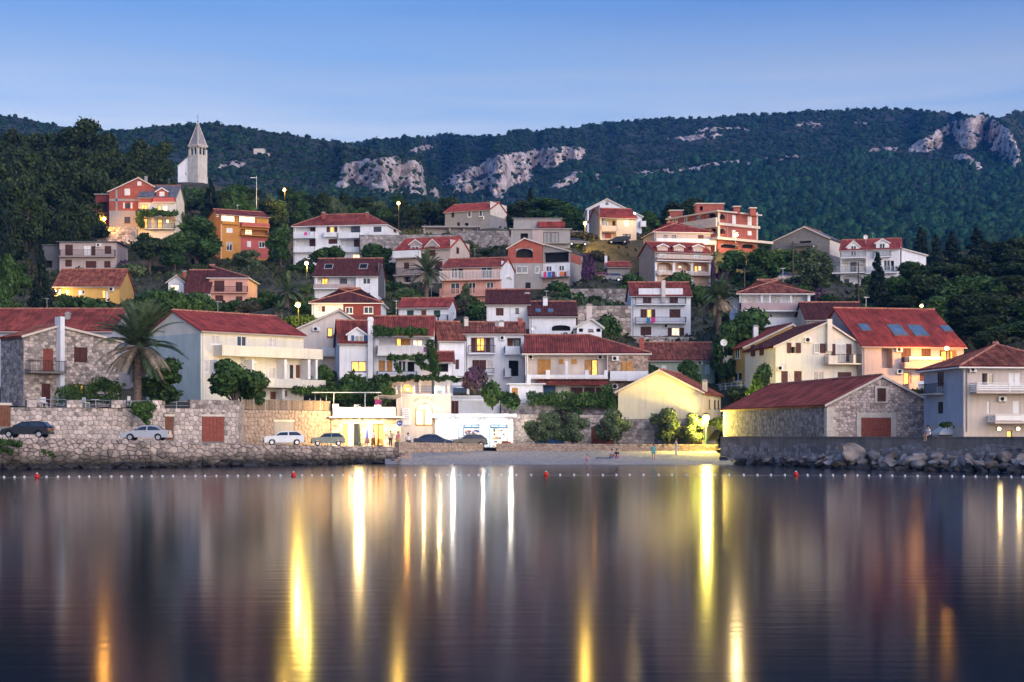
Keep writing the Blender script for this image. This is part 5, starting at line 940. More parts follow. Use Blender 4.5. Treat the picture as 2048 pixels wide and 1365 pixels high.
# tamarisks on the beach, fig tree
for px, yt, d, w, lb in ((1093, 826, 183, 78, 'leftmost grey-green tamarisk on the beach, before the blue door'), (1148, 828, 183, 74, 'leaning tamarisk just right of the blue door'), (1228, 820, 183, 76, 'tamarisk in front of the brown garage door'), (1335, 818, 183, 84, 'largest tamarisk, left of the lamp-lit one'), (1388, 828, 182.5, 66, 'tamarisk glowing yellow under the beach lamp')):
    plant('tamarisk', 'tamarisk_tree', lb, px, yt, d, w, 'tree', zb=bz(px, d)-.05 if False else 1.1)
plant('tree', 'fig_tree', 'spreading fig tree in front of the cream apartment house', 470, 712, 166, 130, 'tree', zb=5.2, var=1)
plant('tree', 'fig_tree', 'second leafy fig beside the cream house terrace', 510, 745, 168, 70, 'tree', zb=5.2, var=2)
# shrubs between the houses
G = 'shrubs on the slope between the houses'; Lb = 'shrub growing on the slope between the houses'
rs = random.Random(11); ns = 0
boxes = []
for h in HOUSES:
    c = h.A+h.e*h.W/2+h.n*h.dep/2; boxes.append((h.A.copy(), h.e, h.n, h.W, h.dep))
def free(x, y, m=.6):
    for A, e, n, W, D in boxes:
        q = Vector((x, y))-A; u, v = q.dot(e), q.dot(n)
        if -m < u < W+m and -m-1.0 < v < D+m: return False
    return True
while ns < 270:
    px = rs.uniform(-20, 2060); d = rs.uniform(186, 345); x = XD(px, d)
    if not free(x, d, 1.2): continue
    w = rs.uniform(1.4, 3.2); z0 = gz(x, d); kd = rs.choice(('shrub', 'shrub', 'scrub', 'oliveshrub', 'darkshrub', 'shrub'))
    Lb = {'shrub': 'fresh green', 'scrub': 'dry brownish', 'oliveshrub': 'grey-green', 'darkshrub': 'dark green'}[kd]+' shrub on the '+('left' if px < 680 else 'middle' if px < 1365 else 'right')+' part of the town slope'; G = Lb+' group'
    hh = w*rs.uniform(.55, 1.0); plant(kd, 'slope_shrub', Lb, px, HZ-(z0+hh-CH)*F/d, d, 2*w*F/d, 'shrub', G); ns += 1
for kd, px, yt, d, w, lb, nm in (('flowershrub', 1178, 505, 282, 30, 'purple bougainvillea beside the open concrete loft', 'bougainvillea'), ('flowershrub', 1170, 528, 280, 22, 'lower purple bougainvillea below the brick lean-to', 'bougainvillea'), ('flowershrub', 1448, 532, 284, 24, 'purple bougainvillea right of the arcade house', 'bougainvillea'), ('flowershrub', 1426, 518, 284, 15, 'small purple bougainvillea against the arcade house wall', 'bougainvillea'), ('flowershrub', 250, 515, 298, 30, 'purple bougainvillea by the flat-roofed beige house', 'bougainvillea'),
                                ('oleander', 950, 726, 187, 66, 'mauve oleander bush above the souvenir shop', 'oleander_bush'), ('flowershrub', 1300, 732, 196, 14, 'purple blossoms at the tan house right end', 'bougainvillea'), ('oleander', 1640, 575, 262, 44, 'white-flecked oleander right of the mauve parapet house', 'oleander_bush'),
                                ('shrub', 985, 762, 183.5, 60, 'green creeper mound over the white storage block', 'creeper'), ('shrub', 1015, 778, 184.5, 50, 'green bush by the low white annex', 'creeper'), ('scrub', 1120, 812, 188.0, 60, 'dry brown scrub on top of the garden wall', 'dry_scrub'), ('scrub', 1230, 812, 188.0, 50, 'pale dry scrub left of the yellow-lit gable', 'dry_scrub'), ('shrub', 700, 745, 184, 100, 'green bushes below the white dormer house', 'garden_bush'), ('shrub', 755, 752, 184, 70, 'green bushes left of the pergola terrace', 'garden_bush'),
                                ('shrub', 1270, 712, 206, 60, 'shrub between tan house roof and white tower house', 'garden_bush'), ('darkshrub', 1290, 560, 268, 90, 'dense bamboo clump left of the arcade house', 'bamboo_clump'), ('shrub', 1265, 545, 276, 60, 'bamboo tips behind the dense clump', 'bamboo_clump'), ('oliveshrub', 1130, 590, 248, 120, 'long grey-green shrub bank below the brick gable', 'shrub_bank'), ('oliveshrub', 1210, 596, 244, 110, 'grey-green shrub bank left of the three-storey house', 'shrub_bank'),
                                ('shrub', 1215, 630, 222, 90, 'dark shrubs left of the three-storey house base', 'garden_bush'), ('shrub', 960, 612, 240, 70, 'shrubs below the pink house sapling', 'garden_bush'), ('darkshrub', 1010, 615, 236, 60, 'dark shrubs right below the pink house', 'garden_bush'), ('shrub', 170, 590, 238, 110, 'green bushes in front of the yellow house', 'garden_bush'), ('shrub', 330, 575, 236, 110, 'green bushes before the white pavilion', 'garden_bush'), ('shrub', 390, 582, 240, 80, 'green bushes before the low dark roof', 'garden_bush'),
                                ('shrub', 470, 600, 244, 80, 'green bushes beneath the rose house', 'garden_bush'), ('scrub', 590, 585, 248, 60, 'lamp-lit bushes under the left garden lamp', 'garden_bush'), ('shrub', 870, 590, 252, 70, 'bushes at the foot of the second palm', 'garden_bush'), ('shrub', 1360, 540, 272, 70, 'shrub left below the arcade house', 'garden_bush'), ('shrub', 1400, 568, 262, 60, 'shrub right below the arcade house', 'garden_bush'), ('shrub', 1895, 842, 137, 34, 'small potted tree by the white parasol', 'potted_tree'), ('shrub', 1920, 840, 141, 30, 'bush right of the white parasol', 'garden_bush'), ('shrub', 1940, 846, 140, 24, 'low bush against the corner house', 'garden_bush')):
    plant(kd, nm, lb, px, yt, d, w, 'bush', zb=CH+(HZ-yt-w*.75)*d/F if nm in ('creeper', 'dry_scrub', 'garden_bush', 'oleander_bush') and yt > 700 else None)
# hedges and vines: leaf masses filling a box
def leafbox(name, label, pts, size, n, m, cat, seed):
    cl = []; r = random.Random(seed); c0 = W3(*pts[0][:3])
    for px, py, d, rr in pts: p = W3(px, py, d)-c0; cl.append((p.x, p.y, p.z, rr, rr*.6, rr*.8))
    E = empty(name, c0); tag(E, label, cat); link(bpy.data.objects.new('foliage', leafmesh('foliage', cl, n, size, m, seed, .2, .35)), E)
    b = MB()
    for c in cl[::3]: b.tube([(c[0], c[1]+.1, c[2]-c[5]*1.2), (c[0]+.1, c[1], c[2])], .03, 5)
    b.obj('stems', 'bark', E)
def line(x0, y0, x1, y1, d, rr, n, j=3):
    r = random.Random(int(x0+y0)); return [(x0+(x1-x0)*i/(n-1)+r.uniform(-j, j), y0+(y1-y0)*i/(n-1)+r.uniform(-j, j), d+r.uniform(-.3, .3), rr*r.uniform(.75, 1.2)) for i in range(n)]
leafbox('hedge', 'long clipped dark green hedge in front of the maroon shop front', line(1065, 800, 1230, 808, 187.6, .75, 20)+line(1065, 790, 1225, 795, 187.8, .6, 14)+line(1120, 812, 1160, 822, 187.4, .5, 5), .16, 7500, 'leaf', 'hedge', 1)
leafbox('vine', 'dark creeper round the yellow window of the stone house', line(124, 785, 228, 772, 161.2, .75, 12, 5)+line(124, 798, 234, 796, 161.2, .7, 12)+line(200, 765, 232, 780, 161.4, .8, 6), .15, 5200, 'leaf', 'vine', 2)
leafbox('vine', 'green grapevine over the top balcony of the terrace house', line(750, 665, 850, 664, 187.2, .5, 18)+line(752, 660, 830, 660, 187.6, .5, 10), .16, 4200, 'vine', 'vine', 3)
leafbox('vine', 'grapevine curtain hanging between the two white balconies', line(780, 715, 870, 715, 187.2, .45, 14)+line(862, 690, 872, 745, 187, .6, 9)+line(790, 722, 800, 745, 187, .35, 5)+line(835, 725, 868, 740, 187, .5, 8), .16, 5200, 'vine', 'vine', 4)
leafbox('vine', 'leafy roof of the pergola terrace above the souvenir shop', line(752, 756, 905, 757, 185.5, .36, 22)+line(760, 757, 930, 758, 188.5, .4, 18), .16, 5200, 'vine', 'vine', 5)
leafbox('vine', 'vine-covered arbour behind the lit cafe terrace', line(590, 782, 760, 782, 180, .6, 20)+line(660, 790, 760, 792, 181, .8, 14)+line(640, 775, 755, 777, 182, .5, 14)+line(690, 803, 760, 805, 182, .7, 9), .18, 8000, 'vine', 'vine', 6)
leafbox('vine', 'ivy hanging over the retaining wall above the silver car', line(268, 812, 302, 815, 155, .5, 6)+line(274, 825, 296, 832, 155, .5, 6)+line(290, 838, 297, 845, 155.4, .35, 3), .15, 3200, 'leaf', 'vine', 7)
leafbox('vine', 'vine hanging from the lower balcony of the brick wing', line(278, 424, 348, 428, 333.5, .8, 14)+line(280, 430, 282, 455, 333.5, .8, 6), .3, 2600, 'leaf', 'vine', 8)
leafbox('vine', 'climbing greenery on the stone end of the tan house', line(1212, 775, 1225, 805, 188.8, .6, 9), .16, 1800, 'leaf', 'vine', 9)
leafbox('weeds', 'green weeds growing on the sea wall at the far left', line(0, 882, 40, 890, 137.4, .35, 8)+line(85, 905, 105, 912, 138.5, .25, 4)+line(0, 895, 20, 902, 136.8, .3, 4), .14, 1500, 'leaf', 'weeds', 10)
# palms
def palm(label, px, yc, d, rpx, zb, seed, dry=.4, n=64, droop=1.0):
    c = W3(px, yc, d); r = random.Random(seed); L = rpx*d/F*1.15; E = empty('palm_tree', (c.x, d, zb)); tag(E, label, 'palm'); H_ = c.z-zb
    b = MB(); pr = [(0, 0, -.3)]+[(math.sin(t*1.2)*.12, 0, H_*t) for t in np.linspace(.1, 1, 10)]; b.tube(pr, [.5]+[.38+.02*(i % 2) for i in range(8)]+[.5, .55], 10); b.obj('trunk', 'palmbark', E)
    for k in range(n):
        el_ = r.uniform(-.75, 1.45) if k > n*.25 else r.uniform(.7, 1.5); az = r.uniform(0, 6.28); g = MB(); ln = L*r.uniform(.8, 1.1)*(1 if el_ > -.2 else .8); P = []; dr = Vector((math.cos(az)*math.cos(el_), math.sin(az)*math.cos(el_), math.sin(el_))); p = Vector((.1, 0, H_)); ns = 9
        for i in range(ns+1):
            P.append(p.copy()); p = p+dr*(ln/ns); dr = (dr+Vector((0, 0, -.15*droop*(.5+i/ns)))).normalized()
        g.tube(P, [.045*(1-i/ns)+.008 for i in range(ns+1)], 4, False); side = dr.cross(Vector((0, 0, 1))).normalized() if abs(dr.z) < .98 else Vector((1, 0, 0)); nl = 30
        side = Vector((-math.sin(az), math.cos(az), 0))
        for i in range(nl):
            t = .12+.86*i/nl; q = t*ns; a = int(q); pp = P[a].lerp(P[min(ns, a+1)], q-a); tg = (P[min(ns, a+1)]-P[max(0, a-1)]).normalized(); ll = ln*.17*(math.sin(math.pi*(t*.85+.12)))**.6
            for s in (-1, 1):
                tip = pp+side*s*ll*.85+tg*ll*.65+Vector((0, 0, -.22*ll)); w = tg*.065
                g.add([tuple(pp-w), tuple(pp+w), tuple(tip)], [(0, 1, 2)])
        g.obj('frond', 'palmdry' if (el_ < .1 and r.random() < dry*2) else 'palm', E)
    return E
palm('big date palm beside the stone house with bare trunk', 274, 694, 158, 92, 5.2, 1, .32, 112, 1.0)
palm('date palm in front of the grey-beige dormer house', 852, 545, 262, 44, gz(XD(852, 262), 262), 2, .15, 54)
palm('drooping date palm right of the three-storey house', 1436, 598, 222, 44, gz(XD(1436, 222), 222), 3, .6, 80, 1.3)
palm('low bushy palm in the garden below the orange house', 573, 585, 240, 38, gz(XD(573, 240), 240)+.2, 4, .0, 44)
palm('young palm by the parked blue car at the brick house', 366, 450, 322, 22, gz(XD(366, 322), 322), 5, .2, 30)
palm('tiny palm behind the cream apartment house roof', 555, 625, 200, 20, gz(XD(555, 200), 200), 6, .2, 26)

mat('canvas', (.62, .62, .58), .8, .08); mat('clothblue', (.05, .08, .35), .8)
TMP = bpy.data.scenes.new('tmp')                         # scratch scene for shaping text and figures

# ------------------------------------------------------------------ ground cover on the slopes
rg = np.random.RandomState(77); n_ = 90000; px = rg.uniform(-60, 2110, n_); d = 186+rg.rand(n_)**.8*270; x = (px-1024)/F*d
keep = np.ones(n_, bool)
for A, e, nn, W_, D_ in boxes:
    u = (x-A.x)*e.x+(d-A.y)*e.y; v = (x-A.x)*nn.x+(d-A.y)*nn.y; keep &= ~((u > -.5) & (u < W_+.5) & (v > -2.0) & (v < D_+.3))
keep &= (np.sin(x*.21)+np.sin(d*.17+1)+rg.randn(n_)*.8) > -.7
keep &= d > np.interp(px, [f[0] for f in FRONT], [f[1] for f in FRONT])+2.5
x, d = x[keep], d[keep]; z = np.concatenate([ground(x[i:i+4000], d[i:i+4000]) for i in range(0, len(x), 4000)])
P = np.stack([x, d, z+.12], 1); m_ = len(P); s = .35+.5*rg.rand(m_); a = rg.randn(m_, 3); a[:, 2] *= .3; a /= np.linalg.norm(a, axis=1)[:, None]; a *= s[:, None]*.5; b = rg.randn(m_, 3)*.35; b[:, 2] = .7; b *= s[:, None]
V = np.stack([P-a, P+a, P+a*.6+b, P-a*.6+b], 1).reshape(-1, 3); leafmat('cover', (.045, .07, .022), .5, (.095, .10, .042))
o = link(bpy.data.objects.new('ground_cover', npmesh('ground_cover', V, np.arange(m_*4).reshape(-1, 4), 'cover'))); o['kind'] = 'stuff'; o['label'] = 'grass and low weeds covering the terraced slope'; o['category'] = 'ground cover'

# ------------------------------------------------------------------ church
H_ = House(1, 'church', 'pale stone church nave with steep gable on the hilltop', 1735, 1932, 735, 560, 502, 'gy 1845 452 550 575', 'white', 'k 1885 630 1897 690; k 1808 610 1816 640', dep=16, rm='roofbright', ctrl=False, cat='church', base=6, oh=.15); H_.verge = 'limestone'; H_.build()
c = W3(PX(1, 1930), PY(1, 735), 499); E = empty('bell_tower', c, R(-33.7)); E.rotation_euler.z = R(33.7); tag(E, 'stone bell tower with arched belfry and pointed spire beside the church', 'bell tower')
k = 499/F*S2; hb = (735-442)*k; hc = (735-345)*k; s = 4.0
E.rotation_euler.z = R(-33.7); T = MB(); E.location = c
# local frame: corner towards the camera at the origin, faces along -x (left) and +x (right) after rotation
def tw(x0, y0, z0, x1, y1, z1, mb): mb.box(x0, y0, z0, x1, y1, z1)
E.rotation_euler.z = R(-34); b = MB(); b.box(-s, 0, -6, 0, s, hb); b.obj('shaft', 'limestone', E)
b = MB(); b.box(-s-.12, -.12, hb+.001, .12, s+.12, hb+.3); b.box(-s-.2, -.2, hc, .2, s+.2, hc+.35); b.obj('cornice', 'quoin', E)
b = MB(); h0, h1 = hb+.301, hc-.001
for i in range(3):
    for j in range(3):
        if i == 1 and j == 1: continue
        w = .62 if (i != 1 and j != 1) else .34; cx, cyy = -s+.31+(s-.62)*i/2, .31+(s-.62)*j/2; b.box(cx-w/2, cyy-w/2, h0, cx+w/2, cyy+w/2, h1-.9)
b.box(-s, 0, h1-.25, 0, s, h1); b.obj('belfry', 'limestone', E); b = MB()
for side in range(4):
    for g in range(2):
        a0 = .62+g*(s-.62)/2; ww = (s-.62)/2-.48; cx = a0+ww/2+(0 if g == 0 else -.14)
        for q in range(8):
            t0, t1 = math.pi*q/8, math.pi*(q+1)/8; r_ = ww/2+.06; xs = [cx-r_*math.cos(t0), cx-r_*math.cos(t1)]; zs = [h1-.95+min(.68, r_)*math.sin(t0), h1-.95+min(.68, r_)*math.sin(t1)]
            for o in (.0,):
                def tr(u, v, z): return [(-s+u, v, z), (-v, u, z), (-s+u, s-v, z), (-s+v, u, z)][side]
                b.add([tr(xs[0], .02, zs[0]), tr(xs[1], .02, zs[1]), tr(xs[1], .02, h1-.2), tr(xs[0], .02, h1-.2), tr(xs[0], .4, zs[0]), tr(xs[1], .4, zs[1])], [(0, 1, 2, 3), (0, 4, 5, 1)])
b.obj('belfry_arches', 'limestone', E); b = MB(); b.lathe([(.08, 1.3), (.3, 1.2), (.38, .7), (.55, .35), (.6, .3)], -s/2, s/2, h0+.6, 12); b.box(-s+.2, s/2-.06, h0+1.9, -.2, s/2+.06, h0+2.05); b.obj('bell', 'iron', E)
hs_ = (735-100)*k; b = MB(); q = s/2-.1; cx, cyy = -s/2, s/2
b.add([(cx-q, cyy-q, hc+.351), (cx+q, cyy-q, hc+.351), (cx+q, cyy+q, hc+.351), (cx-q, cyy+q, hc+.351), (cx, cyy, hs_)], [(0, 1, 4), (1, 2, 4), (2, 3, 4), (3, 0, 4)]); b.obj('spire', 'stonecool', E)
b = MB()
for dx, dy in ((-q, -q), (q, -q), (q, q), (-q, q)): b.tube([(cx+dx, cyy+dy, hc+.36), (cx, cyy, hs_)], [.16, .07], 6)
b.obj('spire_ribs', 'quoin', E); b = MB(); b.tube([(cx, cyy, hs_-.2), (cx, cyy, hs_+2.4)], .045, 6).box(cx-.4, cyy-.035, hs_+1.6, cx+.4, cyy+.035, hs_+1.7).lathe([(.02, 0), (.16, .1), (.2, .2), (.16, .3), (.02, .4)], cx, cyy, hs_-.1, 8); b.obj('cross', 'iron', E)
c = W3(PX(19, 700), PY(19, 345), 1118); E = empty('hilltop_ruin', c); tag(E, 'small stone ruin on the hillside right of the church tower', 'ruin'); MB().box(-3.6, 0, -6, 3.6, 6, 3).box(3.6, .5, -6, 7, 5, .3).obj('walls', 'limestone', E); MB().box(-3.7, -.1, 3.01, 3.7, 6.1, 3.4).obj('parapet', 'limestone', E)

# ------------------------------------------------------------------ lamps
def lmat(name, col, es): mat(name, (.8, .8, .8), .5, emit=col, es=es)
lmat('lampyellow', (1, .55, .05), .45); lmat('lampwarm', (1, .66, .16), .6); lmat('lampgreenish', (1, .74, .08), .5); lmat('lamporange', (1, .40, .04), .5); lmat('lampwhite', (1, .95, .82), .5)
LC = dict(lampyellow=(1, .60, .10), lampwarm=(1, .70, .28), lampgreenish=(1, .78, .14), lamporange=(1, .42, .06), lampwhite=(1, .93, .8))
def lamp(label, px, py, d, m, power, kind='post', r=.22, zb=None, pole='steel', off=0):
    p = W3(px, py, d); E = empty('street_lamp' if kind == 'post' else 'wall_lamp', (p.x, d, p.z)); tag(E, label, 'lamp')
    g = MB(); g.lathe([(.02, r*.9), (r*.6, r*.72), (r*.95, r*.25), (r, 0), (r*.85, -r*.5), (r*.4, -r*.85), (.02, -r*.92)], 0, 0, 0, 14); g.obj('bulb_globe', m, E)
    if kind == 'post':
        z0 = (gz(p.x, d+.0) if zb is None else zb)-p.z; z0 = min(z0, -1.5); b = MB(); b.tube([(off, .35, z0-.3), (off, .35, .2)], [.09, .05], 8).tube([(off, .35, .2), (0, .25, r*1.15+.1), (0, 0, r*1.15+.06)], .04, 6).lathe([(.16, z0-.3), (.16, z0+.4), (.1, z0+.5)], off, .35, 0, 8); b.obj('lamp_post', pole, E)
        MB().lathe([(r*1.25, r*.92), (r*.9, r*1.15), (.05, r*1.3)], 0, 0, 0, 12).obj('lamp_hood', 'iron', E)
    else: MB().box(-.05, 0, -.05, .05, .5, .05).box(-.12, .45, -.15, .12, .5, .15).obj('bracket', 'iron', E)
    L = bpy.data.lights.new('lamp_light', 'POINT'); L.energy = power*1.5; L.color = LC[m]; L.shadow_soft_size = r; o = link(bpy.data.objects.new('lamp_light', L), E); o.location = (0, -r-.25, -r*.6)
lamp('yellow street lamp highest on the wooded hill', 569, 380, 366, 'lampyellow', 330, r=.36, pole='iron'); lamp('yellow street lamp above the apartment block right end', 797, 407, 352, 'lampyellow', 330, r=.36, pole='iron')
lamp('greenish street lamp on tall pole left of the dark brown roof', 613, 527, 268, 'lampgreenish', 260, r=.34, pole='iron'); lamp('bright yellow street lamp left of the maroon house', 596, 610, 215, 'lampyellow', 330, r=.36, pole='iron')
lamp('yellow street lamp left of the beige house with cars', 1170, 447, 318, 'lampyellow', 330, r=.36, pole='iron'); lamp('very bright lamp in front of the brick villa', 1472, 470, 296, 'lampwarm', 420, r=.38, pole='iron')
lamp('orange lamp glaring beside the brick house', 207, 438, 330, 'lamporange', 600, r=.5, pole='iron'); lamp('dazzling lamp on green pole in front of the cafe', 719, 820, 174.5, 'lampwarm', 300, r=.36, zb=1.6, pole='dgreen')
lamp('dazzling yellow lamp on green pole beside the glowing tamarisk', 1412, 836, 181.2, 'lampgreenish', 700, r=.4, zb=1.1, pole='dgreen'); lamp('small yellow lamp above the large red roof', 1843, 612, 214, 'lampyellow', 50, r=.24, pole='iron')
lamp('orange lamp under the eave of the large red-roofed house', 1893, 697, 188, 'lamporange', 330, 'wall', .28); lamp('left globe lamp under the right-edge balcony', 1998, 858, 135.5, 'lampwarm', 5, 'wall', .16); lamp('right globe lamp under the right-edge balcony', 2036, 858, 135.5, 'lampwarm', 5, 'wall', .16)
lamp('small lamp on the wall of the white double-gabled house', 1269, 427, 324, 'lampwarm', 40, 'wall', .2); lamp('white lamp over the left end of the kiosk', 906, 838, 184.6, 'lampwhite', 24, 'wall', .16); lamp('white lamp over the right end of the kiosk', 1022, 842, 184.6, 'lampwhite', 24, 'wall', .16); lamp('white lamp over the kiosk windows', 966, 841, 184.6, 'lampwhite', 10, 'wall', .1)
lamp('warm lamp under the pergola terrace roof', 880, 776, 187.5, 'lampwarm', 20, 'wall', .1); lamp('warm lamp inside the arch of the pergola terrace', 815, 778, 187.5, 'lamporange', 25, 'wall', .1); lamp('warm bulb left of the yellow house windows', 112, 582, 260.5, 'lampwarm', 60, 'wall', .15); lamp('warm lamp above the souvenir doorway', 848, 812, 185.6, 'lampwarm', 22, 'wall', .08)
for px, y0, y1, d, lb in ((1586, 483, 548, 284, 'tall bare utility pole beside the parked blue car'), (1489, 537, 578, 262, 'short utility pole left of the mauve parapet house'), (1717, 525, 600, 262, 'utility pole in front of the pale dormer house'), (513, 352, 400, 372, 'unlit white lamp pole on the wooded hill')):
    a, c = W3(px, y1, d), W3(px, y0, d); z0 = min(a.z, gz(a.x, d)); E = empty('utility_pole', (a.x, d, z0)); tag(E, lb, 'pole'); MB().tube([(0, 0, -.5), (0, 0, c.z-z0)], [.14, .1] if px != 513 else [.09, .06], 8).obj('pole', 'steel' if px == 513 else 'bark', E); MB().box(-.8 if px != 513 else -1.4, -.05, c.z-z0-.5, .8 if px != 513 else 0, .05, c.z-z0-.38).obj('crossarm', 'trim' if px == 513 else 'bark', E)

for (xa, ya, da), (xb, yb, db), lb in (((1586, 485, 284), (1489, 539, 262), 'power line from the tall pole down to the short pole'), ((1586, 485, 284), (1717, 528, 262), 'power line sagging right from the tall utility pole'), ((1489, 539, 262), (1330, 566, 240), 'power line running left to the three-storey house'), ((613, 530, 268), (640, 612, 226), 'thin wire dropping from the greenish lamp')):
    a, c = W3(xa, ya, da), W3(xb, yb, db); tag(MB().tube([tuple(a.lerp(c, t)-Vector((0, 0, 1.1*4*t*(1-t)))) for t in np.linspace(0, 1, 14)], .022, 4).obj('power_line', 'iron'), lb, 'wire')

# ------------------------------------------------------------------ cars
mat('tyre', (.015, .015, .016), .8); mat('rim', (.5, .5, .52), .35, metal=.6); mat('headlamp', (.7, .72, .75), .15, spec=.8); mat('taillamp', (.35, .02, .02), .25); mat('plate', (.75, .75, .73), .6); mat('plastic', (.02, .02, .022), .7)
for k, c_ in dict(paintblack=(.012, .014, .02), paintsilver=(.48, .50, .54), paintwhite=(.72, .74, .74), paintgreen=(.16, .20, .16), paintblue=(.02, .04, .10), paintred=(.25, .03, .03)).items(): mat(k, c_, .28, .06, 1, spec=.6, metal=.25 if 'silver' in k else 0)
CARS = dict(hatch=dict(L=4.2, w=1.72, low=[(-2.1, .28), (-2.1, .62), (-2.0, .74), (-1.1, .93), (-.95, .96), (1.95, .98), (2.08, .85), (2.1, .3)], roof=[(-1.15, .92), (-.25, 1.40), (.9, 1.46), (1.6, 1.38), (2.03, .95)], wx=(-1.32, 1.32), r=.31),
            sedan=dict(L=4.43, w=1.74, low=[(-2.2, .25), (-2.21, .55), (-2.1, .70), (-1.2, .90), (-1.0, .93), (1.4, .97), (2.1, .97), (2.2, .85), (2.2, .28)], roof=[(-1.15, .91), (-.3, 1.38), (.5, 1.42), (1.0, 1.36), (1.7, .97)], wx=(-1.32, 1.28), r=.31),
            boxy=dict(L=3.99, w=1.66, low=[(-2.0, .25), (-2.0, .80), (-1.95, .86), (-.95, .94), (1.8, .95), (1.98, .88), (2.0, .28)], roof=[(-.98, .93), (-.4, 1.37), (1.0, 1.42), (1.35, 1.40), (1.92, .94)], wx=(-1.22, 1.25), r=.29),
            mini=dict(L=3.5, w=1.55, low=[(-1.75, .25), (-1.76, .76), (-1.7, .82), (-.9, .90), (1.5, .92), (1.72, .82), (1.75, .28)], roof=[(-.92, .89), (-.4, 1.32), (.9, 1.38), (1.15, 1.36), (1.68, .9)], wx=(-1.1, 1.07), r=.27))
def car(label, kind, paint, px, d, z, yaw, flip=False, rack=False):
    K = CARS[kind]; x = XD(px, d); E = empty('parked_car', (x, d, z), yaw+(math.pi if flip else 0)); tag(E, label, 'car'); w = K['w']/2; r = K['r']
    def arch(P):
        out = []; bx = [P[-1]]; n = 8; z0 = P[0][1]
        for cx in (K['wx'][1], K['wx'][0]):
            for i in range(n+1): a = math.pi*i/n; out.append((cx+(r+.06)*math.cos(a), max(z0, r+(r+.06)*math.sin(a))))
        return P+out
    P = arch(K['low']); n = len(P); cx, cz = 0, .6; b = MB(); lay = [(-w, .975), (-w+.09, 1.0), (w-.09, 1.0), (w, .975)]
    vs = [(p*kk if kk < 1 else p, y, cz+(q-cz)*kk) for y, kk in lay for p, q in P]; b.add(vs, [tuple(range(n)), tuple(range(4*n-1, 3*n-1, -1))]+[(k_*n+i, (k_+1)*n+i, (k_+1)*n+(i+1) % n, k_*n+(i+1) % n) for k_ in range(3) for i in range(n)])
    body = b.obj('body', paint, E); G_ = K['roof']; m = len(G_); zb_ = G_[0][1]; zt_ = max(q for _, q in G_)
    yy = lambda q, o=0: w-.07-.22*max(0, (q-zb_)/(zt_-zb_))+o
    b = MB(); b.add([(p, s_*yy(q), q) for s_ in (-1, 1) for p, q in G_], [tuple(range(m)), tuple(range(2*m-1, m-1, -1))]+[(i, i+m, i+m+1, i+1) for i in range(m-1)]); cab = b.obj('cabin', paint, E)
    for s_ in (-1, 1):                                 # side glass, front and rear
        for (f0, f1) in ((.06, .46), (.50, .92)):
            g = MB(); xa = G_[0][0]; xb = G_[-1][0]
            def top(x_):
                for i in range(m-1):
                    if G_[i][0] <= x_ <= G_[i+1][0]: t = (x_-G_[i][0])/(G_[i+1][0]-G_[i][0]); return G_[i][1]+(G_[i+1][1]-G_[i][1])*t
                return zb_
            xs = [xa+(xb-xa)*(f0+(f1-f0)*i/6) for i in range(7)]; zl = zb_+.06; up = [(q_, max(zl+.01, top(q_)-.09)) for q_ in xs]; pts = [(q_, zl) for q_ in xs[::-1]]+up
            g.add([(p, s_*(yy(q)+.012), q) for p, q in pts], [tuple(range(len(pts)))]); g.obj('side_window', 'glass', cab)
    for (a, c_), nm in (((G_[0], G_[1]), 'windscreen'), ((G_[-1], G_[-2]), 'rear_window')):
        t0, t1 = .1, .88; p0 = (a[0]+(c_[0]-a[0])*t0, a[1]+(c_[1]-a[1])*t0); p1 = (a[0]+(c_[0]-a[0])*t1, a[1]+(c_[1]-a[1])*t1); dx = -.015 if nm == 'windscreen' else .015
        MB().add([(p0[0]+dx, -yy(p0[1])+.08, p0[1]+.01), (p0[0]+dx, yy(p0[1])-.08, p0[1]+.01), (p1[0]+dx, yy(p1[1])-.07, p1[1]+.01), (p1[0]+dx, -yy(p1[1])+.07, p1[1]+.01)], [(0, 1, 2, 3)]).obj(nm, 'glass', cab)
    fx, rx = K['low'][0][0], K['low'][-1][0]
    for s_ in (-1, 1):
        MB().box(fx-.012, s_*(w-.28)-.17, .60, fx+.1, s_*(w-.28)+.17, .74).obj('headlight', 'headlamp', body); MB().box(rx-.1, s_*(w-.2)-.13, .62, rx+.012, s_*(w-.2)+.13, .84).obj('tail_light', 'taillamp', body)
        MB().box(K['roof'][0][0]+.28, s_*(w+.02)-.06, .95, K['roof'][0][0]+.4, s_*(w+.02)+.09, 1.07).obj('mirror', 'plastic', body)
        MB().box(.0, s_*(w+.003)-.012, .80, .16, s_*(w+.003)+.012, .83).obj('door_handle', 'plastic', body)
        for wx in K['wx']:
            t = MB(); t.lathe([(r*.62, -.1), (r*.95, -.1), (r, -.06), (r, .06), (r*.95, .1), (r*.62, .1)], wx, s_*(w-.11), r, 18, 'y'); ty = t.obj('wheel', 'tyre', E)
            t = MB(); t.lathe([(.02, -.02), (r*.62, -.02), (r*.64, .02), (.02, .02)], wx, s_*(w-.02), r, 12, 'y')
            for i in range(5): a = 2*math.pi*i/5; t.add([(wx+math.cos(a+q_)*rr, s_*(w-.002), r+math.sin(a+q_)*rr) for rr, q_ in ((.05, -.8), (r*.6, -.16), (r*.6, .16), (.05, .8))], [(0, 1, 2, 3)])
            t.obj('rim', 'rim', ty)
    MB().box(fx-.05, -w+.06, .30, fx+.12, w-.06, .50).obj('front_bumper', 'plastic' if kind in ('boxy', 'mini') else paint, body); MB().box(rx-.12, -w+.06, .30, rx+.05, w-.06, .52).obj('rear_bumper', 'plastic' if kind in ('boxy', 'mini') else paint, body)
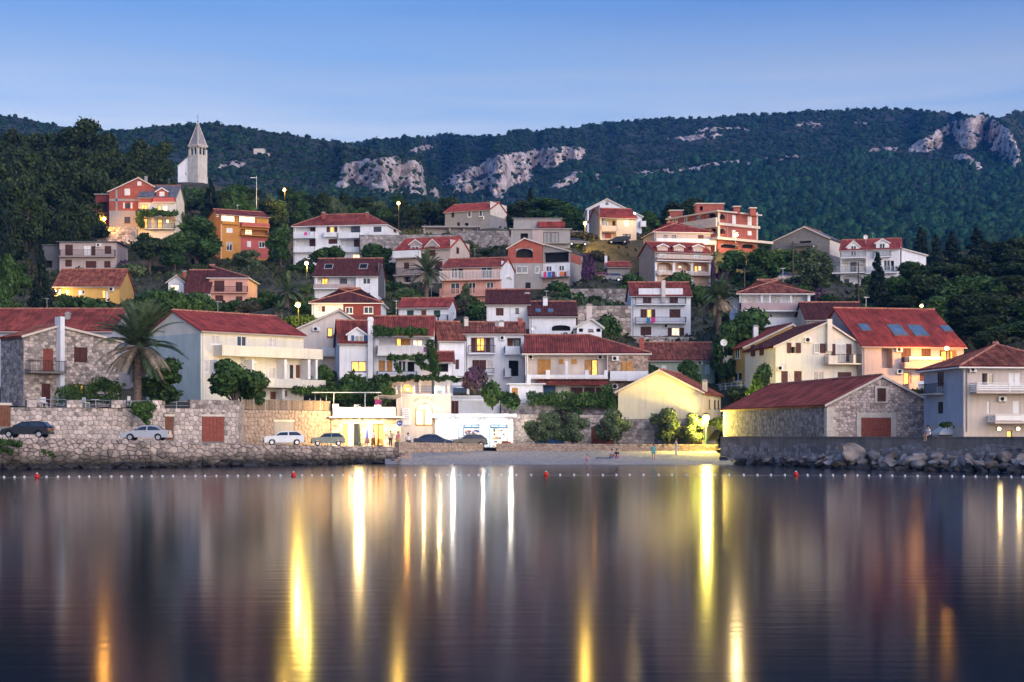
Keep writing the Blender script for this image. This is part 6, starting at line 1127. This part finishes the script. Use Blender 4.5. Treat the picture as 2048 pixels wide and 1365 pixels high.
    MB().box(fx-.062, -.26, .36, fx-.052, .26, .46).obj('licence_plate', 'plate', body); MB().box(fx-.006, -.42, .62, fx+.05, .42, .73).obj('grille', 'plastic', body)
    if rack: g = MB(); [g.box(x_, -w+.25, zt_+.06, x_+.05, w-.25, zt_+.1) for x_ in (-.2, .6)]; [g.box(x_, s_*(w-.32)-.02, zt_-.02, x_+.05, s_*(w-.32)+.02, zt_+.06) for x_ in (-.2, .6) for s_ in (-1, 1)]; g.obj('roof_rack', 'iron', E)
car('dark blue-black hatchback parked at the far left', 'hatch', 'paintblack', 54, 142.2, qz(54)+.02, R(-3)); car('silver saloon parked below the ivy', 'sedan', 'paintsilver', 293, 151, qz(293)+.02, R(-2)); car('white boxy hatchback by the grey garage door', 'boxy', 'paintwhite', 568, 163.4, qz(568)+.02, R(10)); car('grey-green small hatchback with roof rack by the cafe', 'mini', 'paintgreen', 656, 171.3, qz(656)+.02, R(9))
car('dark blue saloon facing right behind the low wall', 'sedan', 'paintblue', 868, 183.0, qz(868)+.02, R(-4), True); car('dark hatchback facing left behind the low wall', 'boxy', 'paintblack', 937, 183.6, qz(937)+.02, R(16))
for lb, kd, pt, px, py, d, fl in (('dark car parked in front of the beige house', 'hatch', 'paintblack', 1237, 482, 322, False), ('dark car beside the beige house lamp', 'hatch', 'paintblack', 1155, 484, 316, True), ('red car on the terrace below the bougainvillea', 'boxy', 'paintred', 1199, 556, 284, False), ('dark blue car right of the red one on the terrace', 'hatch', 'paintblue', 1220, 556, 284, False), ('blue car parked between brick house and orange house', 'hatch', 'paintblue', 397, 456, 330, False), ('pale blue car by the tall utility pole', 'hatch', 'paintblue', 1570, 552, 286, True)):
    x = XD(px, d); car(lb, kd, pt, px, d, max(gz(x, d)+.05, CH+(HZ-py)*d/F-.8), R(rnd.uniform(-12, 12)), fl)

# ------------------------------------------------------------------ rocks, buoys
RT = []
for k in range(8):
    rk = np.random.RandomState(k+40); v, f = ico(3); 
    for _ in range(9):
        nn = rk.randn(3); nn /= np.linalg.norm(nn); c_ = rk.uniform(.35, .75); dd_ = v@nn; v = v-np.maximum(0, dd_-c_)[:, None]*nn[None]
    v = v+.035*rk.randn(*v.shape)+.05*np.sin(v*5+k)[:, [1, 2, 0]]; RT.append((npmesh('boulder', v, f, 'rock'), npmesh('boulder', v, f, 'wetrock')))
rk = random.Random(8)
def rock(label, px, d, z, s, wet, group, sz=.7):
    o = link(bpy.data.objects.new('boulder', RT[rk.randrange(8)][1 if wet else 0])); o.location = (XD(px, d), d, z); o.rotation_euler = (rk.uniform(-.5, .5), rk.uniform(-.5, .5), rk.uniform(0, 6.3)); o.scale = (s*rk.uniform(.8, 1.3), s*rk.uniform(.8, 1.2), s*sz*rk.uniform(.8, 1.1)); tag(o, label, 'rock', group)
px = 1490
while px < 2110:
    dd_ = ip(px, SEA); m = min(1, .55+(px-1490)/500)
    for row, (off, z, s, wet) in enumerate(((1.2, .9, .85, 0), (2.4, .5, .85, 0), (3.6, .1, .75, 1), (4.5, -.12, .65, 1))):
        if row == 0 and px < 1560: continue
        rock(('pale boulder of the breakwater at the foot of the pier wall', 'weathered boulder in the middle of the breakwater', 'wet dark boulder at the breakwater waterline', 'low wet boulder at the breakwater water edge')[row], px+rk.uniform(-9, 9), dd_-off*m+rk.uniform(-.3, .3), z*m+rk.uniform(-.15, .15), s*m*rk.uniform(.7, 1.25), wet, ('pale boulders', 'middle boulders', 'wet boulders', 'edge boulders')[row])
    px += rk.uniform(19, 27)*m
for px, d, z, s, lb in ((1702, 141.8, 1.15, 1.5, 'largest pale boulder of the breakwater, left of the boathouse door'), (1452, 166, .1, 1.1, 'dark flat rock at the right end of the beach'), (1475, 163, .15, 1.3, 'dark rock shelf between beach and pier'), (1500, 160, .1, 1.2, 'dark rock shelf below the pier wall start')): rock(lb, px, d, z, s, px < 1600, None, .7 if px > 1600 else .4)
for i in range(84):
    px = -20+i*10+rk.uniform(-4, 4); rock('wet dark rock at the foot of the left sea wall', px, ip(px, SEA)-rk.uniform(.5, 1.5), rk.uniform(-.1, .18), rk.uniform(.5, .95), 1, 'wet rocks along the left sea wall', .55)
E = empty('stone_steps', (XD(776, 165.3), 165.3, 0), math.atan2(10, 40)); tag(E, 'short flight of stone steps down to the water by the cafe', 'steps')
for i in range(6): MB().box(i*.34, -2.0, -.4, i*.34+.36, -.3, .25+i*.2).obj('step', 'stonered', E)
mat('buoyred', (.55, .03, .015), .4); mat('buoywhite', (.6, .6, .6), .5)
def by(px): return ip(px, ((0, 956), (600, 952.5), (1100, 951.5), (1600, 951.5), (2048, 955.5)))
bd = lambda px: CH*F/(by(px)-HZ)
b = MB(); b.tube([(XD(p_, bd(p_)), bd(p_), .0) for p_ in range(-40, 2100, 20)], .009, 5); tag(b.obj('float_rope', 'conc'), 'thin rope carrying the line of swimming floats', 'rope')
px = 8; fl = None
while px < 2060:
    if not fl: fl = me('swim_float', *(lambda q: (q.v, q.f))(MB().lathe([(.02, -.06), (.06, -.05), (.08, 0), (.08, .05), (.055, .09), (.02, .105)], n=10)), 'buoywhite')
    o = link(bpy.data.objects.new('swim_float', fl)); o.location = (XD(px, bd(px)), bd(px), .02); tag(o, 'small white float on the swimming-area rope', 'float', 'white floats on the rope'); px += (21.2 if px < 1000 else 28.5 if px < 1560 else 24)+rk.uniform(-2, 2)
for px, lb in ((74, 'red buoy at the far left of the float line'), (587, 'red buoy second from left, before the white hatchback'), (1092, 'red buoy second from right, before the beach'), (1592, 'red buoy before the boathouse pier wall')):
    E = empty('red_buoy', (XD(px, bd(px)-.3), bd(px)-.3, .05)); tag(E, lb, 'buoy'); MB().lathe([(.02, -.14), (.11, -.1), (.16, .0), (.17, .08), (.13, .18), (.06, .23), (.05, .27), (.02, .28)], n=14).obj('float_body', 'buoyred', E); MB().lathe([(.07, .22), (.07, .25), (.02, .29)], n=8).obj('top_ring', 'trim', E)

# ------------------------------------------------------------------ shop front, pergola, signs, furniture
h = HB['souvenir_shop'][0]; T = h.T('F'); u0, z0, u1, z1 = h.rect('F', (345, 330, 515, 545)); cu = (u0+u1)/2; wv = (u1-u0)/2; zs = z1-wv*.75
def archpts(w_, zb__, zsp, k=.75): return [(cu-w_, zb__), (cu+w_, zb__)]+[(cu+w_*math.cos(math.pi*i/14), zsp+w_*k*math.sin(math.pi*i/14)) for i in range(15)]
def plate(pts, o0, o1, nm, m_, par): n = len(pts); return MB(T).add([(x, o0, z) for x, z in pts]+[(x, o1, z) for x, z in pts], [tuple(range(n)), tuple(range(2*n-1, n-1, -1))]+[(i, i+n, (i+1) % n+n, (i+1) % n) for i in range(n)]).obj(nm, m_, par)
plate(archpts(wv*1.22, z0, zs+.05), .0, .03, 'door_surround', 'pinkcream', h.E); dr = plate(archpts(wv, z0, zs), .0, .07, 'door_frame', 'tan', h.E)
for a, c_ in ((cu-wv*.88, cu-wv*.1), (cu+wv*.1, cu+wv*.88)): MB(T).box(a, .071, z0+.15, c_, .085, zs-.05).obj('door_pane', 'litshop', dr)
pts = [(cu+wv*.85*math.cos(math.pi*i/12), zs+.08+wv*.62*math.sin(math.pi*i/12)) for i in range(13)]; plate(pts, .071, .085, 'fanlight', 'litshop', dr)
def letters(txt, place, size, m_, parent, T_):           # flat letters, each set at its own place and tilt
    v, f = [], []
    for i, ch in enumerate(txt):
        if ch == ' ': continue
        cu_ = bpy.data.curves.new('t', 'FONT'); cu_.body = ch; cu_.size = size; cu_.align_x = 'CENTER'; cu_.extrude = .01; t = bpy.data.objects.new('t', cu_); TMP.collection.objects.link(t); TMP.view_layers[0].update()
        k_ = bpy.data.meshes.new_from_object(t.evaluated_get(TMP.view_layers[0].depsgraph)); x, z, a = place(i); b_ = len(v)
        for q in k_.vertices: v.append(T_(x+q.co.x*math.cos(a)-q.co.y*math.sin(a), .05+q.co.z, z+q.co.x*math.sin(a)+q.co.y*math.cos(a)))
        f += [tuple(b_+j for j in p.vertices) for p in k_.polygons]; bpy.data.objects.remove(t); bpy.data.curves.remove(cu_); bpy.data.meshes.remove(k_)
    return ob('lettering', v, f, m_, parent)
ar = h.rect('F', (342, 265, 528, 318)); ra = (ar[2]-ar[0])/2*1.02; zc = ar[3]-ra*.62
letters('SOUVENIRS', lambda i: (cu+ra*math.sin(R(-62+15.5*i)), zc+ra*.62*math.cos(R(-62+15.5*i))-.2, R(62-15.5*i)*.72), .37, 'dgrey', h.E, T)
mat('violet', (.25, .12, .35), .7)
u0, z0, u1, z1 = h.rect('F', (222, 378, 288, 500)); b = MB(T)
for r_ in range(5):
    z = z1-.15-(z1-z0)*.9*r_/5; x = u0+.08
    while x < u1-.12: w = rnd.uniform(.06, .16); b.box(x, .141, z-.05, min(u1-.06, x+w), .15, z+.03); x += w+.05
b.obj('menu_lines', 'violet', h.E)
b = MB(h.T('F')); zt_ = h.ze+.14                          # roof terrace balustrade
E = empty('terrace_balustrade', h.E.location, -h.th); tag(E, 'white pillars with blue rails round the terrace above the souvenir shop', 'balustrade')
xs = [h.uv('F', x, 240)[0] for x in (155, 330, 540, 622, 668, 858)]
for i, x in enumerate(xs):
    MB().box(x-.15, .1, zt_, x+.15, .4, zt_+.95).obj('pillar', 'white', E)
    if i < len(xs)-1: g = MB(); [g.box(x+.15, .22, zt_+.2+.22*q, xs[i+1]-.15, .27, zt_+.28+.22*q) for q in range(4)]; g.obj('rail', 'blue', E)
E = empty('pergola', h.E.location, -h.th); tag(E, 'white pergola frame over the terrace above the souvenir shop', 'pergola'); h8 = HB['souvenir_shop'][0]; zp = CH+(HZ-PY(8, 858))*187/F-h.z0
for zx in (545, 790, 975, 1255, 1445): x = h._u(PX(8, zx), h.A, h.e)[0]; MB().box(x-.06, .15, zt_, x+.06, .27, zp).obj('post', 'trim', E); MB().box(x-.05, 3.4, zt_, x+.05, 3.5, zp).obj('post', 'trim', E)
xa, xb = h._u(PX(8, 540), h.A, h.e)[0], h._u(PX(8, 1450), h.A, h.e)[0]; MB().box(xa, .14, zp+.001, xb, .28, zp+.12).box(xa, 3.4, zp+.001, xb, 3.5, zp+.12).obj('beam', 'trim', E)
for i in range(24): x = xa+(xb-xa)*(i+.5)/24; MB().box(x-.03, -.1, zp+.121, x+.03, 3.7, zp+.2).obj('rafter', 'trim', E)
h = HB['terrace_house'][0]
for q, lb in (((605, 925, 735, 985), 'dim'), ((795, 925, 910, 1000), 'lit'), ((1130, 935, 1200, 1000), 'lit')):
    u0, z0, u1, z1 = h.rect('F', q); cu = (u0+u1)/2; wv = (u1-u0)/2; T = h.T('F'); plate([(cu-wv, z0), (cu+wv, z0)]+[(cu+wv*math.cos(math.pi*i/12), z0+(z1-z0)*.35+(z1-z0)*.65*math.sin(math.pi*i/12)) for i in range(13)], .0, .05, 'arched_window', 'lit' if lb == 'lit' else 'pinkcream', h.E)
h = HB['kiosk'][0]; T = h.T('F'); rk2 = random.Random(4)
for q in ((820, 570, 970, 650), (1075, 570, 1240, 755)):     # goods on shelves behind the glass
    u0, z0, u1, z1 = h.rect('F', q)
    for i in range(34): x = rk2.uniform(u0+.1, u1-.35); z = z0+.1+(z1-z0-.5)*rk2.randrange(5)/4; MB(T).box(x, .0, z, x+rk2.uniform(.12, .3), .06+.02*rk2.random(), z+rk2.uniform(.12, .32)).obj('shop_goods', rk2.choice(('clothblue', 'brown', 'tan', 'red', 'dgreen', 'trim', 'beige', 'blue')), h.E)
u0, z0, u1, z1 = h.rect('F', (520, 436, 1300, 470)); MB(T).box(u0, .0, z0-.02, u1, .75, z0+.06).obj('awning', 'bluegrey', h.E)
u0, z0, u1, z1 = h.rect('F', (590, 525, 650, 580)); cu = (u0+u1)/2; rr = (u1-u0)/2; zc = (z0+z1)/2
pl = MB(T).add([(cu+rr*k*math.cos(2*math.pi*i/24), .02, zc+rr*k*math.sin(2*math.pi*i/24)) for k in (1, .72) for i in range(24)], [(i, (i+1) % 24, (i+1) % 24+24, i+24) for i in range(3, 21)]).obj('round_emblem', 'clothgrey' if 'clothgrey' in M else 'bluegrey', h.E)
for i, (zx, zy, w_, h_, m_) in enumerate(((690, 700, 60, 50, 'blue'), (1000, 690, 34, 70, 'tan'), (1215, 690, 60, 55, 'wood'), (1255, 700, 40, 48, 'red'))):   # display racks on the pavement
    p = W3(PX(9, zx), PY(9, zy+h_), 185.2); E = empty('display_rack', (p.x, 185.2, 1.45)); tag(E, ('blue ice-cream chest at the left of the kiosk', 'tan postcard stand between the kiosk windows', 'wooden goods rack right of the kiosk door', 'red crate stand at the kiosk right corner')[i], 'rack'); ww = w_*S2*185/F; hh = h_*S2*185/F+.6
    MB().box(-ww/2, -.3, 0, ww/2, .3, hh*.6).obj('base', m_, E); MB().box(-ww/2, -.2, hh*.601, ww/2, .25, hh*.66).box(-ww/2, .2, hh*.661, ww/2, .25, hh).obj('shelf', 'trim', E)
h = HB['cafe'][0]; E = empty('arbour_frame', h.E.location); tag(E, 'thin white arbour frame on the cafe roof terrace', 'arbour'); zt_ = h.ze+.13
for zx, v in ((1085, 3.5), (1195, 3.5), (1300, .5), (1605, .5), (1720, 3)): x = h._u(PX(6, zx), h.A, h.e)[0]; MB().tube([(x, v, zt_-1 if zx < 1280 else zt_), (x, v, zt_+2.6)], .045, 6).obj('post', 'trim', E)
xa, xb = h._u(PX(6, 1085), h.A, h.e)[0], h._u(PX(6, 1760), h.A, h.e)[0]; MB().tube([(xa, .5, zt_+2.6), (xb, .5, zt_+2.6)], .05, 6).tube([(xa, 3.5, zt_+2.6), (xb, 3.5, zt_+2.6)], .05, 6).obj('beam', 'trim', E)
def parasol(label, c_, w, hgt, m_, closed=False):
    E = empty('parasol', c_); tag(E, label, 'parasol'); MB().tube([(0, 0, 0), (0, 0, hgt)], .03, 6).lathe([(.3, 0), (.3, .06), (.05, .12)], n=10).obj('pole', 'trim', E)
    if closed: MB().lathe([(.02, hgt), (.10, hgt-.3), (.17, hgt-1.0), (.24, hgt-1.6), (.2, hgt-1.65)], n=10).obj('canopy', m_, E)
    else:
        b = MB(); n = 4
        P = [(w*math.cos(math.pi/4+i*math.pi/2), w*math.sin(math.pi/4+i*math.pi/2)) for i in range(4)]
        b.add([(x, y, hgt-1.25) for x, y in P]+[(0, 0, hgt)]+[(x, y, hgt-1.45) for x, y in P], [(0, 1, 4), (1, 2, 4), (2, 3, 4), (3, 0, 4)]+[(i, i+5, (i+1) % 4+5, (i+1) % 4) for i in range(4)]); b.obj('canopy', m_, E)
parasol('large white square parasol right of the boathouse', W3(1907, 884, 143), 2.3, (884-838)*143/F+.05, 'canvas'); parasol('folded blue parasol at the cafe door', W3(734, 893, 175), 1, (893-856)*175/F, 'clothblue', True)
E = empty('shade_sail', W3(775, 795, 179)); tag(E, 'beige shade cloth at the right of the cafe terrace', 'awning'); MB().add([(-1.5+3*i/6, j*1.0, .35*math.sin(i*1.1)*.4+.5*i/6-.2*j) for i in range(7) for j in range(3)], [(i*3+j, (i+1)*3+j, (i+1)*3+j+1, i*3+j+1) for i in range(6) for j in range(2)]).obj('cloth', 'beige', E); MB().tube([(1.5, 0, .4), (1.6, 0, -1.6)], .03, 6).obj('pole', 'trim', E)
p = W3(799, 847, 171.5); E = empty('road_sign', (p.x, p.y, qz(799))); tag(E, 'round blue road sign with white left arrow', 'sign'); zc = p.z-qz(799); MB().tube([(0, .06, 0), (0, .06, zc+.3)], .03, 6).obj('post', 'steel', E)
mat('signblue', (.02, .12, .45), .5); d_ = MB().lathe([(.02, -.01), (.3, -.01), (.3, .02), (.02, .02)], 0, 0, zc, 20, 'y').obj('disc', 'signblue', E); MB().box(-.08, -.018, zc-.035, .2, -.012, zc+.035).add([(-.22, -.015, zc), (-.06, -.015, zc+.14), (-.06, -.015, zc-.14)], [(0, 1, 2)]).obj('arrow', 'trim', d_)
def chair(label, c_, rz, m_='trim'):
    E = empty('plastic_chair', c_, rz); tag(E, label, 'chair')
    MB().box(-.24, -.24, .42, .24, .24, .46).obj('seat', m_, E); g = MB(); g.box(-.24, .22, .461, -.18, .27, .9).box(.18, .22, .461, .24, .27, .9).box(-.24, .22, .86, .24, .27, .93)
    for i in range(3): g.box(-.1+.1*i-.03, .23, .461, -.1+.1*i+.03, .26, .86)
    g.obj('backrest', m_, E)
    for x, y in ((-.22, -.22), (.22, -.22), (-.22, .22), (.22, .22)): MB().tube([(x, y, 0), (x*.95, y*.95, .42)], .025, 6).obj('leg', m_, E)
chair('white plastic chair on the terrace by the creeper', W3(172, 815, 154), 2.4); chair('white plastic chair beside the white flue', W3(88, 815, 153), .6); chair('white chair on the stone house terrace by the palm', W3(262, 812, 157.5), 1.2)
def table(label, c_, m_='trim', r=.4):
    E = empty('terrace_table', c_); tag(E, label, 'table'); MB().lathe([(.02, .7), (r, .7), (r, .74), (.02, .74)], n=14).obj('table_top', m_, E); MB().tube([(0, 0, 0), (0, 0, .7)], .04, 6).obj('pedestal', 'iron', E); MB().lathe([(.25, 0), (.22, .04), (.04, .06)], n=10).obj('base', 'iron', E)
table('round cafe table by the folded blue parasol', W3(743, 895, 175.3), 'wood'); table('round cafe table right of the cafe doors', W3(755, 895, 175.0), 'wood'); table('round table on the stone house terrace', W3(190, 815, 154.5))
for px, lb in ((748, 'brown cafe chair left of the right cafe table'), (760, 'brown cafe chair right of the right cafe table'), (737, 'brown cafe chair nearest the folded parasol')): chair(lb, W3(px, 895, 174.8), rnd.uniform(0, 6), 'wood')
for c_, q, dd_, m_, lb in ((10, (522, 800, 550, 862), 282.6, (.55, .06, .18), 'pink towel, leftmost on the washing balcony'), (10, (562, 798, 600, 852), 282.6, (.04, .16, .45), 'blue towel on the washing balcony'), (10, (604, 798, 634, 856), 282.6, (.12, .05, .10), 'dark patterned towel on the washing balcony'), (10, (648, 798, 676, 848), 282.6, (.65, .65, .68), 'white towel on the washing balcony'), (10, (682, 798, 720, 838), 282.6, (.65, .2, .05), 'orange towel on the washing balcony'), (10, (724, 798, 746, 846), 282.6, (.22, .04, .06), 'maroon towel, rightmost on the washing balcony'),
                            (4, (1308, 608, 1338, 642), 313.8, (.65, .08, .30), 'pink towel on the apartment block balcony'), (4, (1342, 608, 1370, 642), 313.8, (.5, .5, .6), 'white and blue towel on the apartment block balcony'), (13, (258, 1246, 296, 1292), 234.6, (.03, .25, .45), 'blue towel on the three-storey house balcony'), (13, (300, 1244, 346, 1294), 234.6, (.65, .08, .30), 'pink towel on the three-storey house balcony'), (8, (1010, 555, 1060, 608), 189.2, (.35, .12, .40), 'purple towel on the vine balcony'), (17, (1015, 1085, 1076, 1165), 186.2, (.62, .66, .75), 'pale sheet hanging beside the corner house'), (6, (1705, 485, 1775, 560), 178.5, (.2, .03, .12), 'dark purple cloth on the cafe terrace line')):
    a, e_ = W3(PX(c_, q[0]), PY(c_, q[1]), dd_), W3(PX(c_, q[2]), PY(c_, q[3]), dd_); nm = 'towel%d' % len(M); mat(nm, m_, .9, .2, 6); w = e_.x-a.x; hh = a.z-e_.z
    v = [(w*i/6, .05*math.sin(i*1.7+j)*j/3, -hh*j/4) for i in range(7) for j in range(5)]; E = ob('towel', v, [(i*5+j, (i+1)*5+j, (i+1)*5+j+1, i*5+j+1) for i in range(6) for j in range(4)], nm); E.location = a; tag(E, lb, 'towel'); md = E.modifiers.new('thick', 'SOLIDIFY'); md.thickness = .012

# ------------------------------------------------------------------ people
mat('skin', (.42, .24, .17), .6, .05); mat('hair', (.03, .02, .015), .7)
for k, c_ in dict(clwhite=(.68, .68, .70), cldark=(.03, .035, .05), clteal=(.12, .42, .45), clyellow=(.55, .42, .12), clpurple=(.28, .14, .40), clblue=(.12, .2, .5), clpink=(.6, .2, .25), clgrey=(.4, .4, .45)).items(): mat(k, c_, .85, .1, 8)
def skinmesh(name, J, edges, m_, parent, sub=1):
    k = bpy.data.meshes.new(name); ks = list(J); k.from_pydata([J[q][0] for q in ks], [(ks.index(a), ks.index(b)) for a, b in edges], []); o = bpy.data.objects.new(name, k); TMP.collection.objects.link(o)
    s_ = o.modifiers.new('s', 'SKIN'); s_.use_smooth_shade = True; md = o.modifiers.new('u', 'SUBSURF'); md.levels = sub; md.render_levels = sub
    for i, q in enumerate(ks): r_ = J[q][1]; k.skin_vertices[0].data[i].radius = r_ if isinstance(r_, tuple) else (r_, r_)
    k.skin_vertices[0].data[0].use_root = True; TMP.view_layers[0].update(); n = bpy.data.meshes.new_from_object(o.evaluated_get(TMP.view_layers[0].depsgraph)); bpy.data.objects.remove(o); n.materials.clear(); n.materials.append(M[m_]); n.name = name
    return link(bpy.data.objects.new(name, n), parent)
def person(label, loc, rz, pose, top, bottom, long=False, sc_=1.0):
    E = empty('person', loc, rz); tag(E, label, 'person'); E.scale = (sc_,)*3; P = {}
    if pose == 'sit':                                      # seat height 0 at the hips, legs forward (-y) and down
        hip = Vector((0, 0, .10)); kn = lambda s: Vector((s*.12, -.42, .14)); an = lambda s: Vector((s*.11, -.40, -.30)); lean = -.10
    elif pose == 'ground': hip = Vector((0, 0, .12)); kn = lambda s: Vector((s*.13, -.36, .46)); an = lambda s: Vector((s*.12, -.62, .07)); lean = -.12
    else: hip = Vector((0, 0, .92)); kn = lambda s: Vector((s*.10, -.03+.05*s, .5)); an = lambda s: Vector((s*.10, .03+.06*s, .08)); lean = 0
    ch = hip+Vector((0, lean*.5, .30)); nk = hip+Vector((0, lean, .53)); hd = nk+Vector((0, -.03, .17))
    J = {'hip': (hip, (.16, .12)), 'ch': (ch, (.17, .115)), 'nk': (nk, .06), 'hd': (hd, (.085, .10)), 'tp': (hd+Vector((0, .0, .09)), (.07, .085))}; e = [('hip', 'ch'), ('ch', 'nk'), ('nk', 'hd'), ('hd', 'tp')]
    for s in (-1, 1):
        sh = nk+Vector((s*.18, 0, -.06)); elb = sh+Vector((s*.06, -.05, -.27)); wr = elb+(Vector((-s*.06, -.2, -.08)) if pose != 'stand' else Vector((s*.01, -.06, -.24))); n = str(s)
        J.update({'sh'+n: (sh, .062), 'el'+n: (elb, .042), 'wr'+n: (wr, .03), 'th'+n: (hip+Vector((s*.1, -.02, -.04)), .1), 'kn'+n: (kn(s), .062), 'an'+n: (an(s), .04), 'ft'+n: (an(s)+Vector((0, -.17, -.045)), .036)})
        e += [('nk', 'sh'+n), ('sh'+n, 'el'+n), ('el'+n, 'wr'+n), ('hip', 'th'+n), ('th'+n, 'kn'+n), ('kn'+n, 'an'+n), ('an'+n, 'ft'+n)]
        dv = (wr-elb).normalized(); pm = wr+dv*.06; J['pm'+n] = (pm, .028); e.append(('wr'+n, 'pm'+n))
        for q in range(5):
            o_ = Vector(((q-1.5)*.018, 0, 0)) if q < 4 else Vector((-s*.04, -.02, 0)); J['f%d' % q+n] = (pm+o_+dv*(.07 if q < 4 else .01), .009); e.append(('pm'+n if q < 4 else 'wr'+n, 'f%d' % q+n))
    body = skinmesh('body', J, e, 'skin', E)
    T_ = {q: (J[q][0], tuple(np.array(J[q][1])*1.16+.012) if isinstance(J[q][1], tuple) else J[q][1]*1.2+.012) for q in ('ch', 'hip', 'sh-1', 'sh1')}; T_['nb'] = (nk-Vector((0, 0, .05)), .085)
    for s in '-1', '1': T_['ue'+s] = (J['sh'+s][0].lerp(J['el'+s][0], .6), .062)
    skinmesh('shirt', T_, [('ch', 'hip'), ('ch', 'nb'), ('nb', 'sh-1'), ('nb', 'sh1'), ('sh-1', 'ue-1'), ('sh1', 'ue1')], top, E)
    t = .95 if long else .62; S_ = {'hip': (hip+Vector((0, 0, -.01)), (.178, .135))}; ee = []
    for s in '-1', '1':
        S_['th'+s] = (J['th'+s][0], .118); S_['e'+s] = (J['th'+s][0].lerp(J['kn'+s][0], t), .088); ee += [('hip', 'th'+s), ('th'+s, 'e'+s)]
        if long: S_['l'+s] = (J['kn'+s][0].lerp(J['an'+s][0], .9), .06); ee.append(('e'+s, 'l'+s))
    skinmesh('trousers' if long else 'shorts', S_, ee, bottom, E)
    b = MB(); b.lathe([(.06, -.02), (.098, .03), (.105, .08), (.09, .14), (.05, .175), (.01, .185)], hd.x, hd.y+.02, hd.z-.02, 12); b.obj('hair', 'hair', E)
    b = MB(); b.add([(hd.x-.012, hd.y-.10, hd.z+.03), (hd.x+.012, hd.y-.10, hd.z+.03), (hd.x+.018, hd.y-.10, hd.z-.02), (hd.x-.018, hd.y-.10, hd.z-.02), (hd.x, hd.y-.128, hd.z-.015)], [(0, 1, 4), (1, 2, 4), (2, 3, 4), (3, 0, 4)]); b.obj('nose', 'skin', E)
    for s in (-1, 1): MB().lathe([(.002, -.008), (.011, -.004), (.011, .004), (.002, .008)], hd.x+s*.034, hd.y-.094, hd.z+.035, 8, 'y').obj('eye', 'black', E); MB().box(hd.x+s*.084-.01, hd.y-.02, hd.z-.02, hd.x+s*.084+.01, hd.y+.025, hd.z+.04).obj('ear', 'skin', E)
    MB().box(hd.x-.025, hd.y-.103, hd.z-.055, hd.x+.025, hd.y-.095, hd.z-.046).obj('mouth', 'clpink', E); return E
def on(px, d, z): return Vector((XD(px, d), d, z))
person('person in white shirt and dark shorts sitting on the pier wall', on(1858, 135.3, CH-.06), R(-62), 'sit', 'clwhite', 'cldark'); person('person in grey top sitting on the pebbles, left of a pair', on(1223, 168, bz(1223, 168)+.04), R(15), 'ground', 'clgrey', 'clblue'); person('person in dark top sitting on the pebbles, right of a pair', on(1234, 168, bz(1234, 168)+.04), R(-15), 'ground', 'cldark', 'clpurple')
person('child with bare shoulders standing at the water edge', on(1174, 160.5, -.12), R(40), 'stand', 'clpink', 'clpurple', sc_=.62); person('person in turquoise clothes standing on the beach', on(1307, 165.5, bz(1307, 165.5)), R(160), 'stand', 'clteal', 'clteal', sc_=.95); person('person in pale blue clothes walking on the beach', on(1352, 174, bz(1352, 174)), R(80), 'stand', 'clgrey', 'clwhite', True)
person('person in yellow trousers standing at the top of the steps', on(796, 168.6, 1.5), R(30), 'stand', 'clpink', 'clyellow', True); person('person in pale top leaning by the cafe corner', on(781, 174.6, 1.6), R(10), 'stand', 'clgrey', 'cldark', True); person('person in white shirt sitting on the low wall', on(817, 169.6, CH+(HZ-884)*169/F), R(-150), 'sit', 'clwhite', 'cldark'); person('person in purple top standing in the cafe doorway', on(747, 176, 1.6), R(-20), 'stand', 'clpurple', 'cldark', True)
E = ob('beach_towel', [(-.9, -.5, .03), (.5, -.5, .03), (.5, .4, .06), (-.9, .4, .06), (-.9, -.5, .0), (.5, -.5, .0), (.5, .4, .03), (-.9, .4, .03)], [(0, 1, 2, 3), (4, 7, 6, 5), (0, 4, 5, 1), (1, 5, 6, 2), (2, 6, 7, 3), (3, 7, 4, 0)], 'cldark'); E.location = on(1209, 168, bz(1209, 168)+.05); tag(E, 'dark beach towel and bag beside the seated pair', 'towel')

bpy.data.scenes.remove(TMP)
# ------------------------------------------------------------------ evening haze
m = bpy.data.materials.new('haze'); m.use_nodes = True; n = m.node_tree.nodes; n.remove(n['Principled BSDF']); v = n.new('ShaderNodeVolumePrincipled'); v.inputs['Color'].default_value = (.06, .36, 1, 1); v.inputs['Density'].default_value = .00011; v.inputs['Anisotropy'].default_value = .2
m.node_tree.links.new(v.outputs[0], n['Material Output'].inputs['Volume']); M['haze'] = m
o = MB().box(-3100, -420, -5, 3100, 2700, 520).obj('haze', 'haze'); o['kind'] = 'stuff'
